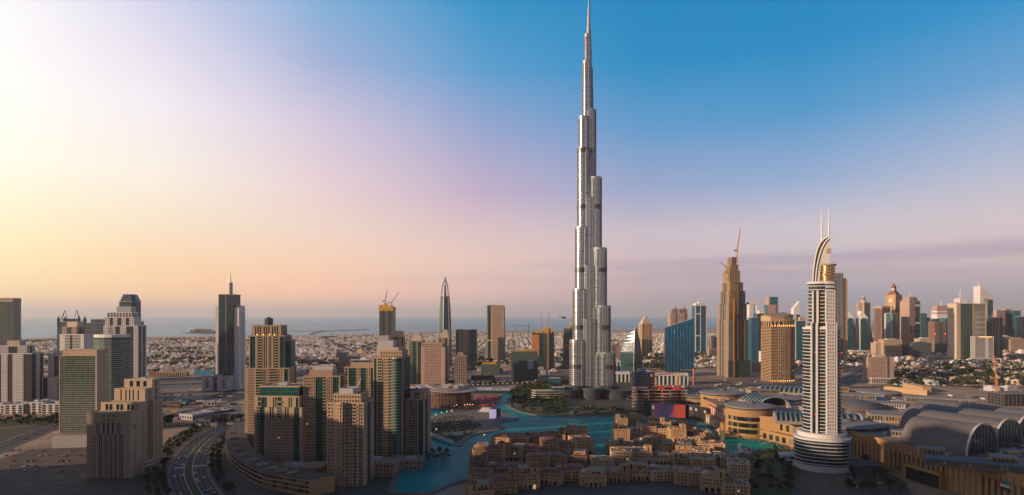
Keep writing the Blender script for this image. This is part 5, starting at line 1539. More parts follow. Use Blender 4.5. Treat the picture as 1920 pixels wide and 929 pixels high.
b = small('pink and teal square-topped tower on the skyline left of the golden block', 1440, 1460, 572, 2900, 44, ['S1G.2S.2', 'G', 'G', 'G'], wall='rose', glass='glass_teal', plant=0, done=False)
b.mb('top_block', 'glass_teal').box(-b.w * .3, b.w * .45, -20, 20, Z(572, 2900), Z(557, 2900)); b.mb('top_pier', 'rose').box(-b.w * .42, -b.w * .3, -21, 21, Z(572, 2900), Z(557, 2900)); b.done()
b = small('white sloped-top tower with a needle mast behind the golden block', 1486, 1500, 590, 3500, 40, ['W1G1'], wall='white', glass='glass_blue', plant=0, done=False)
b.mb('slanted_top', 'white').slope(rect(b.w * .8, 34, b.w * .1, 0), Z(590, 3500), lambda x_, y_: Z(574, 3500) + (x_ / b.w) * 50); b.mb('mast', 'white').tube([(b.w * .35, 0, Z(575, 3500)), (b.w * .35, 0, Z(550, 3500))], 1.4, 5, .4); b.done()
small('tall teal glass block between the golden block and the white hotel tower', 1490, 1512, 602, 2250, 40, ['S.15G1S.1'], ((.3, .4, .25, 596, 'gold_stone', 'S'),), wall='white', glass='glass_teal', plant=0)
b = small('pale billboard block with a red picture panel on its wall', 1428, 1446, 660, 1900, 20, ['S'], wall='off_white', name='billboard_building', cat='building', plant=0, done=False)
b.mb('picture_panel', 'red_paint').box(-b.w * .3, b.w * .3, -11.4, -10.7, Z(676, 1900), Z(663, 1900)); b.mb('picture_mark', 'white').box(-b.w * .12, b.w * .1, -11.7, -11.3, Z(673, 1900), Z(667, 1900)); b.done()
for i, (l_, r_, py, d_, w_, lb) in enumerate(((1410, 1442, 682, 1850, 'tan', 'tan arcaded hotel wing at the foot of the golden block'), (1330, 1354, 655, 2500, 'rose', 'rose villa block with a tall portico left of the unfinished skyscraper'),
        (1325, 1338, 636, 2900, 'grey_panel', 'grey flat tower right of the slim white-edged teal tower'), (1338, 1354, 632, 2800, 'rose', 'brown apartment block close left of the unfinished skyscraper'),
        (1318, 1352, 676, 2150, 'sand_stone', 'sandy block with a broken wall near the motorway ramps'), (1150, 1164, 648, 2300, 'rose', 'brown office block peeping out right of the tallest tower'), (1143, 1151, 646, 2350, 'cream', 'narrow cream block touching the tallest tower on its right'))):
    small(lb, l_, r_, py, d_, 26, ['W'], wall=w_, name='low_block', cat='building', roof='roof_tan', bay=4.5, rz=rnd.uniform(-8, 8))
# twin slab tower behind the white hotel tower
d = 2150.0
b = small('dark ribbed slab tower standing right behind the white hotel tower', 1562, 1581, 513, d, 50, ['V', 'V', 'V', 'V'], wall='concrete', glass='glass_grey', bay=5, plant=0, done=False)
b.mb('end_wall', 'gold_stone').box(b.w * .5 + .2, b.w * .5 + 17, -22, 24, 0, Z(525, d)); b.mb('end_wall', 'gold_stone').box(b.w * .5 + .2, b.w * .5 + 13, -20, 20, Z(525, d), Z(522, d)); b.done()
# leaf-shaped twins with white tips
for i, (l_, r_) in enumerate(((1589, 1614), (1615, 1641))):
    d = 2870.0
    x, y, w = at(l_, r_, d, 50)
    b = Bld('office_tower', ('left of two dark leaf-shaped glass towers with white blade tips', 'right of two dark leaf-shaped glass towers with white blade tips')[i], 'tower', x, y, 6)
    zz = Z(597, d)
    rings = []
    for k_ in range(11):
        f = k_ / 10; a_, c_ = -w / 2, w / 2 - w * .52 * f ** 2.4
        rings.append([(a_, -16, zz * f), (a_ + (c_ - a_) * .5, -25, zz * f), (c_, -14, zz * f), (c_, 22, zz * f), (a_, 22, zz * f)])
    b.mb('glazing', 'glass_deep').grid(rings)
    b.mb('white_tip', 'white').grid([[(-w / 2 - .3, -17, zz - 4), (w * .0, -24, zz - 2), (w * .0, 8, zz - 2), (-w / 2 - .3, 10, zz - 4)], [(-w / 2 - .3, -15, zz + 34), (-w * .40, -16, zz + 33), (-w * .40, 4, zz + 33), (-w / 2 - .3, 6, zz + 34)]])
    b.mb('edge_blade', 'off_white').box(-w / 2 - 3, -w / 2 - .4, -14, 6, 0, zz + 20); b.done()
b = small('slim pink tower with a domed lantern behind the leaf-shaped twins', 1616, 1631, 568, 3350, 46, ['S.4V1S.4', 'V', 'V', 'S.4V1S.4'], wall='rose', glass='glass_grey', bay=5, plant=0, done=False, rz=20)
b.mb('lantern', 'cream').prism(circ(13, 10), Z(568, 3350), Z(562, 3350)); b.mb('lantern', 'brown').prism(circ(9, 10), Z(562, 3350), Z(559, 3350)); b.mb('lantern', 'cream').prism(circ(10, 10), Z(559, 3350), Z(554, 3350), .1); b.done()
small('brown square-topped tower left of the clock tower', 1650, 1669, 579, 3050, 46, ['S.3W1S.3'], ((1.0, 1.0, 0, 575, 'rose', 'S'),), wall='brown', glass='glass_dark', plant=0, rz=16)
small('teal slab tower with a pale ribbed edge between the brown and clock towers', 1668, 1682, 588, 2980, 40, ['W.4G1'], (), wall='off_white', glass='glass_teal', plant=0, rz=10)
# clock tower
d = 3120.0
x, y, w = at(1672, 1692, d, 54)
b = Bld('clock_tower', 'golden clock tower with round clock faces and a steep pointed roof', 'clock tower', x, y, 24)
w *= .84
z1, z2, z3 = Z(574, d), Z(553, d), Z(549, d)
b.block(rect(w, w), 0, z1, ['S.5V.6S.4V.6S.5'], wall='gold_stone', glass='glass_dark', bay=6, plant=0, fl=6, cap=False)
b.block(rect(w * 1.02, w * 1.02), z1, z2, ['S'], wall='gold_stone', plant=0, cap=False)
for sx_, sy_ in ((0, -1), (-1, 0), (1, 0)):
    pts = [(w * .34 * math.cos(2 * PI * j / 24), w * .34 * math.sin(2 * PI * j / 24) + (z1 + z2) / 2) for j in range(24)]
    o = w * .51
    for (m_, nm, k_, t_) in (('terracotta', 'clock_rim', 1.0, .9), ('clock_face', 'clock_face', .84, 1.3)):
        if sy_: b.mb(nm, m_).grid([[(p[0] * k_, -o - .4, (p[1] - (z1 + z2) / 2) * k_ + (z1 + z2) / 2) for p in pts], [(p[0] * k_, -o - t_, (p[1] - (z1 + z2) / 2) * k_ + (z1 + z2) / 2) for p in pts]])
        else: b.mb(nm, m_).grid([[(sx_ * (o + .4), p[0] * k_, (p[1] - (z1 + z2) / 2) * k_ + (z1 + z2) / 2) for p in pts], [(sx_ * (o + t_), p[0] * k_, (p[1] - (z1 + z2) / 2) * k_ + (z1 + z2) / 2) for p in pts]])
    if sy_:
        b.mb('clock_hand', 'black_paint').box(-.8, .8, -o - 1.9, -o - 1.4, (z1 + z2) / 2, (z1 + z2) / 2 + w * .22); b.mb('clock_hand', 'black_paint').box(0, w * .16, -o - 1.9, -o - 1.4, (z1 + z2) / 2 - .8, (z1 + z2) / 2 + .8)
for sx_ in (-1, 1):
    for sy_ in (-1, 1): b.mb('corner_turret', 'gold_stone').prism(circ(4.5, 8, sx_ * w * .5, sy_ * w * .5), z1 - 8, z2 + 6)
b.mb('pointed_roof', 'terracotta').prism(rect(w * .96, w * .96), z2, Z(545, d), .42)
b.mb('belfry', 'cream').prism(rect(w * .36, w * .36), Z(545, d), Z(540, d)); b.mb('pointed_roof', 'terracotta').prism(rect(w * .42, w * .42), Z(540, d), Z(530, d), .04); b.done()
small('teal glass slab touching the clock tower on its right', 1688, 1701, 573, 3160, 50, ['G'], (), glass='glass_teal', plant=0, rz=12)
# pink and teal tower with square openings
d = 3020.0
x, y, w = at(1700, 1727, d, 60)
b = Bld('office_tower', 'pink and teal tower with dark square openings, rounded shoulders and a thin mast', 'tower', x, y, 14)
zz = Z(566, d)
b.block(rect(w * .92, 54), 0, zz, ['S1G.9', 'G', 'G', 'S'], wall='rose', glass='glass_teal', plant=0, fl=4)
b.mb('wall', 'rose').box(-w * .46, w * .06, -28.4, -27.2, Z(622, d), zz)
b.mb('shoulder', 'rose').prism(rect(w * .92, 54), zz, Z(557, d), .5)
for p_ in (558, 577, 597, 610, 618): b.mb('opening', 'glass_dark').box(-w * .02, w * .12, -29.2, -28.6, Z(p_ + 6, d), Z(p_, d))
for p_, q_ in ((611, -.3), (619, -.3)): b.mb('opening', 'glass_dark').box(w * q_ - 4, w * q_ + 4, -29.2, -28.6, Z(p_ + 5, d), Z(p_, d))
for p_ in (571, 604): b.mb('sky_bridge', 'white').box(w * .1, w * .47, -29.6, -27.4, Z(p_ + 4, d), Z(p_, d))
b.mb('mast', 'white').tube([(0, 0, Z(558, d)), (0, 0, Z(543, d))], 1.6, 6, .6); b.done()
for (l_, r_, py, d_, m_, lb) in ((1727, 1738, 588, 3500, 'glass_teal', 'rounded teal tower right of the pink and teal tower'), (1737, 1744, 596, 3550, 'glass_grey', 'narrow grey tower between two teal towers right of the pink one'),
        (1743, 1752, 606, 3650, 'glass_teal', 'shortest teal tower left of the brown-fronted tower'), (1748, 1755, 604, 3700, 'glass_deep', 'thin dark tower almost hidden left of the brown-fronted tower'),
        (1866, 1885, 585, 3300, 'glass_gold', 'peach-fronted tower behind the dark slabs at the right'), (1884, 1903, 582, 3350, 'glass_grey', 'grey glass tower with a spiky roof at the right'),
        (1902, 1914, 583, 3320, 'glass_teal', 'bright teal tower at the far right of the skyline'), (1914, 1940, 594, 3200, 'glass_deep', 'dark teal tower cut by the right edge of the photo'),
        (1640, 1652, 634, 3600, 'glass_grey', 'small grey block between the leaf-shaped twins and brown tower')):
    small(lb, l_, r_, py, d_, 40, ['G'] if 'gold' not in m_ else ['S'], ((.6, .6, 0, py - 2.5, 'rose', 'S'),) if 'spiky' in lb or 'peach' in lb else (), wall='rose', glass=m_, plant=0, rz=rnd.uniform(-4, 14))
# brown-fronted tower with white-capped tower behind
d = 2700.0
b = small('brown-fronted tower with a stack of dark square openings', 1753, 1774, 604, d, 44, ['S1V.7S.8', 'G', 'G', 'S'], wall='brown', glass='glass_deep', plant=0, done=False, bay=9)
for q in range(6): b.mb('opening', 'glass_teal').box(-b.w * .14, b.w * .12, -23.6, -22.8, Z(618 + q * 7 + 5, d), Z(618 + q * 7, d))
b.mb('glass_side', 'glass_teal').box(b.w * .5 + .2, b.w * .5 + 14, -18, 22, 0, Z(597, d))
for sg in (-.49, .4): b.mb('warning_lamp', 'red_lamp').box(b.w * sg - 1.5, b.w * sg + 1.5, -24.6, -23, Z(627.6, d), Z(625, d))
b.done()
b = small('tower with striped white and rose top and a short mast behind the brown-fronted tower', 1757, 1779, 598, 2900, 40, ['G'], ((1, 1, 0, 590, 'white', 'S'), (.96, .96, 0, 586, 'rose', 'S'), (.98, .98, 0, 584, 'white', 'S'), (.94, .94, 0, 574, 'rose', 'S')), glass='glass_deep', plant=0, done=False)
b.mb('mast', 'white').tube([(b.w * .1, 0, b.z1), (b.w * .1, 0, Z(563, 2900))], 2, 6, 1); b.done()
b = small('mauve banded tower rising to a point left of the big white-edged block', 1780, 1798, 584, 2950, 44, ['L1G.3'], wall='rose', glass='glass_grey', plant=0, done=False, fl=6)
b.mb('pointed_top', 'rose').slope(rect(b.w, 44), Z(584, 2950), lambda x_, y_: Z(583, 2950) + 40 * (x_ / b.w + .5)); b.done()
# big white-edged block and its neighbours
d = 2360.0
x, y, w = at(1791, 1850, d, 44)
b = Bld('office_tower', 'big square glass block with a white vertical edge strip and grey right half', 'tower', x, y, 5)
zz = Z(570, d)
b.block(rect(w, 44), 0, zz, ['S.36G1.15S.08L1.1S.08', 'G', 'G', 'S1'], wall='cream', glass='glass_olive', fl=4.0, bay=3, plant=0, cap=True, roof='concrete')
for q in range(5): b.mb('ledge', 'white').box(w * .11, w * .46, -23.6, -22.4, Z(586 + q * 9.5, d), Z(585 + q * 9.5, d))
b.mb('grey_panel', 'concrete').box(w * .12, w * .30, -23.2, -22.8, Z(640, d), Z(586, d)); b.done()
b = small('tall pointed white office tower with one slanted top, peach lit, behind the big square block', 1838, 1862, 562, 2950, 44, ['S1G.8', 'G', 'G', 'S'], wall='off_white', glass='glass_deep', plant=0, done=False)
b.mb('slanted_top', 'off_white').slope(rect(b.w, 44), Z(562, 2950), lambda x_, y_: Z(557, 2950) + 52 * (.5 - x_ / b.w)); b.mb('mast', 'white').tube([(-b.w * .48, -10, Z(545, 2950)), (-b.w * .48, -10, Z(527, 2950))], 2.6, 6, .8)
b.mb('opening', 'rose').box(-b.w * .2, b.w * .1, -23.2, -22.4, Z(568, 2950), Z(560, 2950)); b.done()
b = small('white mast-topped pointed office tower standing behind the big square block', 1800, 1812, 560, 3000, 40, ['S'], wall='off_white', plant=0, done=False)
b.mb('mast', 'white').tube([(0, 0, Z(560, 3000)), (0, 0, Z(540, 3000))], 2.6, 6, .8); b.done()
b = small('small banded glass block with a white pier in front of the big square block', 1828, 1863, 632, 2320, 22, ['L1S.3L.5', 'L', 'L', 'L'], wall='off_white', glass='glass_grey', plant=0, fl=4, done=False)
b.mb('roof_lamp', 'warm_lamp').box(-b.w * .3, b.w * .42, -11.9, -11.5, Z(632, 2320) - 1.2, Z(632, 2320) + .6); b.mb('base_wall', 'cream').box(-b.w * .5, b.w * .56, -13.4, -11.8, 0, 8); b.done()
b = small('dark blue-green slab with a pale stripe of windows right of the big square block', 1853, 1880, 596, 2500, 40, ['G1S.03W.25S.03G.3'], wall='concrete', glass='glass_deep', plant=0, bay=4, done=False)
b.mb('pale_stripe', 'tan').box(-b.w * .26, -b.w * .22, -21.4, -20.6, Z(640, 2500), Z(590, 2500)); b.mb('pale_stripe', 'tan').box(-b.w * .04, b.w * .0, -21.4, -20.6, Z(640, 2500), Z(590, 2500)); b.done()
for i, (l_, r_, py, d_, m_, g_, lb) in enumerate(((1642, 1659, 644, 2500, 'sand_stone', 'glass_dark', 'round-cornered sandy block left of the wider sandy block'), (1657, 1691, 638, 2480, 'sand_stone', 'glass_dark', 'wide round-cornered sandy block below the clock tower'),
        (1690, 1712, 650, 2520, 'slate', 'glass_teal', 'dark teal low block right of the wide sandy block'), (1711, 1746, 644, 2480, 'slate', 'glass_deep', 'long dark glass low block before the teal towers'), (1724, 1752, 636, 2620, 'cream', 'glass_dark', 'cream stepped car park behind the long dark low block'),
        (1880, 1896, 632, 2900, 'cream', 'glass_grey', 'small cream apartment block at the right edge among trees'), (1895, 1925, 636, 2850, 'rose', 'glass_grey', 'wide grey-rose apartment block at the right edge among trees'))):
    small(lb, l_, r_, py, d_, 34, ['W'], ((.5, .6, 0, py - 2, m_, 'S'),), wall=m_, glass=g_, name='low_block', cat='building', roof='roof_tan', bay=5, plant=1)
for i, (px, py, w_, h_, lb) in enumerate(((1615, 664, 60, 10, 'pale curved low station building by the motorway'), (1622, 657, 26, 14, 'white gate pavilion at the foot of leaf-shaped twins'), (1775, 674, 130, 9, 'long pale wall-like podium below the brown-fronted tower'), (1850, 677, 110, 8, 'low white podium below the big square block'))):
    x, y = G(px, py); b = Bld('low_block', lb, 'building', x, y + 10); b.block(rect(w_ * 1.0, 20), 0, h_, ['Q'], wall='off_white', bay=8, fl=5, roof='roof_white', plant=1); b.done()
# tan hotel by the motorway
d = 1540.0
x, y, w = at(1629, 1676, d, 28)
b = Bld('hotel_block', 'tan slab hotel with rows of small windows and a colonnaded base by the motorway', 'hotel', x, y, -2)
b.block(rect(w, 26), 10, Z(671, d), ['S.7W3S.5G.5S.9', 'W', 'W', 'S'], wall='rose', glass='glass_grey', bay=3.4, fl=3.4, roof='roof_tan', plant=1, win=True)
b.block(rect(w * .42, 20, 0, 2), Z(671, d), Z(666, d), ['S'], wall='cream', plant=0)
b.block(rect(w * .92, 34, w * .02, -6), 0, 13, ['Q'], wall='off_white', glass='glass_dark', bay=4, fl=12, plant=1, roof='roof_white'); b.done()

# ================================================================ LAKESIDE BUILDINGS RIGHT OF THE TALLEST TOWER
# wave-fronted slatted block
d = 1290.0
x, y, w = at(1189, 1232, d, 50)
b = Bld('office_block', 'grey office block of wavy stacked floors, each shelf shifted, behind the hoarding', 'office block', x, y, 6)
for q in range(17):
    sh = 5 * math.sin(q * .22); z0 = q * 4.3
    if z0 + 4.3 > Z(700, d): break
    pl = [(-w / 2 + sh * .4, -14 + sh * .5), (-w * .1, -25 + sh), (w * .3, -22 + sh), (w / 2, -12), (w / 2, 24), (-w / 2 + 4, 24)]
    b.mb('glazing', 'glass_dark').prism(inset(pl, 2), z0, z0 + 4.3); b.mb('floor_shelf', 'pale_grey').prism(pl, z0 + 2.9, z0 + 4.2)
b.mb('roof', 'glass_blue').prism(inset(pl, 3), z0, z0 + 3); b.mb('roof_house', 'pale_grey').box(-w * .2, w * .1, -4, 12, z0, z0 + 9); b.done()
# white colonnades
for i, (l_, r_, py, d_, lb) in enumerate(((1150, 1180, 699, 1560, 'white colonnaded block with four dark bays right of the tallest tower'), (1213, 1290, 702, 1500, 'long white colonnaded block behind the orange cranes'))):
    b = small(lb, l_, r_, py, d_, 24, ['V'], wall='white', glass='glass_deep', name='colonnade_building', cat='building', bay=10, fl=20, roof='roof_white', plant=2, done=False)
    b.mb('cornice', 'white').box(-b.w * .5 - .8, b.w * .5 + .8, -13.2, -12.0, Z(py + 3, d_), Z(py, d_) + 1); b.done()
small('dark office block with white vertical fins between the tallest tower and leaf-shaped block', 1151, 1163, 678, 1680, 24, ['V'], (), wall='white', glass='glass_dark', name='low_block', cat='building', bay=8)
# unfinished terraced block with red formwork
d = 1070.0
t = thing('construction_block', 'unfinished wavy-floored block topped with red formwork tables behind black hoarding', 'building site', (X(1243, d), d + 26, 0))
w = X(1293, d) - X(1197, d)
gl, sl, cl, rd = MB(), MB(), MB(), MB()
for q in range(7):
    z0 = q * 5.6; e = [0, 3, 1, -2, 1, 3, 0][q]
    front = smooth_line([(-w / 2 - e, -16), (-w * .33, -26 - e), (-w * .1, -21), (w * .15, -26 - e), (w * .36, -22), (w / 2, -24)], 5)
    pl = front + [(w / 2, 26), (-w / 2, 26)]
    gl.prism(inset(rect(w, 44, 0, 4), 5), z0, z0 + 5.6) if q < 6 else None
    sl.prism(pl, z0 + 4.6, z0 + 5.6)
    for p in front[::3]: cl.tube([(p[0] * .97, p[1] + 2.2, z0), (p[0] * .97, p[1] + 2.2, z0 + 4.8)], .45, 6)
    if q >= 5:
        for k_ in range(34):
            xx, yy = rnd.uniform(-w * .46, w * .46), rnd.uniform(-20, 6); s_ = rnd.uniform(1.2, 3.2)
            if q == 6: rd.box(xx - s_, xx + s_, yy - s_, yy + s_, z0 + 5.6, z0 + 7 + rnd.uniform(0, 4.5))
            elif k_ < 9: rd.box(xx - s_, xx + s_, -19, -17, z0 + .6, z0 + 3.5)
gl.build('inner_wall', 'dark_concrete', t); sl.build('floor_slab', 'rose', t); cl.build('column', 'concrete', t); rd.build('formwork', 'formwork_red', t)
# hoarding and big screen
ha, hb, hc = G(1208, 783), G(1292, 786), G(1330, 796)
HO = smooth_line([G(1207, 782), G(1240, 785), G(1290, 786), G(1325, 794)], 4)
t = thing('hoarding', 'black site hoarding with four white square marks along the lake promenade', 'hoarding')
mb = MB()
for i in range(len(HO) - 1):
    a_, c_ = Vector(HO[i]), Vector(HO[i + 1]); u = c_ - a_; L = u.length; u.normalize(); mb.obox(a_, u, (u.y, -u.x), 0, L, -.6, 0, 1, 24)
mb.build('panel', 'hoarding', t)
for px, py in ((1219, 765), (1289, 767), (1304, 769), (1320, 771)):
    dd = 1040 if px < 1300 else 1005
    k_ = min(range(len(HO) - 1), key=lambda i: abs(HO[i][0] / HO[i][1] - (px - 960) / F)); a_, c_ = Vector(HO[k_]), Vector(HO[k_ + 1]); u = (c_ - a_); L = u.length; u.normalize()
    mb = MB(); mb.obox(a_, u, (u.y, -u.x), L * .5 - 2.0, L * .5 + 2.0, .05, .4, 15.5, 19.5); o = mb.build('white_mark', 'off_white', t)
    mb = MB(); mb.obox(a_, u, (u.y, -u.x), L * .5 - .9, L * .5 + .9, .42, .5, 16.4, 18.6); mb.build('inner_mark', 'slate', o)
m = bpy.data.materials.new('screen_picture'); m.use_nodes = True
nt = m.node_tree; bs = nt.nodes['Principled BSDF']
tc = nt.nodes.new('ShaderNodeTexCoord'); rp = nt.nodes.new('ShaderNodeValToRGB'); sp_ = nt.nodes.new('ShaderNodeSeparateXYZ'); nz_ = nt.nodes.new('ShaderNodeTexNoise'); ma_ = nt.nodes.new('ShaderNodeMath'); ma_.operation = 'MULTIPLY_ADD'
nz_.inputs['Scale'].default_value = .06; ma_.inputs[1].default_value = .5
nt.links.new(tc.outputs['Generated'], sp_.inputs[0]); nt.links.new(tc.outputs['Object'], nz_.inputs[0]); nt.links.new(nz_.outputs[0], ma_.inputs[0]); nt.links.new(sp_.outputs[0], ma_.inputs[2]); nt.links.new(ma_.outputs[0], rp.inputs[0])
cr = rp.color_ramp
for p_, c_ in ((.22, (.10, .02, .09)), (.45, (.05, .03, .07)), (.62, (.03, .03, .07)), (.84, (.05, .03, .12)), (.90, (.40, .05, .04)), (1.0, (.55, .07, .03))):
    e_ = cr.elements.new(p_) if p_ != 1.0 else cr.elements[-1]; e_.color = (*c_, 1)
cr.elements[0].color = (.14, .015, .06, 1)
nt.links.new(rp.outputs[0], bs.inputs['Emission Color']); bs.inputs['Emission Strength'].default_value = .75; bs.inputs['Base Color'].default_value = (.01, .01, .01, 1); bs.inputs['Roughness'].default_value = .3
MATS['screen_picture'] = m
a_, c_ = Vector(G(1227, 784.5)), Vector(G(1285, 786.5)); u = c_ - a_; L = u.length; u.normalize()
mb = MB(); mb.obox((0, 0), u, (u.y, -u.x), 0, L, 1.0, 1.7, 2.0, 23.5)
o = mb.build('display_screen', 'screen_picture', loc=(a_.x, a_.y, 0)); tag(o, 'large lit screen glowing violet and orange on the black hoarding', 'screen')
mb = MB(); mb.obox((0, 0), u, (u.y, -u.x), -.5, L + .5, .4, .95, 1.2, 24.2); mb.build('screen_frame', 'black_paint', o)
crane('orange flat-top crane left of the wavy shelf block, jib to the left', X(1206, 1330), 1330, 0, Z(685, 1330), 42, 178, 'crane_orange')
crane('orange crane rising from the red formwork roof, left one', X(1232, 1090), 1100, 0, Z(704, 1090), 30, 20, 'crane_orange')
crane('orange luffing crane behind the red formwork roof, jib pointing left', X(1273, 1120), 1130, 0, Z(706, 1120), 46, 160, 'crane_orange', 16)
crane('small orange crane before the blue slanted glass block', X(1300, 1480), 1480, 0, Z(694, 1480), 32, 175, 'crane_orange')
crane('tall orange crane leaning right beside the concrete frame at far right', X(1868, 1180), 1180, 0, Z(706, 1180), 46, 70, 'crane_orange', 70, w=2.4)
d = 1150.0
b = small('grey concrete frame of an unfinished block at the far right edge', 1883, 1960, 740, d, 40, ['O'], wall='dark_concrete', glass='hoarding', name='construction_block', cat='building site', fl=5, plant=0); 
# low round podium and its ramp right of the hoarding

# ================================================================ SHOPPING MALL (one building, many roofs)
mall = thing('shopping_mall', 'sprawling tan shopping mall with grey disc roofs and barrel vaults at the right', 'mall', (0, 0, 0))
MD = [(318, 860), (372, 800), (398, 742), (436, 520), (780, 500), (790, 760), (745, 905), (650, 1095), (505, 1205), (385, 1170), (312, 1010)]
DZ = 32.0
mb = MB(); mb.prism(MD, 0, DZ - 1); mb.build('wall', 'mall_tan', mall)
mb = MB(); mb.prism(inset(MD, 1.4), DZ - 1, DZ - .4); mb.build('roof_deck', 'roof_tan', mall)
mb = MB()
for i in range(len(MD)):
    a_, c_ = Vector(MD[i]), Vector(MD[(i + 1) % len(MD)]); u = c_ - a_; L = u.length; u.normalize()
    mb.obox(a_, u, (u.y, -u.x), 0, L - .8, -.8, .35, DZ - 1, DZ + .9)
mb.build('parapet', 'mall_tan', mall)
# piers and slits on the near-left wall
pi_, sl_ = MB(), MB()
for i in (1, 2):
    a_, c_ = Vector(MD[i]), Vector(MD[i + 1]); u = c_ - a_; L = u.length; u.normalize()
    for q in range(int(L / 6)):
        pi_.obox(a_, u, (u.y, -u.x), q * 6 + .4, q * 6 + 2.2, 0, .8, 0, DZ - 3)
        if (q // 6) % 3 != 1: sl_.obox(a_, u, (u.y, -u.x), q * 6 + 3.0, q * 6 + 4.6, -.2, .14, 5, DZ - 9)
pi_.build('pier', 'mall_tan', mall); sl_.build('slit_window', 'pane', mall)
# drum wings: (centre, radius, height, roof material)
def drum(cx, cyy, r, h, ring='yellow_trim', bands=0, bays=0, roof='mall_roof', ry=None):
    ry = ry or r
    o = None
    mb = MB(); mb.prism(circ(r, 48, cx, cyy, ry), 0, h - 4); o = mb.build('drum_wing', 'mall_tan', mall)
    mb = MB(); mb.prism(circ(r - 1.5, 48, cx, cyy, ry - 1.5), h - 4, h - 1.5); mb.build('clerestory', 'glass_grey', o)
    mb = MB(); P = lambda e, z: [(cx + (p[0] - cx) * e, cyy + (p[1] - cyy) * e, z) for p in circ(r, 48, cx, cyy, ry)]
    mb.grid([P(1.05, h - 1.6), P(1.05, h - .4), P(.8, h + .9), P(.4, h + 1.7)]); mb.build('disc_roof', roof, o)
    mb = MB(); mb.prism(circ(r * .14, 16, cx + r * .1, cyy + r * .1), h + 1, h + 4); mb.build('roof_vent', 'slate', o)
    for q in range(bands):
        mb = MB(); a0, a1 = R_(190), R_(275); z0 = 6 + q * 8.5; e = 1.03 + .05 * (bands - 1 - q)
        for i in range(18):
            t0, t1 = a0 + (a1 - a0) * i / 18, a0 + (a1 - a0) * (i + 1) / 18
            p0, p1 = (cx + r * e * math.cos(t0), cyy + ry * e * math.sin(t0)), (cx + r * e * math.cos(t1), cyy + ry * e * math.sin(t1))
            L = math.dist(p0, p1); u = ((p1[0] - p0[0]) / L, (p1[1] - p0[1]) / L); mb.obox(p0, u, (u[1], -u[0]), 0, L, -r * .08, .2, z0, z0 + .9)
        mb.build('terrace_ring', ring, o)
        mb = MB()
        for i in range(18):
            t0, t1 = a0 + (a1 - a0) * i / 18, a0 + (a1 - a0) * (i + 1) / 18
            p0, p1 = (cx + r * 1.004 * math.cos(t0), cyy + ry * 1.004 * math.sin(t0)), (cx + r * 1.004 * math.cos(t1), cyy + ry * 1.004 * math.sin(t1))
            L = math.dist(p0, p1); u = ((p1[0] - p0[0]) / L, (p1[1] - p0[1]) / L); mb.obox(p0, u, (u[1], -u[0]), 0, L, -.1, .2, z0 + 1.2, z0 + 6.8)
        mb.build('glazed_band', 'pane', o)
    if bays:
        mb = MB()
        for i in range(bays):
            a = R_(280) + R_(60) * i / bays
            mb.obox((cx + r * math.cos(a), cyy + ry * math.sin(a)), (-math.sin(a), math.cos(a)), (math.cos(a), math.sin(a)), -.8, .8, -.2, .15, 3, h - 10)
        mb.build('slit_window', 'pane', o)
    return o
drum(X(1418, 850), 872, 33, 43, bands=3, bays=9)
drum(X(1357, 1035), 1045, 35, 40, bands=0, bays=0)
drum(X(1312, 1060), 1075, 26, 30, bands=2, roof='roof_grey')
drum(X(1654, 1065), 1075, 33, 37, roof='mall_roof')
drum(X(1605, 740), 762, 44, 36, bays=10, roof='mall_roof', ry=34)
drum(X(1470, 1010), 1020, 36, 35, roof='mall_roof')
# lakeside wall between the drums with red banner frames
a_, c_ = Vector((324, 1000)), Vector((318, 872)); u = c_ - a_; L = u.length; u.normalize()
mb, rb, wb = MB(), MB(), MB()
mb.obox(a_, u, (u.y, -u.x), 0, L, -14, 10, 0, 33)
mb.obox(a_, u, (u.y, -u.x), 10, L - 6, 10, 18, 0, 15)
for q in range(8):
    s_ = 26 + q * 10
    if s_ > L - 8: break
    wb.obox(a_, u, (u.y, -u.x), s_, s_ + 4, 10.1, 10.5, 17, 27); rb.obox(a_, u, (u.y, -u.x), s_ - 1, s_ + 5, 10.1, 11.2, 27, 29); rb.obox(a_, u, (u.y, -u.x), s_ - 1, s_, 10.1, 10.9, 17, 27)
    if q < 6: wb.obox(a_, u, (u.y, -u.x), s_, s_ + 4, 18.1, 18.5, 3, 11)
mb.build('lakeside_wall', 'mall_tan', mall); wb.build('display_window', 'off_white', mall); rb.build('banner_frame', 'red_paint', mall)
# wall wing between front drum and hotel
a_, c_ = Vector((352, 850)), Vector((388, 760)); u = c_ - a_; L = u.length; u.normalize()
mb, wb = MB(), MB(); n_ = (u.y, -u.x) if u.y < 0 else (-u.y, u.x)
n_ = (-abs(n_[0]), n_[1]) if n_[0] > 0 else n_
mb.obox(a_, u, n_, 0, L, -10, 8, 0, 29); mb.obox(a_, u, n_, 6, L, 8, 16, 0, 14)
for q in range(7): wb.obox(a_, u, n_, 8 + q * 11, 13 + q * 11, 8.1, 8.4, 17, 25); wb.obox(a_, u, n_, 9 + q * 11, 15 + q * 11, 16.1, 16.4, 3, 10)
mb.build('side_wing', 'mall_tan', mall); wb.build('window', 'pane', mall)
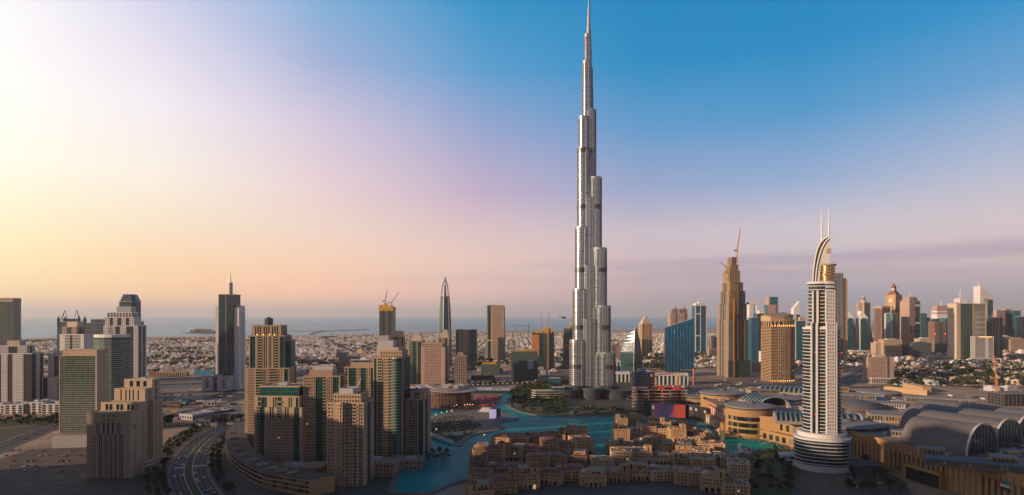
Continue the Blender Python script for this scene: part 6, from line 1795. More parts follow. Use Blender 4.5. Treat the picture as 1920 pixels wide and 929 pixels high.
# barrel vaults
def vault(gx, gy, axis, L, r, h, glaz=True, m='membrane', z0=DZ, ribs=0):
    ax = Vector(axis).normalized(); pr = Vector((-ax.y, ax.x))
    n = 20
    def ring(s, e=1.0, dz=0.0):
        return [(gx - ax.x * s + pr.x * r * e * math.cos(PI * j / n), gy - ax.y * s + pr.y * r * e * math.cos(PI * j / n), z0 + dz + h * e * math.sin(PI * j / n)) for j in range(n + 1)]
    mb = MB(); rs = [ring(L * k / 8) for k in range(9)]; mb.grid(rs, False, True, closed=True); o = mb.build('vaulted_roof', m, mall, smooth=False)
    mb = MB(); A, B_ = ring(-1.2, 1.03), ring(1.0, 1.03)
    for k in range(n): mb.grid([[A[k], A[k + 1], B_[k + 1], B_[k]], [tuple(Vector(p) + Vector((0, 0, .8))) for p in (A[k], A[k + 1], B_[k + 1], B_[k])]])
    mb.build('vault_rim', 'pale_grey', o)
    for k in range(ribs):
        mb = MB(); s_ = L * (k + .5) / ribs; A, B_ = ring(s_ - L / ribs * .24, 1.03), ring(s_ + L / ribs * .24, 1.03)
        for q in range(2, n - 2): mb.grid([[A[q], A[q + 1], B_[q + 1], B_[q]], [tuple(Vector(p) + Vector((0, 0, .4))) for p in (A[q], A[q + 1], B_[q + 1], B_[q])]])
        mb.build('skylight', 'glass_deep', o)
    if not ribs:
        mb = MB()
        for k in range(1, 16):
            A, B_ = ring(L * k / 16 - .12, 1.004), ring(L * k / 16 + .12, 1.004)
            for q in range(n): mb.poly([A[q], A[q + 1], B_[q + 1], B_[q]])
        mb.build('roof_seam', 'mall_roof', o)
    if glaz:
        mb = MB(); mb.poly(ring(.2, .99)); mb.build('gable_glazing', 'glass_deep', o)
        mb = MB()
        for k in range(1, 9):
            f = -1 + 2 * k / 9; zz = h * math.sqrt(max(0, 1 - f * f))
            p = Vector((gx, gy)) + pr * r * f; mb.obox(p, (pr.x, pr.y), (ax.x, ax.y), -.15, .15, -.1, .4, z0, z0 + zz - .5)
        mb.build('gable_mullion', 'frame_grey', o)
AX = (.50, -.87)
vault(470, 616, AX, 62, 31, 28)
vault(528, 656, AX, 96, 31, 26)
vault(585, 698, AX, 120, 31, 24)
vault(640, 742, AX, 130, 31, 22)
vault(X(1500, 800), 792, (.95, -.3), 34, 22, 12, False, 'mall_roof', ribs=6)
vault(X(1618, 790), 800, (.9, -.2), 40, 14, 9, False, 'mall_roof', ribs=5)
vault(X(1452, 930), 930, (.2, -1), 60, 24, 13, False, 'mall_roof', ribs=7)
vault(X(1508, 1080), 1080, (.9, -.5), 70, 24, 11, False, 'mall_roof', ribs=9)
# shallow white dome and low saw of flat roofs
mb = MB(); c_ = (X(1598, 900), 905)
mb.grid([[(c_[0] + 44 * math.cos(e * PI / 12) * math.cos(2 * PI * j / 32), c_[1] + 36 * math.cos(e * PI / 12) * math.sin(2 * PI * j / 32), DZ - .4 + 15 * math.sin(e * PI / 12)) for j in range(32)] for e in range(6)]); mb.build('shallow_dome', 'membrane', mall, smooth=True)
for (px, d_, w_, dp, h, rz_, m_) in ((1690, 800, 74, 40, 9, -22, 'roof_tan'), (1650, 930, 60, 30, 6, -20, 'roof_white'), (1760, 960, 90, 24, 9, -24, 'roof_grey'), (1600, 1010, 60, 26, 8, -18, 'roof_grey'), (1535, 880, 44, 26, 6, 12, 'roof_tan'), (1700, 700, 30, 18, 6, -30, 'roof_grey'),
                                    (1560, 690, 26, 20, 4, 0, 'roof_grey'), (1820, 560, 70, 20, 5, -30, 'slate'), (1860, 620, 60, 10, 3, -30, 'slate'), (1900, 640, 60, 10, 3, -30, 'slate'), (1745, 600, 20, 14, 8, -28, 'mall_tan'), (1880, 560, 18, 14, 9, -28, 'mall_tan'), (1430, 1090, 50, 24, 6, 0, 'roof_tan'), (1560, 1120, 50, 20, 7, -14, 'mall_tan')):
    mb = MB(); c_ = (X(px, d_), d_); u = (math.cos(R_(rz_)), math.sin(R_(rz_))); n_ = (u[1], -u[0])
    mb.obox(c_, u, n_, -w_ / 2, w_ / 2, -dp / 2, dp / 2, DZ - .6, DZ + h); o = mb.build('roof_block', m_, mall)
    mb = MB(); mb.obox(c_, u, n_, -w_ / 2 - 1.2, w_ / 2 + 1.2, -dp / 2 - 1.2, dp / 2 + 1.2, DZ + h, DZ + h + .9); mb.build('roof_plate', 'mall_roof' if m_ != 'slate' else 'slate', o)
    mb = MB()
    for q in range(int(w_ / 3.2)): mb.obox(c_, u, n_, -w_ / 2 + 1 + q * 3.2, -w_ / 2 + 2.6 + q * 3.2, dp / 2, dp / 2 + .3, DZ + h * .3, DZ + h * .85)
    mb.build('louvre', 'pane', o)
mb = MB()
for q in range(260):
    for _ in range(20):
        x, y = rnd.uniform(320, 780), rnd.uniform(510, 1180)
        if inside((x, y), inset(MD, 6)): break
    w_, dp = rnd.uniform(1.2, 4), rnd.uniform(1.2, 3); mb.box(x - w_, x + w_, y - dp, y + dp, DZ - .5, DZ + rnd.uniform(1.2, 3.4))
o = mb.build('rooftop_plant', 'grey_panel', mall); o['kind'] = 'stuff'
mb = MB()
for q in range(60):
    for _ in range(20):
        x, y = rnd.uniform(330, 760), rnd.uniform(520, 1160)
        if inside((x, y), inset(MD, 20)): break
    a = rnd.choice((.3, -1.2)); L = rnd.uniform(12, 40); mb.obox((x, y), (math.cos(a), math.sin(a)), (math.sin(a), -math.cos(a)), 0, L, -.5, .5, DZ - .5, DZ + .9)
o = mb.build('rooftop_duct', 'slate', mall); o['kind'] = 'stuff'
# gate with yellow trim at the near-right wall and flag banner on the wall
p = Vector((418, 622)); mb = MB(); mb.obox(p, (.17, -.985), (-.985, -.17), -22, 22, -4, 6, 0, 15); o = mb.build('entrance_block', 'mall_tan', mall)
mb = MB(); mb.obox(p, (.17, -.985), (-.985, -.17), -22, 22, 6.05, 6.6, 14, 15.2); mb.obox(p, (.17, -.985), (-.985, -.17), -22, -20.8, 6.05, 6.6, 0, 14); mb.build('yellow_edge', 'yellow_trim', o)
mb = MB(); mb.obox(p, (.17, -.985), (-.985, -.17), -19, 21, 6.1, 6.3, 0, 12.6); mb.build('entrance_glazing', 'pane', o)
fp = Vector((432.4, 541)); fu, fn = (.163, -.987), (-.987, -.163)
fl_ = MB(); fl_.obox(fp, fu, fn, -6, 6, .9, 1.3, 16, 24); o = fl_.build('flag_banner', 'hoarding_white'); tag(o, 'flag banner of red, green, white and black hanging on the near mall wall', 'flag')
for nm, (a0, a1, z0, z1), m_ in (('red_stripe', (-6.1, -3, 15.9, 24.1), 'red_paint'), ('green_stripe', (-3, 6.1, 21.4, 24.1), 'green_paint'), ('black_stripe', (-3, 6.1, 15.9, 18.6), 'black_paint')):
    mb = MB(); mb.obox(fp, fu, fn, a0, a1, 1.31, 1.42, z0, z1); mb.build(nm, m_, o)
# long tan sheds and walls behind the mall
for i, (p0, p1, dp, h, m_, lb) in enumerate((((1575, 746), (1630, 757), 24, 9, 'concrete', 'long grey shed with open bays behind the mall, left of the drum roof'), ((1680, 762), (1745, 772), 22, 9, 'concrete', 'long grey shed with open bays right of the round drum roof'),
                                             ((1660, 734), (1740, 742), 10, 10, 'gold_stone', 'ochre wall building along the service road behind the mall'), ((1700, 729), (1738, 737), 16, 12, 'gold_stone', 'ochre box hall standing behind the ochre wall building'), ((1752, 762), (1810, 768), 14, 7, 'formwork', 'orange-yellow low shed on the building lot behind the vaults'))):
    a_, c_ = Vector(G(*p0)), Vector(G(*p1)); u = c_ - a_; L = u.length
    ang = math.degrees(math.atan2(u.y, u.x)); c = (a_ + c_) / 2
    b = Bld('service_shed', lb, 'shed', c.x, c.y, ang); b.block(rect(L, dp), 0, h, ['V'] if 'shed with' in lb else ['S'], wall=m_, glass='glass_dark', bay=9, fl=9, roof='roof_grey' if 'grey' in lb else 'roof_tan', plant=0); b.done()

# ================================================================ OLD TOWN QUARTER ON THE NEAR SHORE
OT = []
def old_house(px, py, w, dp, h, rz, roof, mtl, feats, label):
    x, y = G(px, py, 1.0)
    ca, sa = math.cos(R_(rz)), math.sin(R_(rz))
    b = Bld('old_town_house', label, 'house', x - sa * dp / 2, y + ca * dp / 2, rz, 1.0, 'sand-coloured old town houses on the near lake shore')
    b.pane = 'pane'
    fl = 3.4
    pat = 'S.5W2S.3W2S.5' if w > 22 else 'S.4W2S.4'
    b.block(rect(w, dp), 0, h, [pat, 'S.3W2S.3', pat, 'S.3W2S.3'], wall=mtl, glass='glass_dark', fl=fl, bay=3.0, roof='roof_tan' if roof != 'terracotta' else 'terracotta', plant=0, win=True, parapet=.9, T=.45)
    if 'tower' in feats:
        tx = w * (.34 if 'r' in feats else -.34)
        b.block(rect(min(8, w * .3), min(8, dp * .5), tx, -dp * .2), h, h + 6, ['S.4V.5S.4'], wall=mtl, glass='glass_dark', fl=5, bay=3, roof='roof_tan', plant=0, parapet=.7, T=.35)
        if roof == 'terracotta': b.mb('tiled_roof', 'terracotta').prism(rect(min(8, w * .3) + 2.4, min(8, dp * .5) + 2.4, tx, -dp * .2), h + 6.5, h + 9, .25, (tx, -dp * .2))
    if 'step' in feats:
        b.block(rect(w * .56, dp * .6, w * .14, dp * .12), h, h + 3.8, ['S.3W1S.3'], wall=mtl, glass='glass_dark', fl=3.8, bay=3, roof='roof_tan', plant=0, parapet=.7, T=.35)
    if 'dome' in feats:
        r = min(w, dp) * .18
        b.mb('dome', 'cream', True).grid([[(-w * .25 + r * math.cos(e * PI / 12) * math.cos(2 * PI * j / 14), dp * .1 + r * math.cos(e * PI / 12) * math.sin(2 * PI * j / 14), h + .4 + r * .85 * math.sin(e * PI / 12)) for j in range(14)] for e in range(7)])
    if 'loggia' in feats:
        n = max(3, int(w * .7 / 4))
        lw = w * .7
        lo, ar = b.mb('loggia', mtl), b.mb('arch_opening', 'pane')
        lo.box(-lw / 2, lw / 2, -dp / 2 - 4, -dp / 2 - .5, 0, 5.4)
        for q in range(n):
            xx = -lw / 2 + (q + .5) * lw / n; hw = lw / n * .32
            ar.grid([[(xx - hw, -dp / 2 - 4.06 - e, .2), (xx + hw, -dp / 2 - 4.06 - e, .2)] + [(xx + hw * math.cos(PI * j / 6), -dp / 2 - 4.06 - e, 3.1 + hw * math.sin(PI * j / 6)) for j in range(7)] for e in (0, .06)])
    if 'hip' in feats:
        b.mb('tiled_roof', 'terracotta').prism(rect(w + 2, dp + 2), h + .5, h + 3.4, .45)
    if 'pergola' in feats:
        for q in range(6): b.mb('pergola', 'bark').box(-w * .3 + q * 1.6, -w * .3 + q * 1.6 + .4, -dp * .35, dp * .05, h + 2.8, h + 3.1)
        for sx_ in (-w * .3, -w * .3 + 8): b.mb('pergola', 'bark').box(sx_, sx_ + .3, -dp * .35, -dp * .35 + .3, h, h + 2.9)
    for q in range(2):
        xx, yy = rnd.uniform(-.3, .3) * w, rnd.uniform(-.3, .3) * dp
        b.mb('chimney', mtl).box(xx - .6, xx + .6, yy - .6, yy + .6, h + .4, h + rnd.uniform(1.6, 2.6))
    if 'hip' not in feats:
        for q in range(9):
            xx, yy, s_ = rnd.uniform(-.42, .42) * w, rnd.uniform(-.42, .42) * dp, rnd.uniform(.5, 1.1)
            b.mb('rooftop_plant', 'pale_grey' if q % 2 else 'slate').box(xx - s_, xx + s_, yy - s_ * .7, yy + s_ * .7, h + .4, h + .9 + s_)
        for q in range(3):
            xx, yy = rnd.uniform(-.4, .4) * w, rnd.uniform(-.4, .4) * dp; L_ = rnd.uniform(2, 5)
            b.mb('roof_wall', mtl).box(xx - L_, xx + L_, yy, yy + .4, h + .4, h + 1.9)
    b.done(30)
    OT.append((x, y, w, dp))
ordn = ['first', 'second', 'third', 'fourth', 'fifth', 'sixth', 'seventh', 'eighth', 'ninth', 'tenth', 'eleventh', 'twelfth', 'thirteenth', 'fourteenth', 'fifteenth']
ROWS = [  # (quarter wording, row y, [x...], terracotta?)
 ('lakeside row of left old town', [(905, 862), (938, 848), (972, 842), (1006, 838), (1040, 836), (1078, 830)], True),
 ('second row of left old town', [(897, 884), (928, 872), (960, 864), (994, 860), (1030, 856), (1066, 852), (1096, 852)], True),
 ('third row of left old town', [(898, 908), (934, 898), (970, 890), (1008, 884), (1044, 878), (1080, 874)], True),
 ('bottom row of left old town', [(905, 936), (946, 926), (988, 916), (1030, 908), (1072, 902)], True),
 ('lakeside row of right old town', [(1166, 806), (1186, 800), (1207, 799), (1229, 799), (1250, 800), (1272, 806), (1292, 814), (1312, 826)], False),
 ('second row of right old town', [(1166, 828), (1190, 824), (1216, 822), (1244, 822), (1272, 828), (1298, 838), (1322, 848), (1346, 858)], False),
 ('third row of right old town', [(1156, 850), (1184, 846), (1216, 846), (1250, 846), (1282, 852), (1312, 864), (1340, 874), (1368, 880)], False),
 ('fourth row of right old town', [(1130, 880), (1166, 874), (1204, 870), (1242, 872), (1282, 878), (1318, 890), (1352, 898), (1386, 900)], False),
 ('bottom row of right old town', [(1112, 912), (1156, 904), (1200, 900), (1244, 902), (1290, 910), (1336, 922), (1380, 930)], False)]
for ri, (rw, pts, terra) in enumerate(ROWS):
    for ci, (px, py) in enumerate(pts):
        d_ = D(py); step = (pts[1][0] - pts[0][0]) / F * d_
        w = step * rnd.uniform(.98, 1.22); dp = rnd.uniform(20, 32); h = 3.4 * rnd.choice((2, 3, 3, 4, 5)) * (1.0 if terra else .92)
        rz = rnd.uniform(-16, 16) if terra else -8 + 10 * rnd.random() + (-14 if px > 1280 else 0)
        fe = []
        r_ = rnd.random()
        if terra and r_ < .5: fe.append('hip')
        if rnd.random() < .4: fe += ['tower'] + (['r'] if rnd.random() < .5 else [])
        if rnd.random() < .45 and 'hip' not in fe: fe.append('step')
        if rnd.random() < .28 and 'hip' not in fe: fe.append('dome')
        if rnd.random() < .5: fe.append('loggia')
        if rnd.random() < .3 and 'hip' not in fe: fe.append('pergola')
        mtl = rnd.choice(('oldtown', 'oldtown', 'oldtown_pale', 'oldtown_deep'))
        desc = 'tile-roofed sandy house' if 'hip' in fe else 'domed sandy house' if 'dome' in fe else 'turreted sandy house' if 'tower' in fe else 'flat-roofed sandy house'
        old_house(px, py, w, dp, h, rz, 'terracotta' if terra else 'flat', mtl, fe, f'{desc}, {ordn[ci]} from left in {rw}')
# courtyard pools and bridge
for i, (px, py, w, dp, lb) in enumerate(((1212, 833, 13, 7, 'left of the two blue courtyard pools in the right old town quarter'), (1251, 834, 14, 7, 'right of the two blue courtyard pools in the right old town quarter'))):
    x, y = G(px, py, 8); mb = MB(); mb.box(-w, w, -dp, dp, 0, 6.5); o = mb.build('courtyard_pool', 'oldtown', loc=(x, y, 1)); mb = MB(); mb.box(-w + 1.2, w - 1.2, -dp + 1.2, dp - 1.2, 6.4, 6.62); mb.build('water_surface', 'pool_blue', o); tag(o, lb, 'pool')
a_, c_ = Vector(G(1306, 826)), Vector(G(1384, 822)); u = c_ - a_; L = u.length; u.normalize()
t = thing('bridge', 'sandy footbridge with two low gate towers crossing the lake to the mall', 'bridge', (a_.x, a_.y, 0), math.degrees(math.atan2(u.y, u.x)))
mb = MB(); mb.box(0, L, -4, 4, 2.6, 4.0); mb.build('deck', 'oldtown', t)
for sy_ in (-4, 3.5): mb = MB(); mb.box(0, L, sy_, sy_ + .5, 4.0, 5.2); mb.build('railing', 'oldtown', t)
for f in (.25, .55):
    mb = MB()
    for sy_ in (-5.5, 3.5):
        mb.box(L * f - 4, L * f + 4, sy_, sy_ + 2, 0, 11.5)
    mb.box(L * f - 4.4, L * f + 4.4, -6, 6, 11.5, 12.6); o = mb.build('gate_tower', 'oldtown_pale', t)
    mb = MB(); mb.prism(rect(5, 5, L * f, 0), 12.6, 15.5, .2, (L * f, 0)); mb.build('cap_roof', 'oldtown', o)
for f in (.1, .4, .75, .95): mb = MB(); mb.box(L * f - 1, L * f + 1, -3.4, 3.4, -.5, 2.6); mb.build('pier', 'oldtown_deep', t)

# ================================================================ SMALL THINGS ROUND THE LAKE
x, y = G(926, 786, 1.3)
t = thing('screen_box', 'big dark box with a lilac lit screen on the promenade by the lawn', 'screen', (x, y, 1.3), -14)
mb = MB(); mb.box(-7, 9, -2, 9, 0, 17); mb.build('box', 'slate', t); mb = MB(); mb.box(-6.4, 4.6, -2.4, -2.05, 1, 16); s_ = mb.build('screen', 'white', t)
m = mat('lilac_screen', (.3, .26, .42), .4, emit=(.46, .40, .60), estr=.8); s_.data.materials[0] = m
x, y = G(915, 773, 1.3)
b = Bld('stage_pavilion', 'white stepped grandstand seating left of the lilac screen', 'grandstand', x, y + 6, -10, 1.3)
for q in range(5): b.mb('step', 'off_white').box(-16 + q, 14, -8 + q * 3, -5 + q * 3, 0, 1.2 + q * 1.2)
b.done()
x, y = G(945, 786, 1.3)
o = MB(); o.prism([(-14, -6), (22, -4), (22, 8), (-14, 12)], 0, 3.2); o = o.build('plaza_wedge', 'pale_grey', loc=(x, y, 1.3)); tag(o, 'plain pale low wedge-shaped platform right of the lilac screen', 'platform')
# tents along the lawn
mb = MB(); mb.prism(rect(5, 5), 0, 2.6); mb.prism(rect(5.6, 5.6), 2.6, 5.2, .06)
t0 = mb.build('tent', 'tent_white')
for i in range(9):
    f = i / 8; px, py = 803 + (846 - 803) * f, 816 + (832 - 816) * f
    o = t0 if i == 0 else t0.copy()
    if i: COL.objects.link(o)
    x, y = G(px, py, 1.3); o.location = (x, y, 1.3); o.rotation_euler = (0, 0, -.4)
    tag(o, 'white pointed tent in the row between the round lawn and the water', 'tent', 'white tents along the lawn edge')
# red parasols
t0 = thing('parasol', '', 'parasol')
mb = MB(); mb.tube([(0, 0, 0), (0, 0, 3.0)], .1, 5); mb.build('pole', 'steel', t0)
mb = MB(); mb.grid([[(2.9 * math.cos(2 * PI * j / 8), 2.9 * math.sin(2 * PI * j / 8), 2.5) for j in range(8)], [(.1 * math.cos(2 * PI * j / 8), .1 * math.sin(2 * PI * j / 8), 3.7) for j in range(8)]]); c_ = mb.build('canopy', 'parasol_red', t0)
KIDS[t0.name] = list(t0.children)
n = 0
for i in range(150):
    px, py = rnd.uniform(880, 938), rnd.uniform(744, 766)
    if px + (py - 744) * .9 > 952 or (px < 892 and py < 752): continue
    x, y = G(px, py)
    o = t0 if n == 0 else copy_tree(t0, (0, 0, 0)); n += 1
    o.location = (x, y, .2); o.rotation_euler = (0, 0, rnd.random()); s_ = rnd.uniform(.9, 1.5); o.scale = (s_, s_, s_)
    tag(o, 'red parasol on the busy terrace between the brown hall and the lake inlet', 'parasol', 'red parasols on the lake terrace')
# monument on the lawn, festival lights
x, y = G(858, 816, 1.4)
t = thing('monument', 'small white spired monument on a round plinth at the lawn edge', 'monument', (x, y, 1.4))
mb = MB(); mb.prism(circ(6.5, 20), 0, 1.2); mb.prism(circ(4.5, 20), 1.2, 2); mb.build('plinth', 'off_white', t); mb = MB(); mb.prism(circ(1.2, 10), 2, 10, .2); mb.build('spire', 'white', t)
t0 = thing('lamp_post', '', 'street lamp')
mb = MB(); mb.tube([(0, 0, 0), (0, 0, 5)], .12, 5); mb.build('post', 'crane_dark', t0); mb = MB(); mb.prism(circ(.75, 8), 4.8, 6.0, .7); mb.build('lamp_globe', 'warm_lamp', t0)
KIDS[t0.name] = list(t0.children)
LP = [(808, 790), (817, 784), (828, 780), (838, 778), (847, 776), (852, 768), (856, 765), (871, 765), (876, 764), (881, 764), (886, 764), (818, 812), (908, 823)] + [(878 + 9.2 * i, 726.5 - .4 * i) for i in range(15)]
for i, (px, py) in enumerate(LP):
    o = t0 if i == 0 else copy_tree(t0, (0, 0, 0))
    x, y = G(px, py, 1); o.location = (x, y, 1)
    lawn_ = i < 13
    tag(o, 'glowing lamp post among the crowd round the lawn and festival stage' if lawn_ else 'glowing lamp post along the street below the netted blocks', 'street lamp', 'lamps round the lawn' if lawn_ else 'lamps along the park street')
# stage truss
x, y = G(862, 770, 1.2)
t = thing('stage_truss', 'dark lighting truss arch behind the lawn with lit stage beside the brown hall', 'stage', (x, y, 1.2))
mb = MB(); mb.truss((-9, 0, 0), (-9, 0, 8), 1.2, seg=4, r=.15); mb.truss((9, 0, 0), (9, 0, 8), 1.2, seg=4, r=.15); mb.truss((-9, 0, 8), (9, 0, 8), 1.2, seg=8, r=.15); mb.build('truss', 'black_paint', t)
mb = MB(); mb.box(-12, 12, -3, 5, 0, 1.4); mb.build('platform', 'slate', t)
# big site panels and blue fences on the left lots
for i, (px0, px1, py, h, m_, lb) in enumerate(((368, 403, 706, 12, 'blue_paint', 'bright blue billboard standing beside the highway near the white-winged tower'), (258, 278, 708, 13, 'grey_panel', 'pale blue-grey billboard along the highway, at left'), (279, 294, 708, 13, 'brown', 'dark red billboard next to the pale one along the highway'))):
    a_, c_ = G(px0, py), G(px1, py)
    t = thing('billboard', lb, 'billboard', (a_[0], a_[1], 0)); w_ = c_[0] - a_[0]
    mb = MB(); mb.box(0, w_, -.6, .6, 4, 4 + h); mb.build('panel', m_, t)
    for q in (.1, .5, .9): mb = MB(); mb.box(w_ * q - .4, w_ * q + .4, .7, 1.3, 0, 4 + h * .8); mb.build('post', 'crane_dark', t)
for i, pxs in enumerate((((268, 794), (300, 786), (340, 781), (365, 775)), ((384, 781), (410, 775), (440, 771)), ((262, 806), (290, 798), (322, 793)), ((300, 765), (340, 762), (378, 757)))):
    pts = smooth_line([G(*p) for p in pxs], 4)
    mb = MB()
    for k_ in range(len(pts) - 1):
        a_, c_ = Vector(pts[k_]), Vector(pts[k_ + 1]); u = c_ - a_; L = u.length; u.normalize(); mb.obox(a_, u, (u.y, -u.x), 0, L, -.12, .12, 0, 3.4)
    o = mb.build('site_fence', 'navy_paint'); tag(o, ('long navy site fence running left of the white shed', 'navy site fence right of the white shed towards the boulevard', 'nearest navy site fence beside the big round tree', 'farthest navy site fence, past the green dome')[i], 'fence')
x, y = G(351, 759)
mb = MB(); mb.grid([[(8 * math.cos(e * PI / 10) * math.cos(2 * PI * j / 16), 8 * math.cos(e * PI / 10) * math.sin(2 * PI * j / 16), 1 + 7 * math.sin(e * PI / 10)) for j in range(16)] for e in range(6)]); t = thing('domed_tent', 'small bright green dome on the sandy lot left of the boulevard', 'dome', (x, y, 0)); mb.build('dome', 'green_paint', t, smooth=True)
mb = MB(); mb.prism(circ(8.4, 16), 0, 1.2); mb.build('base', 'concrete', t)
for i, (px, py, w_, dp, h, rz_, m_, lb) in enumerate(((357, 788, 30, 40, 8, -24, 'roof_white', 'long white-roofed site shed beside the navy fence'), (325, 766, 22, 8, 6, 0, 'brown', 'small dark brown site hut left of the green dome'), (385, 800, 30, 8, 3, 8, 'roof_white', 'low white site canopy below the navy fences'), (325, 800, 30, 10, 3, 8, 'tan', 'low tan site shelter under the big round tree'),
                                                     (395, 762, 12, 8, 9, 8, 'pale_grey', 'small gridded white site office by the bypass road'), (320, 706, 84, 14, 11, 3, 'tan', 'long tan showroom with red frontage along the highway'), (268, 700, 30, 12, 10, 3, 'rose', 'short rose showroom at the left end of the highway frontage'), (520, 716, 60, 16, 9, 0, 'gold_stone', 'ochre workshop row by the highway behind the lantern-topped tower'))):
    x, y = G(px, py); b = Bld('service_shed', lb, 'shed', x, y + dp / 2, rz_); b.block(rect(w_, dp), 0, h, ['V'] if i in (5,) else ['W'], wall=m_, bay=6, fl=h, roof='roof_white' if i in (0, 2) else 'roof_tan', plant=0); b.done()

# ================================================================ UNSEEN TOWERS ADDED LEFT OF THE FRAME TO SHADE THE FOREGROUND
for i, (x, y, w, dp, h, m_, lb) in enumerate(((-560, 470, 44, 40, 180, 'tan', 'added sandy shade tower just outside the left edge of the frame, nearest'), (-700, 330, 48, 44, 230, 'sand_stone', 'added tall sandy shade tower outside the left edge of the frame'), (-640, 610, 46, 40, 150, 'tan_deep', 'added deep tan shade tower just outside the left edge of the frame'),
                                              (-820, 520, 60, 44, 168, 'off_white', 'added white shade tower outside the left edge of the frame'), (-520, 330, 44, 44, 210, 'tan', 'added sandy shade tower out of frame beside the camera'), (-900, 380, 60, 50, 222, 'cream', 'added cream shade tower outside the left edge of the frame'), (-760, 190, 56, 50, 250, 'tan', 'added sandy shade tower outside the frame behind the camera'), (-760, 476, 50, 44, 200, 'cream', 'added cream shade tower outside the left edge, behind two sandy towers'), (-820, 344, 52, 40, 222, 'tan_deep', 'added deep tan shade tower far outside the left edge of the frame'), (-860, 254, 56, 44, 250, 'off_white', 'added white shade tower out of frame, left of the camera'), (-640, 262, 48, 40, 230, 'sand_stone', 'added sandstone shade tower out of frame near the camera'), (-980, 384, 60, 46, 235, 'tan', 'farthest added sandy shade tower outside the left edge'), (-360, 225, 44, 40, 250, 'tan', 'added sandy shade tower out of frame nearest the camera on its left'), (-430, 276, 44, 40, 250, 'cream', 'added cream shade tower out of frame left of the camera'), (-300, 190, 40, 36, 230, 'sand_stone', 'added sandstone shade tower out of frame close to the camera'), (-500, 207, 44, 40, 255, 'tan', 'added sandy shade tower out of frame, left and slightly behind others'), (-560, 259, 44, 40, 255, 'off_white', 'added white shade tower out of frame between two sandy ones'), (-420, 175, 44, 40, 250, 'tan_deep', 'added deep tan shade tower out of frame near the camera'), (-700, 291, 46, 40, 255, 'cream', 'added cream shade tower out of frame in the second row'), (-940, 267, 56, 44, 265, 'tan', 'added sandy shade tower far out of frame in the last row'), (-780, 500, 44, 40, 150, 'sand_stone', 'added sandstone shade tower out of frame in the last row'))):
    b = Bld('apartment_tower', lb, 'tower', x, y, -10); b.block(rect(w, dp), 0, h - (36 if x * .375 - y * .927 < -560 else 8), ['W1G.5W1'], wall=m_, fl=3.6, bay=3.4, roof='roof_tan'); b.done()

# ================================================================ TREES
def leaf_quads(mb, c, r, n, size, rg, flat=.8, mats=1):
    for _ in range(n):
        while True:
            p = Vector((rg.uniform(-1, 1), rg.uniform(-1, 1), rg.uniform(-1, 1)))
            if .25 < p.length < 1: break
        p = Vector((p.x * r, p.y * r, p.z * r * flat)) + Vector(c)
        u = Vector((rg.gauss(0, 1), rg.gauss(0, 1), rg.gauss(0, .6))).normalized()
        v = u.cross(Vector((rg.gauss(0, 1), rg.gauss(0, 1), rg.gauss(0, 1)))).normalized()
        s = size * rg.uniform(.6, 1.3)
        mb.mi = rg.randrange(mats)
        mb.poly([p - u * s - v * s * .6, p + u * s - v * s * .5, p + u * s * .8 + v * s * .6, p - u * s * .7 + v * s * .7])
def tree_proto(seed, h, r, n=150, leaf=.75):
    rg = random.Random(seed)
    tr, cr = MB(), MB()
    tr.tube([(0, 0, -.3), (.1, 0, h * .3), (0, .15, h * .6)], r * .09, 6, r * .04)
    for k in range(4):
        a = k * PI / 2 + rg.random()
        tr.tube([(0, 0, h * .32), (math.cos(a) * r * .5, math.sin(a) * r * .5, h * .62)], r * .04, 4, r * .015)
    for k in range(rg.randint(5, 7)):
        a = rg.random() * 2 * PI; q = rg.random() ** .6 * r * .62
        leaf_quads(cr, (math.cos(a) * q, math.sin(a) * q, h * rg.uniform(.5, .86)), r * rg.uniform(.34, .55), n // 6, leaf, rg, .8, 2)
    t = thing('tree', '', 'tree')
    tr.build('trunk', 'bark', t); cr.build('crown', [('leaf_a', 'leaf_b', 'leaf_c')[seed % 3], ('leaf_c', 'leaf_a', 'leaf_a')[seed % 3]], t)
    KIDS[t.name] = list(t.children)
    return t
def palm_proto(seed, h):
    rg = random.Random(seed)
    tr, cr = MB(), MB()
    tr.tube([(0, 0, -.3), (.2, 0, h * .5), (.1, .1, h)], .35, 6, .22)
    for k in range(16):
        a = k * 2 * PI / 16 + rg.uniform(-.1, .1); e = rg.uniform(.0, .7); L = rg.uniform(2.6, 3.4)
        pts = [Vector((.1 + math.cos(a) * L * f * math.cos(e * .6), .1 + math.sin(a) * L * f * math.cos(e * .6), h + L * (e * f - 1.15 * f * f * .8))) for f in (0, .35, .7, 1)]
        w = Vector((-math.sin(a), math.cos(a), 0)) * .42
        for i in range(3):
            cr.poly([pts[i] - w, pts[i + 1] - w * (1 - i * .3), pts[i + 1] + w * (1 - i * .3), pts[i] + w])
    t = thing('palm_tree', '', 'palm tree')
    tr.build('trunk', 'bark', t); cr.build('crown', 'leaf_a', t)
    KIDS[t.name] = list(t.children)
    return t
TP = [tree_proto(i + 1, h, r) for i, (h, r) in enumerate(((8, 4.0), (10, 5.2), (7, 3.6), (9, 4.4), (6, 3.4)))]
PP = [palm_proto(31, 9), palm_proto(32, 7.5)]
USED = set()
def put_tree(p, x, y, z, s, label, group):
    if p.name not in USED:
        USED.add(p.name); o = p
        o.location = (x, y, z); o.rotation_euler = (0, 0, rnd.random() * 6.28); o.scale = (s, s, s * rnd.uniform(.85, 1.15))
    else:
        o = copy_tree(p, (x, y, z), rnd.random() * 360); o.scale = (s, s, s * rnd.uniform(.85, 1.15))
    o['label'] = label; o['group'] = group
EXTRA = []                       # trees past the first 300
def in_bld(x, y, pad=3):
    for bx, by, r in BL:
        if (x - bx) ** 2 + (y - by) ** 2 < (r + pad) ** 2: return True
    return False
BL = []
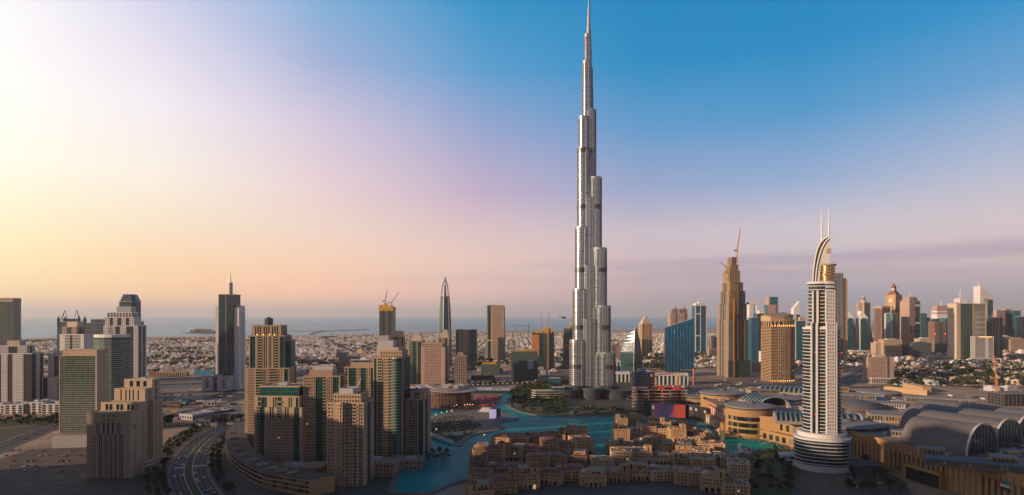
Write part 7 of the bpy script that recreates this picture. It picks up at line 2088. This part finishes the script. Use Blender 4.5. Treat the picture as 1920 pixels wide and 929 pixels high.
for o in list(sc.objects):
    if o.parent is None and o.type == 'EMPTY' and o.get('category') in ('tower', 'skyscraper', 'office block', 'building', 'building site', 'house', 'hotel', 'clock tower', 'shed', 'apartment block', 'podium', 'pavilion', 'hall', 'concert hall'):
        xs = []
        for c in o.children:
            if c.type == 'MESH' and c.name.startswith(('wall', 'glazing', 'roof', 'floor')):
                xs += [abs(v) for bb in c.bound_box for v in (bb[0], bb[1])]
        BL.append((o.location.x, o.location.y, min(60, (max(xs) if xs else 15))))
def in_mall(x, y): return inside((x, y), MD)
trees = []
PARK = [G(*p) for p in [(956, 752), (958, 740), (970, 730), (1000, 722), (1068, 717), (1075, 735), (1064, 752), (1064, 776), (1010, 777), (972, 768)]]
x0, x1, y0, y1 = min(p[0] for p in PARK), max(p[0] for p in PARK), min(p[1] for p in PARK), max(p[1] for p in PARK)
k = 0
while k < 175:
    x, y = rnd.uniform(x0, x1), rnd.uniform(y0, y1)
    if not inside((x, y), PARK) or (abs(x - X(1032, 1250)) < 44 and abs(y - 1250) < 24): continue
    trees.append((x, y, .3, rnd.choice(TP[:4]), rnd.uniform(.8, 1.35), 'leafy tree in the dense park between the lake and the tallest tower', 'trees of the lakeside park')); k += 1
k = 0
while k < 34:
    px, py = rnd.uniform(1078, 1205), rnd.choice((rnd.uniform(738, 752), rnd.uniform(766, 779)))
    x, y = G(px, py)
    if in_bld(x, y, -8): k += 1; continue
    trees.append((x, y, .3, rnd.choice(TP + PP), rnd.uniform(.6, .95), 'tree on the garden slope below the tallest tower', 'trees at the foot of the tallest tower')); k += 1
pts, off = ROADS['boulevard']
for o_ in (-24, -31, -38, 23, 29):
    line = off(o_)
    for i in range(2, len(line) - 1):
        a_, c_ = Vector(line[i]), Vector(line[i + 1]); n = max(1, int((c_ - a_).length / 13))
        for q in range(n):
            p = a_.lerp(c_, (q + rnd.uniform(.2, .8)) / n)
            if in_bld(p.x, p.y, 0) or p.y < 560: continue
            trees.append((p.x, p.y, .2, rnd.choice(TP + PP * 2), rnd.uniform(.7, 1.15), 'tree in the planted rows along the curved boulevard', 'boulevard trees'))
for _ in range(40):
    px, py = rnd.uniform(-10, 112), rnd.uniform(784, 798); x, y = G(px, py)
    trees.append((x, y, .2, rnd.choice(TP), rnd.uniform(.7, 1.2), 'tree in the green strip below the white terrace at far left', 'trees below the white terrace'))
for _ in range(36):
    px, py = rnd.uniform(262, 330), rnd.uniform(742, 764); x, y = G(px, py)
    if py > 752 - (px - 262) * .1 and py < 757: continue
    trees.append((x, y, .2, rnd.choice(TP), rnd.uniform(.5, .9), 'low tree in the hedge loop left of the green dome', 'trees left of the green dome'))
for _ in range(44):
    px, py = rnd.uniform(1392, 1488), rnd.uniform(846, 925); x, y = G(px, py)
    trees.append((x, y, 1.2, rnd.choice(TP + PP), rnd.uniform(.8, 1.3), 'tree in the dark garden left of the white hotel base', 'garden trees beside the white hotel'))
for _ in range(40):
    px, py = rnd.uniform(1575, 1690), rnd.uniform(868, 925); x, y = G(px, py)
    if in_mall(x, y): continue
    trees.append((x, y, .2, rnd.choice(TP + PP), rnd.uniform(.8, 1.2), 'tree in the dark forecourt between the white hotel and mall wall', 'forecourt trees'))
for _ in range(40):
    px, py = rnd.uniform(880, 1480), rnd.uniform(800, 925); x, y = G(px, py, 1)
    if not inside((x, y), OT1): continue
    if any(abs(x - h_[0]) < h_[2] * .62 and abs(y - h_[1] - 9) < h_[3] * .8 for h_ in OT): continue
    trees.append((x, y, 1.0, rnd.choice(TP + PP), rnd.uniform(.7, 1.1), 'tree standing between the sandy old town houses', 'old town trees'))
for i in range(26):
    px, py = 800 + i * 2.2, 862 + 8 * math.sin(i); x, y = G(px, py)
    if px < 842: trees.append((x, y, .2, rnd.choice(PP), rnd.uniform(.9, 1.2), 'palm on the lake bank below the short tan tower', 'palms on the near lake bank'))
for _ in range(46):
    px, py = rnd.choice((rnd.uniform(1300, 1345), rnd.uniform(1345, 1420))), 0; py = 792 + max(0, (px - 1300)) * .34 + rnd.uniform(-6, 2); x, y = G(px, py)
    if in_mall(x, y) or inside((x, y), LAG): continue
    trees.append((x, y, 1.0, rnd.choice(PP), rnd.uniform(.6, .9), 'palm on the busy promenade before the mall', 'promenade palms'))
for _ in range(60):
    px, py = rnd.uniform(875, 1070), rnd.uniform(718, 724); x, y = G(px, py)
    trees.append((x, y, .2, rnd.choice(TP), rnd.uniform(.6, .9), 'small street tree below the netted unfinished blocks', 'street trees below the netted blocks'))
big = tree_proto(77, 13, 12, 700, 1.1)
bx, by = G(321, 796); big.location = (bx, by, 0); big['label'] = 'very broad round tree, by far the largest, on the sandy lots left of the boulevard'; USED.add(big.name)
far_trees = []
for _ in range(520):
    px, py = rnd.uniform(1670, 2010), 680 + 44 * rnd.random() ** .9
    x, y = G(px, py)
    if in_bld(x, y) or abs(px - 1840) < 6: continue
    trees.append((x, y, .1, rnd.choice(TP), rnd.uniform(.9, 1.7), 'tree among the walled villas before the big square block', 'trees of the villa district'))
for _ in range(120):
    px, py = rnd.uniform(1576, 1640), rnd.uniform(668, 690); x, y = G(px, py)
    if px - 1576 > (692 - py) * 2.4 + 6: continue
    trees.append((x, y, .1, rnd.choice(TP), rnd.uniform(.8, 1.4), 'tree on the green verge of the motorway', 'verge trees'))
trees = [t_ for t_ in trees if not in_bld(t_[0], t_[1], -4)]
trees.sort(key=lambda t_: t_[1] / t_[4])
for t_ in trees[:285]: put_tree(t_[3], t_[0], t_[1], t_[2], t_[4], t_[5], t_[6])
far_trees += [(t_[0], t_[1], t_[4] * 4.6) for t_ in trees[285:]]
for p in TP + PP:
    if p.name not in USED:
        for c in list(p.children): bpy.data.objects.remove(c)
        bpy.data.objects.remove(p)

# ================================================================ LOW HOUSES BETWEEN HIGHWAY AND SEA
def house_proto(i):
    rg = random.Random(100 + i)
    w, dp, h = rg.uniform(14, 26), rg.uniform(12, 18), rg.choice((6.5, 7.5, 10))
    mb = MB(); mb.mi = 0
    mb.box(-w / 2, w / 2, -dp / 2, dp / 2, 0, h)
    mb.box(-w / 2 - 4, -w / 2, -dp / 2 + 2, dp / 2 - 2, 0, h * .55)
    mb.box(-w * .2, w * .25, -dp * .2, dp * .3, h, h + 3)
    for (a, b, c, d) in ((-w / 2 - .2, w / 2 + .2, -dp / 2 - .2, -dp / 2 + .3), (-w / 2 - .2, w / 2 + .2, dp / 2 - .3, dp / 2 + .2), (-w / 2 - .2, -w / 2 + .3, -dp / 2 + .3, dp / 2 - .3), (w / 2 - .3, w / 2 + .2, -dp / 2 + .3, dp / 2 - .3)): mb.box(a, b, c, d, h, h + .9)
    mb.box(-w / 2 - 9, w / 2 + 6, -dp / 2 - 9, -dp / 2 - 8.6, 0, 2.4)
    mb.box(w / 2 + 5.6, w / 2 + 6, -dp / 2 - 8.6, dp / 2 + 5, 0, 2.4)
    mb.mi = 1
    for q in range(int(w / 3.4)):
        for f in range(int(h / 3.3)): mb.box(-w / 2 + 1.4 + q * 3.4, -w / 2 + 2.8 + q * 3.4, -dp / 2 - .06, -dp / 2 + .1, f * 3.3 + 1.1, f * 3.3 + 2.6)
    mb.mi = 2
    mb.box(-w / 2 + .5, w / 2 - .5, -dp / 2 + .5, dp / 2 - .5, h, h + .15)
    return mb
WM = ['off_white', 'cream', 'tan', 'rose', 'pale_grey', 'sand_stone']
HP = []
for i in range(12):
    m_ = WM[i % 6]
    o = house_proto(i).build('villa', [m_, 'pane', ('roof_white', 'roof_tan', 'roof_tan')[i % 3]])
    HP.append((o, m_))
cand = []
def street_ok(u, v): return (u % 130) > 16 and (v % 62) > 10
ang = R_(6)
for iu in range(-150, 150):
    for iv in range(-12, 130):
        u, v = iu * 31 + rnd.uniform(-6, 6), 1700 + iv * 30 + rnd.uniform(-5, 5)
        if not street_ok(u, v): continue
        x, y = u * math.cos(ang) - v * math.sin(ang) * .0, v + u * math.sin(ang) * .35
        px = CX + x / y * F
        if px < -160 or px > 2080: continue
        if iv < 0 and px < 1690: continue
        py = CY + H * F / y
        # keep to the residential field: highway in front, coast behind
        if px < 1040:
            if py > 703 + (12 if 330 < px < 400 else 0) or (px < 420 and py > 702): continue
            lim = 640.5 - (640.5 - 623.5) * max(0, min(1, px / 900)) if px < 900 else 622.6
            if py < lim + .6: continue
        else:
            if py > 690 and px < 1660: continue
            if py > 742: continue
            if py < 621.5 - max(0, px - 1080) * .011: continue
        if in_bld(x, y, 14) or in_mall(x, y): continue
        if 560 < px < 700 and abs((px - 658) - (py - 660) * 2.0) < 7: continue
        if rnd.random() < (.22 if px < 1640 else .45): continue
        cand.append((x, y, px, py))
# sand lots at lower centre stay open; villas on the right between trees
cand.sort(key=lambda c: c[1])
GL = {'off_white': 'white walled low villa', 'cream': 'cream walled low villa', 'tan': 'tan walled low villa', 'rose': 'rose walled low villa', 'pale_grey': 'pale grey walled low villa', 'sand_stone': 'sand coloured walled low villa'}
used = set()
nh = 0
rest = []
for (x, y, px, py) in cand:
    vis = 0 <= px <= 1920
    if nh < 290 and vis:
        i = rnd.randrange(12); o, m_ = HP[i]
        if i in used:
            o = o.copy(); COL.objects.link(o)
        used.add(i)
        o.location = (x, y, 0); o.rotation_euler = (0, 0, rnd.choice((0, PI / 2, PI, -PI / 2)) + ang + rnd.uniform(-.1, .1))
        side = 'right of the motorway' if px > 1500 else 'between the tallest tower and the golden block' if px > 1150 else 'left of the tallest tower towards the sea'
        tag(o, f'{GL[m_]} {side}', 'villa', f'{GL[m_].split(" low")[0]} villas {side}'); nh += 1
    else: rest.append((x, y))
for i, (o, m_) in enumerate(HP):
    if i not in used: bpy.data.objects.remove(o)
# farther houses: too many to count
mb = MB()
for (x, y) in rest:
    a = rnd.choice((0, PI / 2)) + ang + rnd.uniform(-.15, .15); u = (math.cos(a), math.sin(a)); n_ = (u[1], -u[0])
    w, dp, h = rnd.uniform(6, 13), rnd.uniform(5, 10), rnd.choice((5, 7, 7.5, 10)) * (1 if rnd.random() > .03 else 2.2)
    mb.mi = rnd.randrange(6)
    mb.obox((x, y), u, n_, -w, w, -dp, dp, 0, h)
    if rnd.random() < .7: mb.obox((x, y), u, n_, -w * .4, w * .5, -dp * .5, dp * .4, h, h + 3)
    if rnd.random() < .5:
        mb.mi = rnd.randrange(6); mb.obox((x, y), u, n_, w, w * 1.6, -dp * .7, dp * .8, 0, h * .6)
o = mb.build('distant_houses', ['off_white', 'cream', 'sand_stone', 'cream', 'white', 'off_white'])
tag(o, 'mass of small pale houses spreading from the city to the sea', 'houses', None, 'stuff')
# tree cover among them
for (x, y, px, py) in cand:
    if rnd.random() < (.42 if px < 1500 else .8):
        for _ in range(rnd.choice((1, 1, 2, 3))): far_trees.append((x + rnd.uniform(-18, 18), y + rnd.uniform(-18, 18), rnd.uniform(2.6, 5.5)))
for _ in range(190):
    a, r_ = rnd.uniform(-60, 1480), 627 + 66 * rnd.random() ** 1.3
    x, y = G(a, max(r_, 643 - a * .014))
    for _ in range(rnd.randint(10, 34)): far_trees.append((x + rnd.gauss(0, 38), y + rnd.gauss(0, 24), rnd.uniform(4.5, 7.5)))
mb = MB(); rg = random.Random(5)
for (x, y, r) in far_trees:
    if in_bld(x, y, 2) or in_mall(x, y): continue
    n = 16 if y < 2300 else 7
    leaf_quads(mb, (x, y, r * 1.35), r * 1.15, n, r * .46 if n > 7 else r * .62, rg, .8, 3)
o = mb.build('tree_cover', ['leaf_a', 'leaf_b', 'leaf_c'])
tag(o, 'scattered dark tree cover between the far houses', 'trees', None, 'stuff')
# resort blocks on the small island, pale halls near the coast
for i, (px, py, w_, h_) in enumerate(((364, 624.6, 60, 26), (374, 624.2, 80, 36), (386, 624.4, 90, 34), (398, 624.8, 50, 22))):
    x, y = G(px, py); b = Bld('resort_block', ('lowest, leftmost block on the small island', 'second block from left on the small island', 'widest block on the small island', 'low block at right end of the small island')[i], 'building', x, y); b.block(rect(w_, 40), 0, h_, ['W'], wall='brown', fl=6, bay=8, plant=1); b.done()

# ================================================================ CARS
def car_proto(m_):
    mb = MB(); mb.mi = 0
    s = lambda x, w, z0, z1: [(x, -w, z0), (x, w, z0), (x, w, z1), (x, -w, z1)]
    mb.grid([s(-2.2, .8, .35, .75), s(-2.0, .9, .25, .9), s(-.9, .92, .22, .95), s(1.2, .92, .22, .95), s(2.1, .88, .25, .85), s(2.3, .78, .4, .7)])
    mb.mi = 1
    mb.grid([s(-1.6, .8, .9, .96), s(-1.1, .72, .9, 1.42), s(.5, .72, .9, 1.46), s(1.2, .8, .9, .98)])
    mb.mi = 2
    for x in (-1.35, 1.4):
        for y in (-.86, .86): mb.grid([[(x + .33 * math.cos(2 * PI * j / 10), y + e, .33 + .33 * math.sin(2 * PI * j / 10)) for j in range(10)] for e in (-.1, .1)])
    return mb.build('car', [m_, 'pane', 'black_paint'])
CARS = {c: car_proto('car_' + c) for c in ('white', 'dark', 'red', 'silver')}
cused = set()
def put_car(x, y, z, a, c, where, group):
    o = CARS[c]
    if c in cused: o = o.copy(); COL.objects.link(o)
    cused.add(c)
    o.location = (x, y, z); o.rotation_euler = (0, 0, a)
    tag(o, f'small {c} car {where}', 'car', f'{c} cars {group}')
def cars_on(key, n, width, median, where, group, rng=None):
    pts, off = ROADS[key]
    for _ in range(n):
        sd = rnd.choice((-1, 1)); o_ = sd * rnd.choice([median / 2 + 2.5 + 3.6 * q for q in range(max(1, int((width - median) / 2 / 3.7)))])
        line = off(o_); i = rnd.randrange(*(rng or (0, len(line) - 1))); a_, c_ = Vector(line[i]), Vector(line[i + 1]); p = a_.lerp(c_, rnd.random()); t_ = c_ - a_
        put_car(p.x, p.y, .36, math.atan2(t_.y, t_.x) + (PI if sd > 0 else 0), rnd.choice(('white', 'white', 'dark', 'silver', 'red')), where, group)
cars_on('boulevard', 34, 34, 7, 'driving on the curved boulevard', 'on the curved boulevard', (6, 46))
cars_on('highway', 46, 46, 4, 'on the long highway crossing the left half', 'on the long highway', (6, 34))
cars_on('motorway', 26, 44, 3, 'on the motorway right of the white hotel', 'on the motorway')
cars_on('lower_left', 22, 26, 0, 'on the lower left road', 'on the lower left road', (5, 40))
for (quad, n, where, group) in (((260, 398, 717, 738), 64, 'parked in the dusty lots below the highway', 'in the lots below the highway'), ((285, 440, 766, 790), 26, 'parked on the building lots by the navy fences', 'by the navy fences'),
                                ((1688, 1740, 716, 728), 30, 'parked on the lot right of the tan slab hotel', 'right of the tan slab hotel'), ((1240, 1400, 716, 728), 26, 'parked on the works site behind the mall discs', 'behind the mall discs')):
    for _ in range(n):
        px, py = rnd.uniform(*quad[:2]), quad[2] + round(rnd.random() * 5) / 5 * (quad[3] - quad[2]); x, y = G(px, py)
        if in_bld(x, y, 2) or in_mall(x, y): continue
        put_car(x, y, .2, rnd.choice((0, PI)) + PI / 2 + rnd.uniform(-.1, .1), rnd.choice(('white', 'white', 'dark', 'silver', 'red')), where, group)

# ================================================================ BOULEVARD LAMP POSTS
t0 = thing('street_lamp', '', 'street lamp')
mb = MB(); mb.tube([(0, 0, 0), (0, 0, 12)], .16, 6, .1); mb.build('post', 'frame_grey', t0)
for sg in (-1, 1): mb = MB(); mb.tube([(0, 0, 11.8), (0, sg * 2.6, 12.6)], .09, 5); mb.box(-.25, .25, sg * 2.6 - .5, sg * 2.6 + .5, 12.5, 12.75); mb.build('lamp_arm', 'frame_grey', t0)
KIDS[t0.name] = list(t0.children)
k = 0
for key, step, label, grp in (('boulevard', 26, 'double-armed grey lamp post in the green median of the curved boulevard', 'median lamps of the boulevard'), ('motorway', 60, 'double-armed grey lamp post in the median of the motorway', 'median lamps of the motorway'), ('highway', 70, 'double-armed grey lamp post in the median of the long highway', 'median lamps of the long highway')):
    pts, off = ROADS[key]; acc = 0
    for i in range(3, len(pts) - 1):
        a_, c_ = Vector(pts[i]), Vector(pts[i + 1]); acc += (c_ - a_).length
        if acc < step: continue
        acc = 0; o = t0 if k == 0 else copy_tree(t0, (0, 0, 0)); k += 1
        o.location = (a_.x, a_.y, .4); o.rotation_euler = (0, 0, math.atan2((c_ - a_).y, (c_ - a_).x)); tag(o, label, 'street lamp', grp)
# parked cars on the dark lots at the lower left and right
for (quad, n, where, group) in (((10, 150, 846, 885), 34, 'parked on the dark sandy lot at the bottom left', 'on the bottom left lot'), ((1590, 1680, 880, 915), 20, 'parked in the forecourt by the white hotel', 'in the hotel forecourt')):
    for _ in range(n):
        px, py = rnd.uniform(*quad[:2]), quad[2] + round(rnd.random() * 4) / 4 * (quad[3] - quad[2]); x, y = G(px, py)
        if in_bld(x, y, 2) or in_mall(x, y): continue
        put_car(x, y, .2, rnd.choice((0, PI)) + PI / 2 + rnd.uniform(-.1, .1), rnd.choice(('white', 'white', 'dark', 'silver', 'red')), where, group)

# ================================================================ SITE CABINS ON THE LOTS
def cabin(m_):
    mb = MB(); mb.mi = 0; mb.box(-6, 6, -1.3, 1.3, .2, 2.9); mb.mi = 1
    for x in (-4.2, -1, 2.2): mb.box(x, x + 1.6, -1.36, -1.2, 1.2, 2.3)
    mb.box(4.2, 5.1, -1.36, -1.2, .3, 2.4); mb.mi = 2; mb.box(-6.1, 6.1, -1.4, 1.4, 2.9, 3.05); mb.box(-5.8, -5.4, -1.2, 1.2, 0, .2); mb.box(5.4, 5.8, -1.2, 1.2, 0, .2)
    return mb.build('site_cabin', [m_, 'pane', 'roof_white'])
CB = {'white': cabin('off_white'), 'blue': cabin('navy_paint'), 'tan': cabin('tan')}
cb = set()
for (quad, n, where) in (((258, 440, 739, 765), 50, 'on the lots below the highway'), ((268, 450, 768, 800), 36, 'among the navy fences'), ((1230, 1420, 712, 730), 30, 'on the works site behind the mall discs'), ((1690, 1900, 742, 760), 30, 'on the ground behind the vaults')):
    for _ in range(n):
        px, py = rnd.uniform(*quad[:2]), rnd.uniform(*quad[2:]); x, y = G(px, py)
        if in_bld(x, y, 6) or in_mall(x, y) or inside((x, y), LAG): continue
        k_ = rnd.choice(('white', 'white', 'tan', 'blue')); o = CB[k_]
        if k_ in cb: o = o.copy(); COL.objects.link(o)
        cb.add(k_); o.location = (x, y, .2); o.rotation_euler = (0, 0, rnd.choice((.15, .15, PI / 2)) + rnd.uniform(-.2, .2))
        tag(o, f'{k_} site cabin {where}', 'site cabin', f'{k_} site cabins {where}')

# ================================================================ CROWD
def crowd(name, poly, n, z, label):
    mb = MB(); rg = random.Random(3)
    xs = [p[0] for p in poly]; ys = [p[1] for p in poly]; k = 0
    while k < n:
        x, y = rg.uniform(min(xs), max(xs)), rg.uniform(min(ys), max(ys))
        if not inside((x, y), poly): continue
        k += 1; mb.mi = rg.choice((0, 0, 0, 1, 2)); h = rg.uniform(1.5, 1.85)
        mb.grid([[(x + r * math.cos(2 * PI * j / 5), y + r * .7 * math.sin(2 * PI * j / 5), z + h * f) for j in range(5)] for f, r in ((0, .16), (.5, .22), (.8, .26), (.86, .09), (.92, .13), (1, .06))])
    o = mb.build(name, ['cloth_dark', 'off_white', 'brown']); tag(o, label, 'crowd', None, 'stuff')
crowd('lawn_crowd', [p for p in LAWN], 1700, 1.45, 'dense crowd of spectators filling the round lawn')
crowd('promenade_crowd', ISL, 500, 1.3, 'people strolling on the promenade round the lawn')
crowd('mall_crowd', [G(*p) for p in [(1300, 787), (1330, 797), (1378, 820), (1440, 826), (1480, 838), (1480, 846), (1432, 836), (1370, 822), (1325, 802), (1296, 792)]], 700, 1.1, 'crowd along the waterfront before the mall')

# ================================================================ HAZE
mb = MB(); mb.box(-71000, 71000, -3200, 75200, -8, 880)
o = mb.build('haze', [], None); o['kind'] = 'stuff'; o['label'] = 'thin evening haze over the city and sea'
m = bpy.data.materials.new('haze'); m.use_nodes = True
nt = m.node_tree; nt.nodes.remove(nt.nodes['Principled BSDF'])
pv = nt.nodes.new('ShaderNodeVolumePrincipled'); pv.inputs['Color'].default_value = (1.0, .945, .91, 1); pv.inputs['Density'].default_value = HAZE; pv.inputs['Anisotropy'].default_value = 0.25
nt.links.new(pv.outputs[0], nt.nodes['Material Output'].inputs['Volume'])
o.data.materials.append(m)
print('OBJ', len(sc.objects), 'houses', nh, 'rest', len(rest), 'fartrees', len(far_trees), 'trees', len(trees))
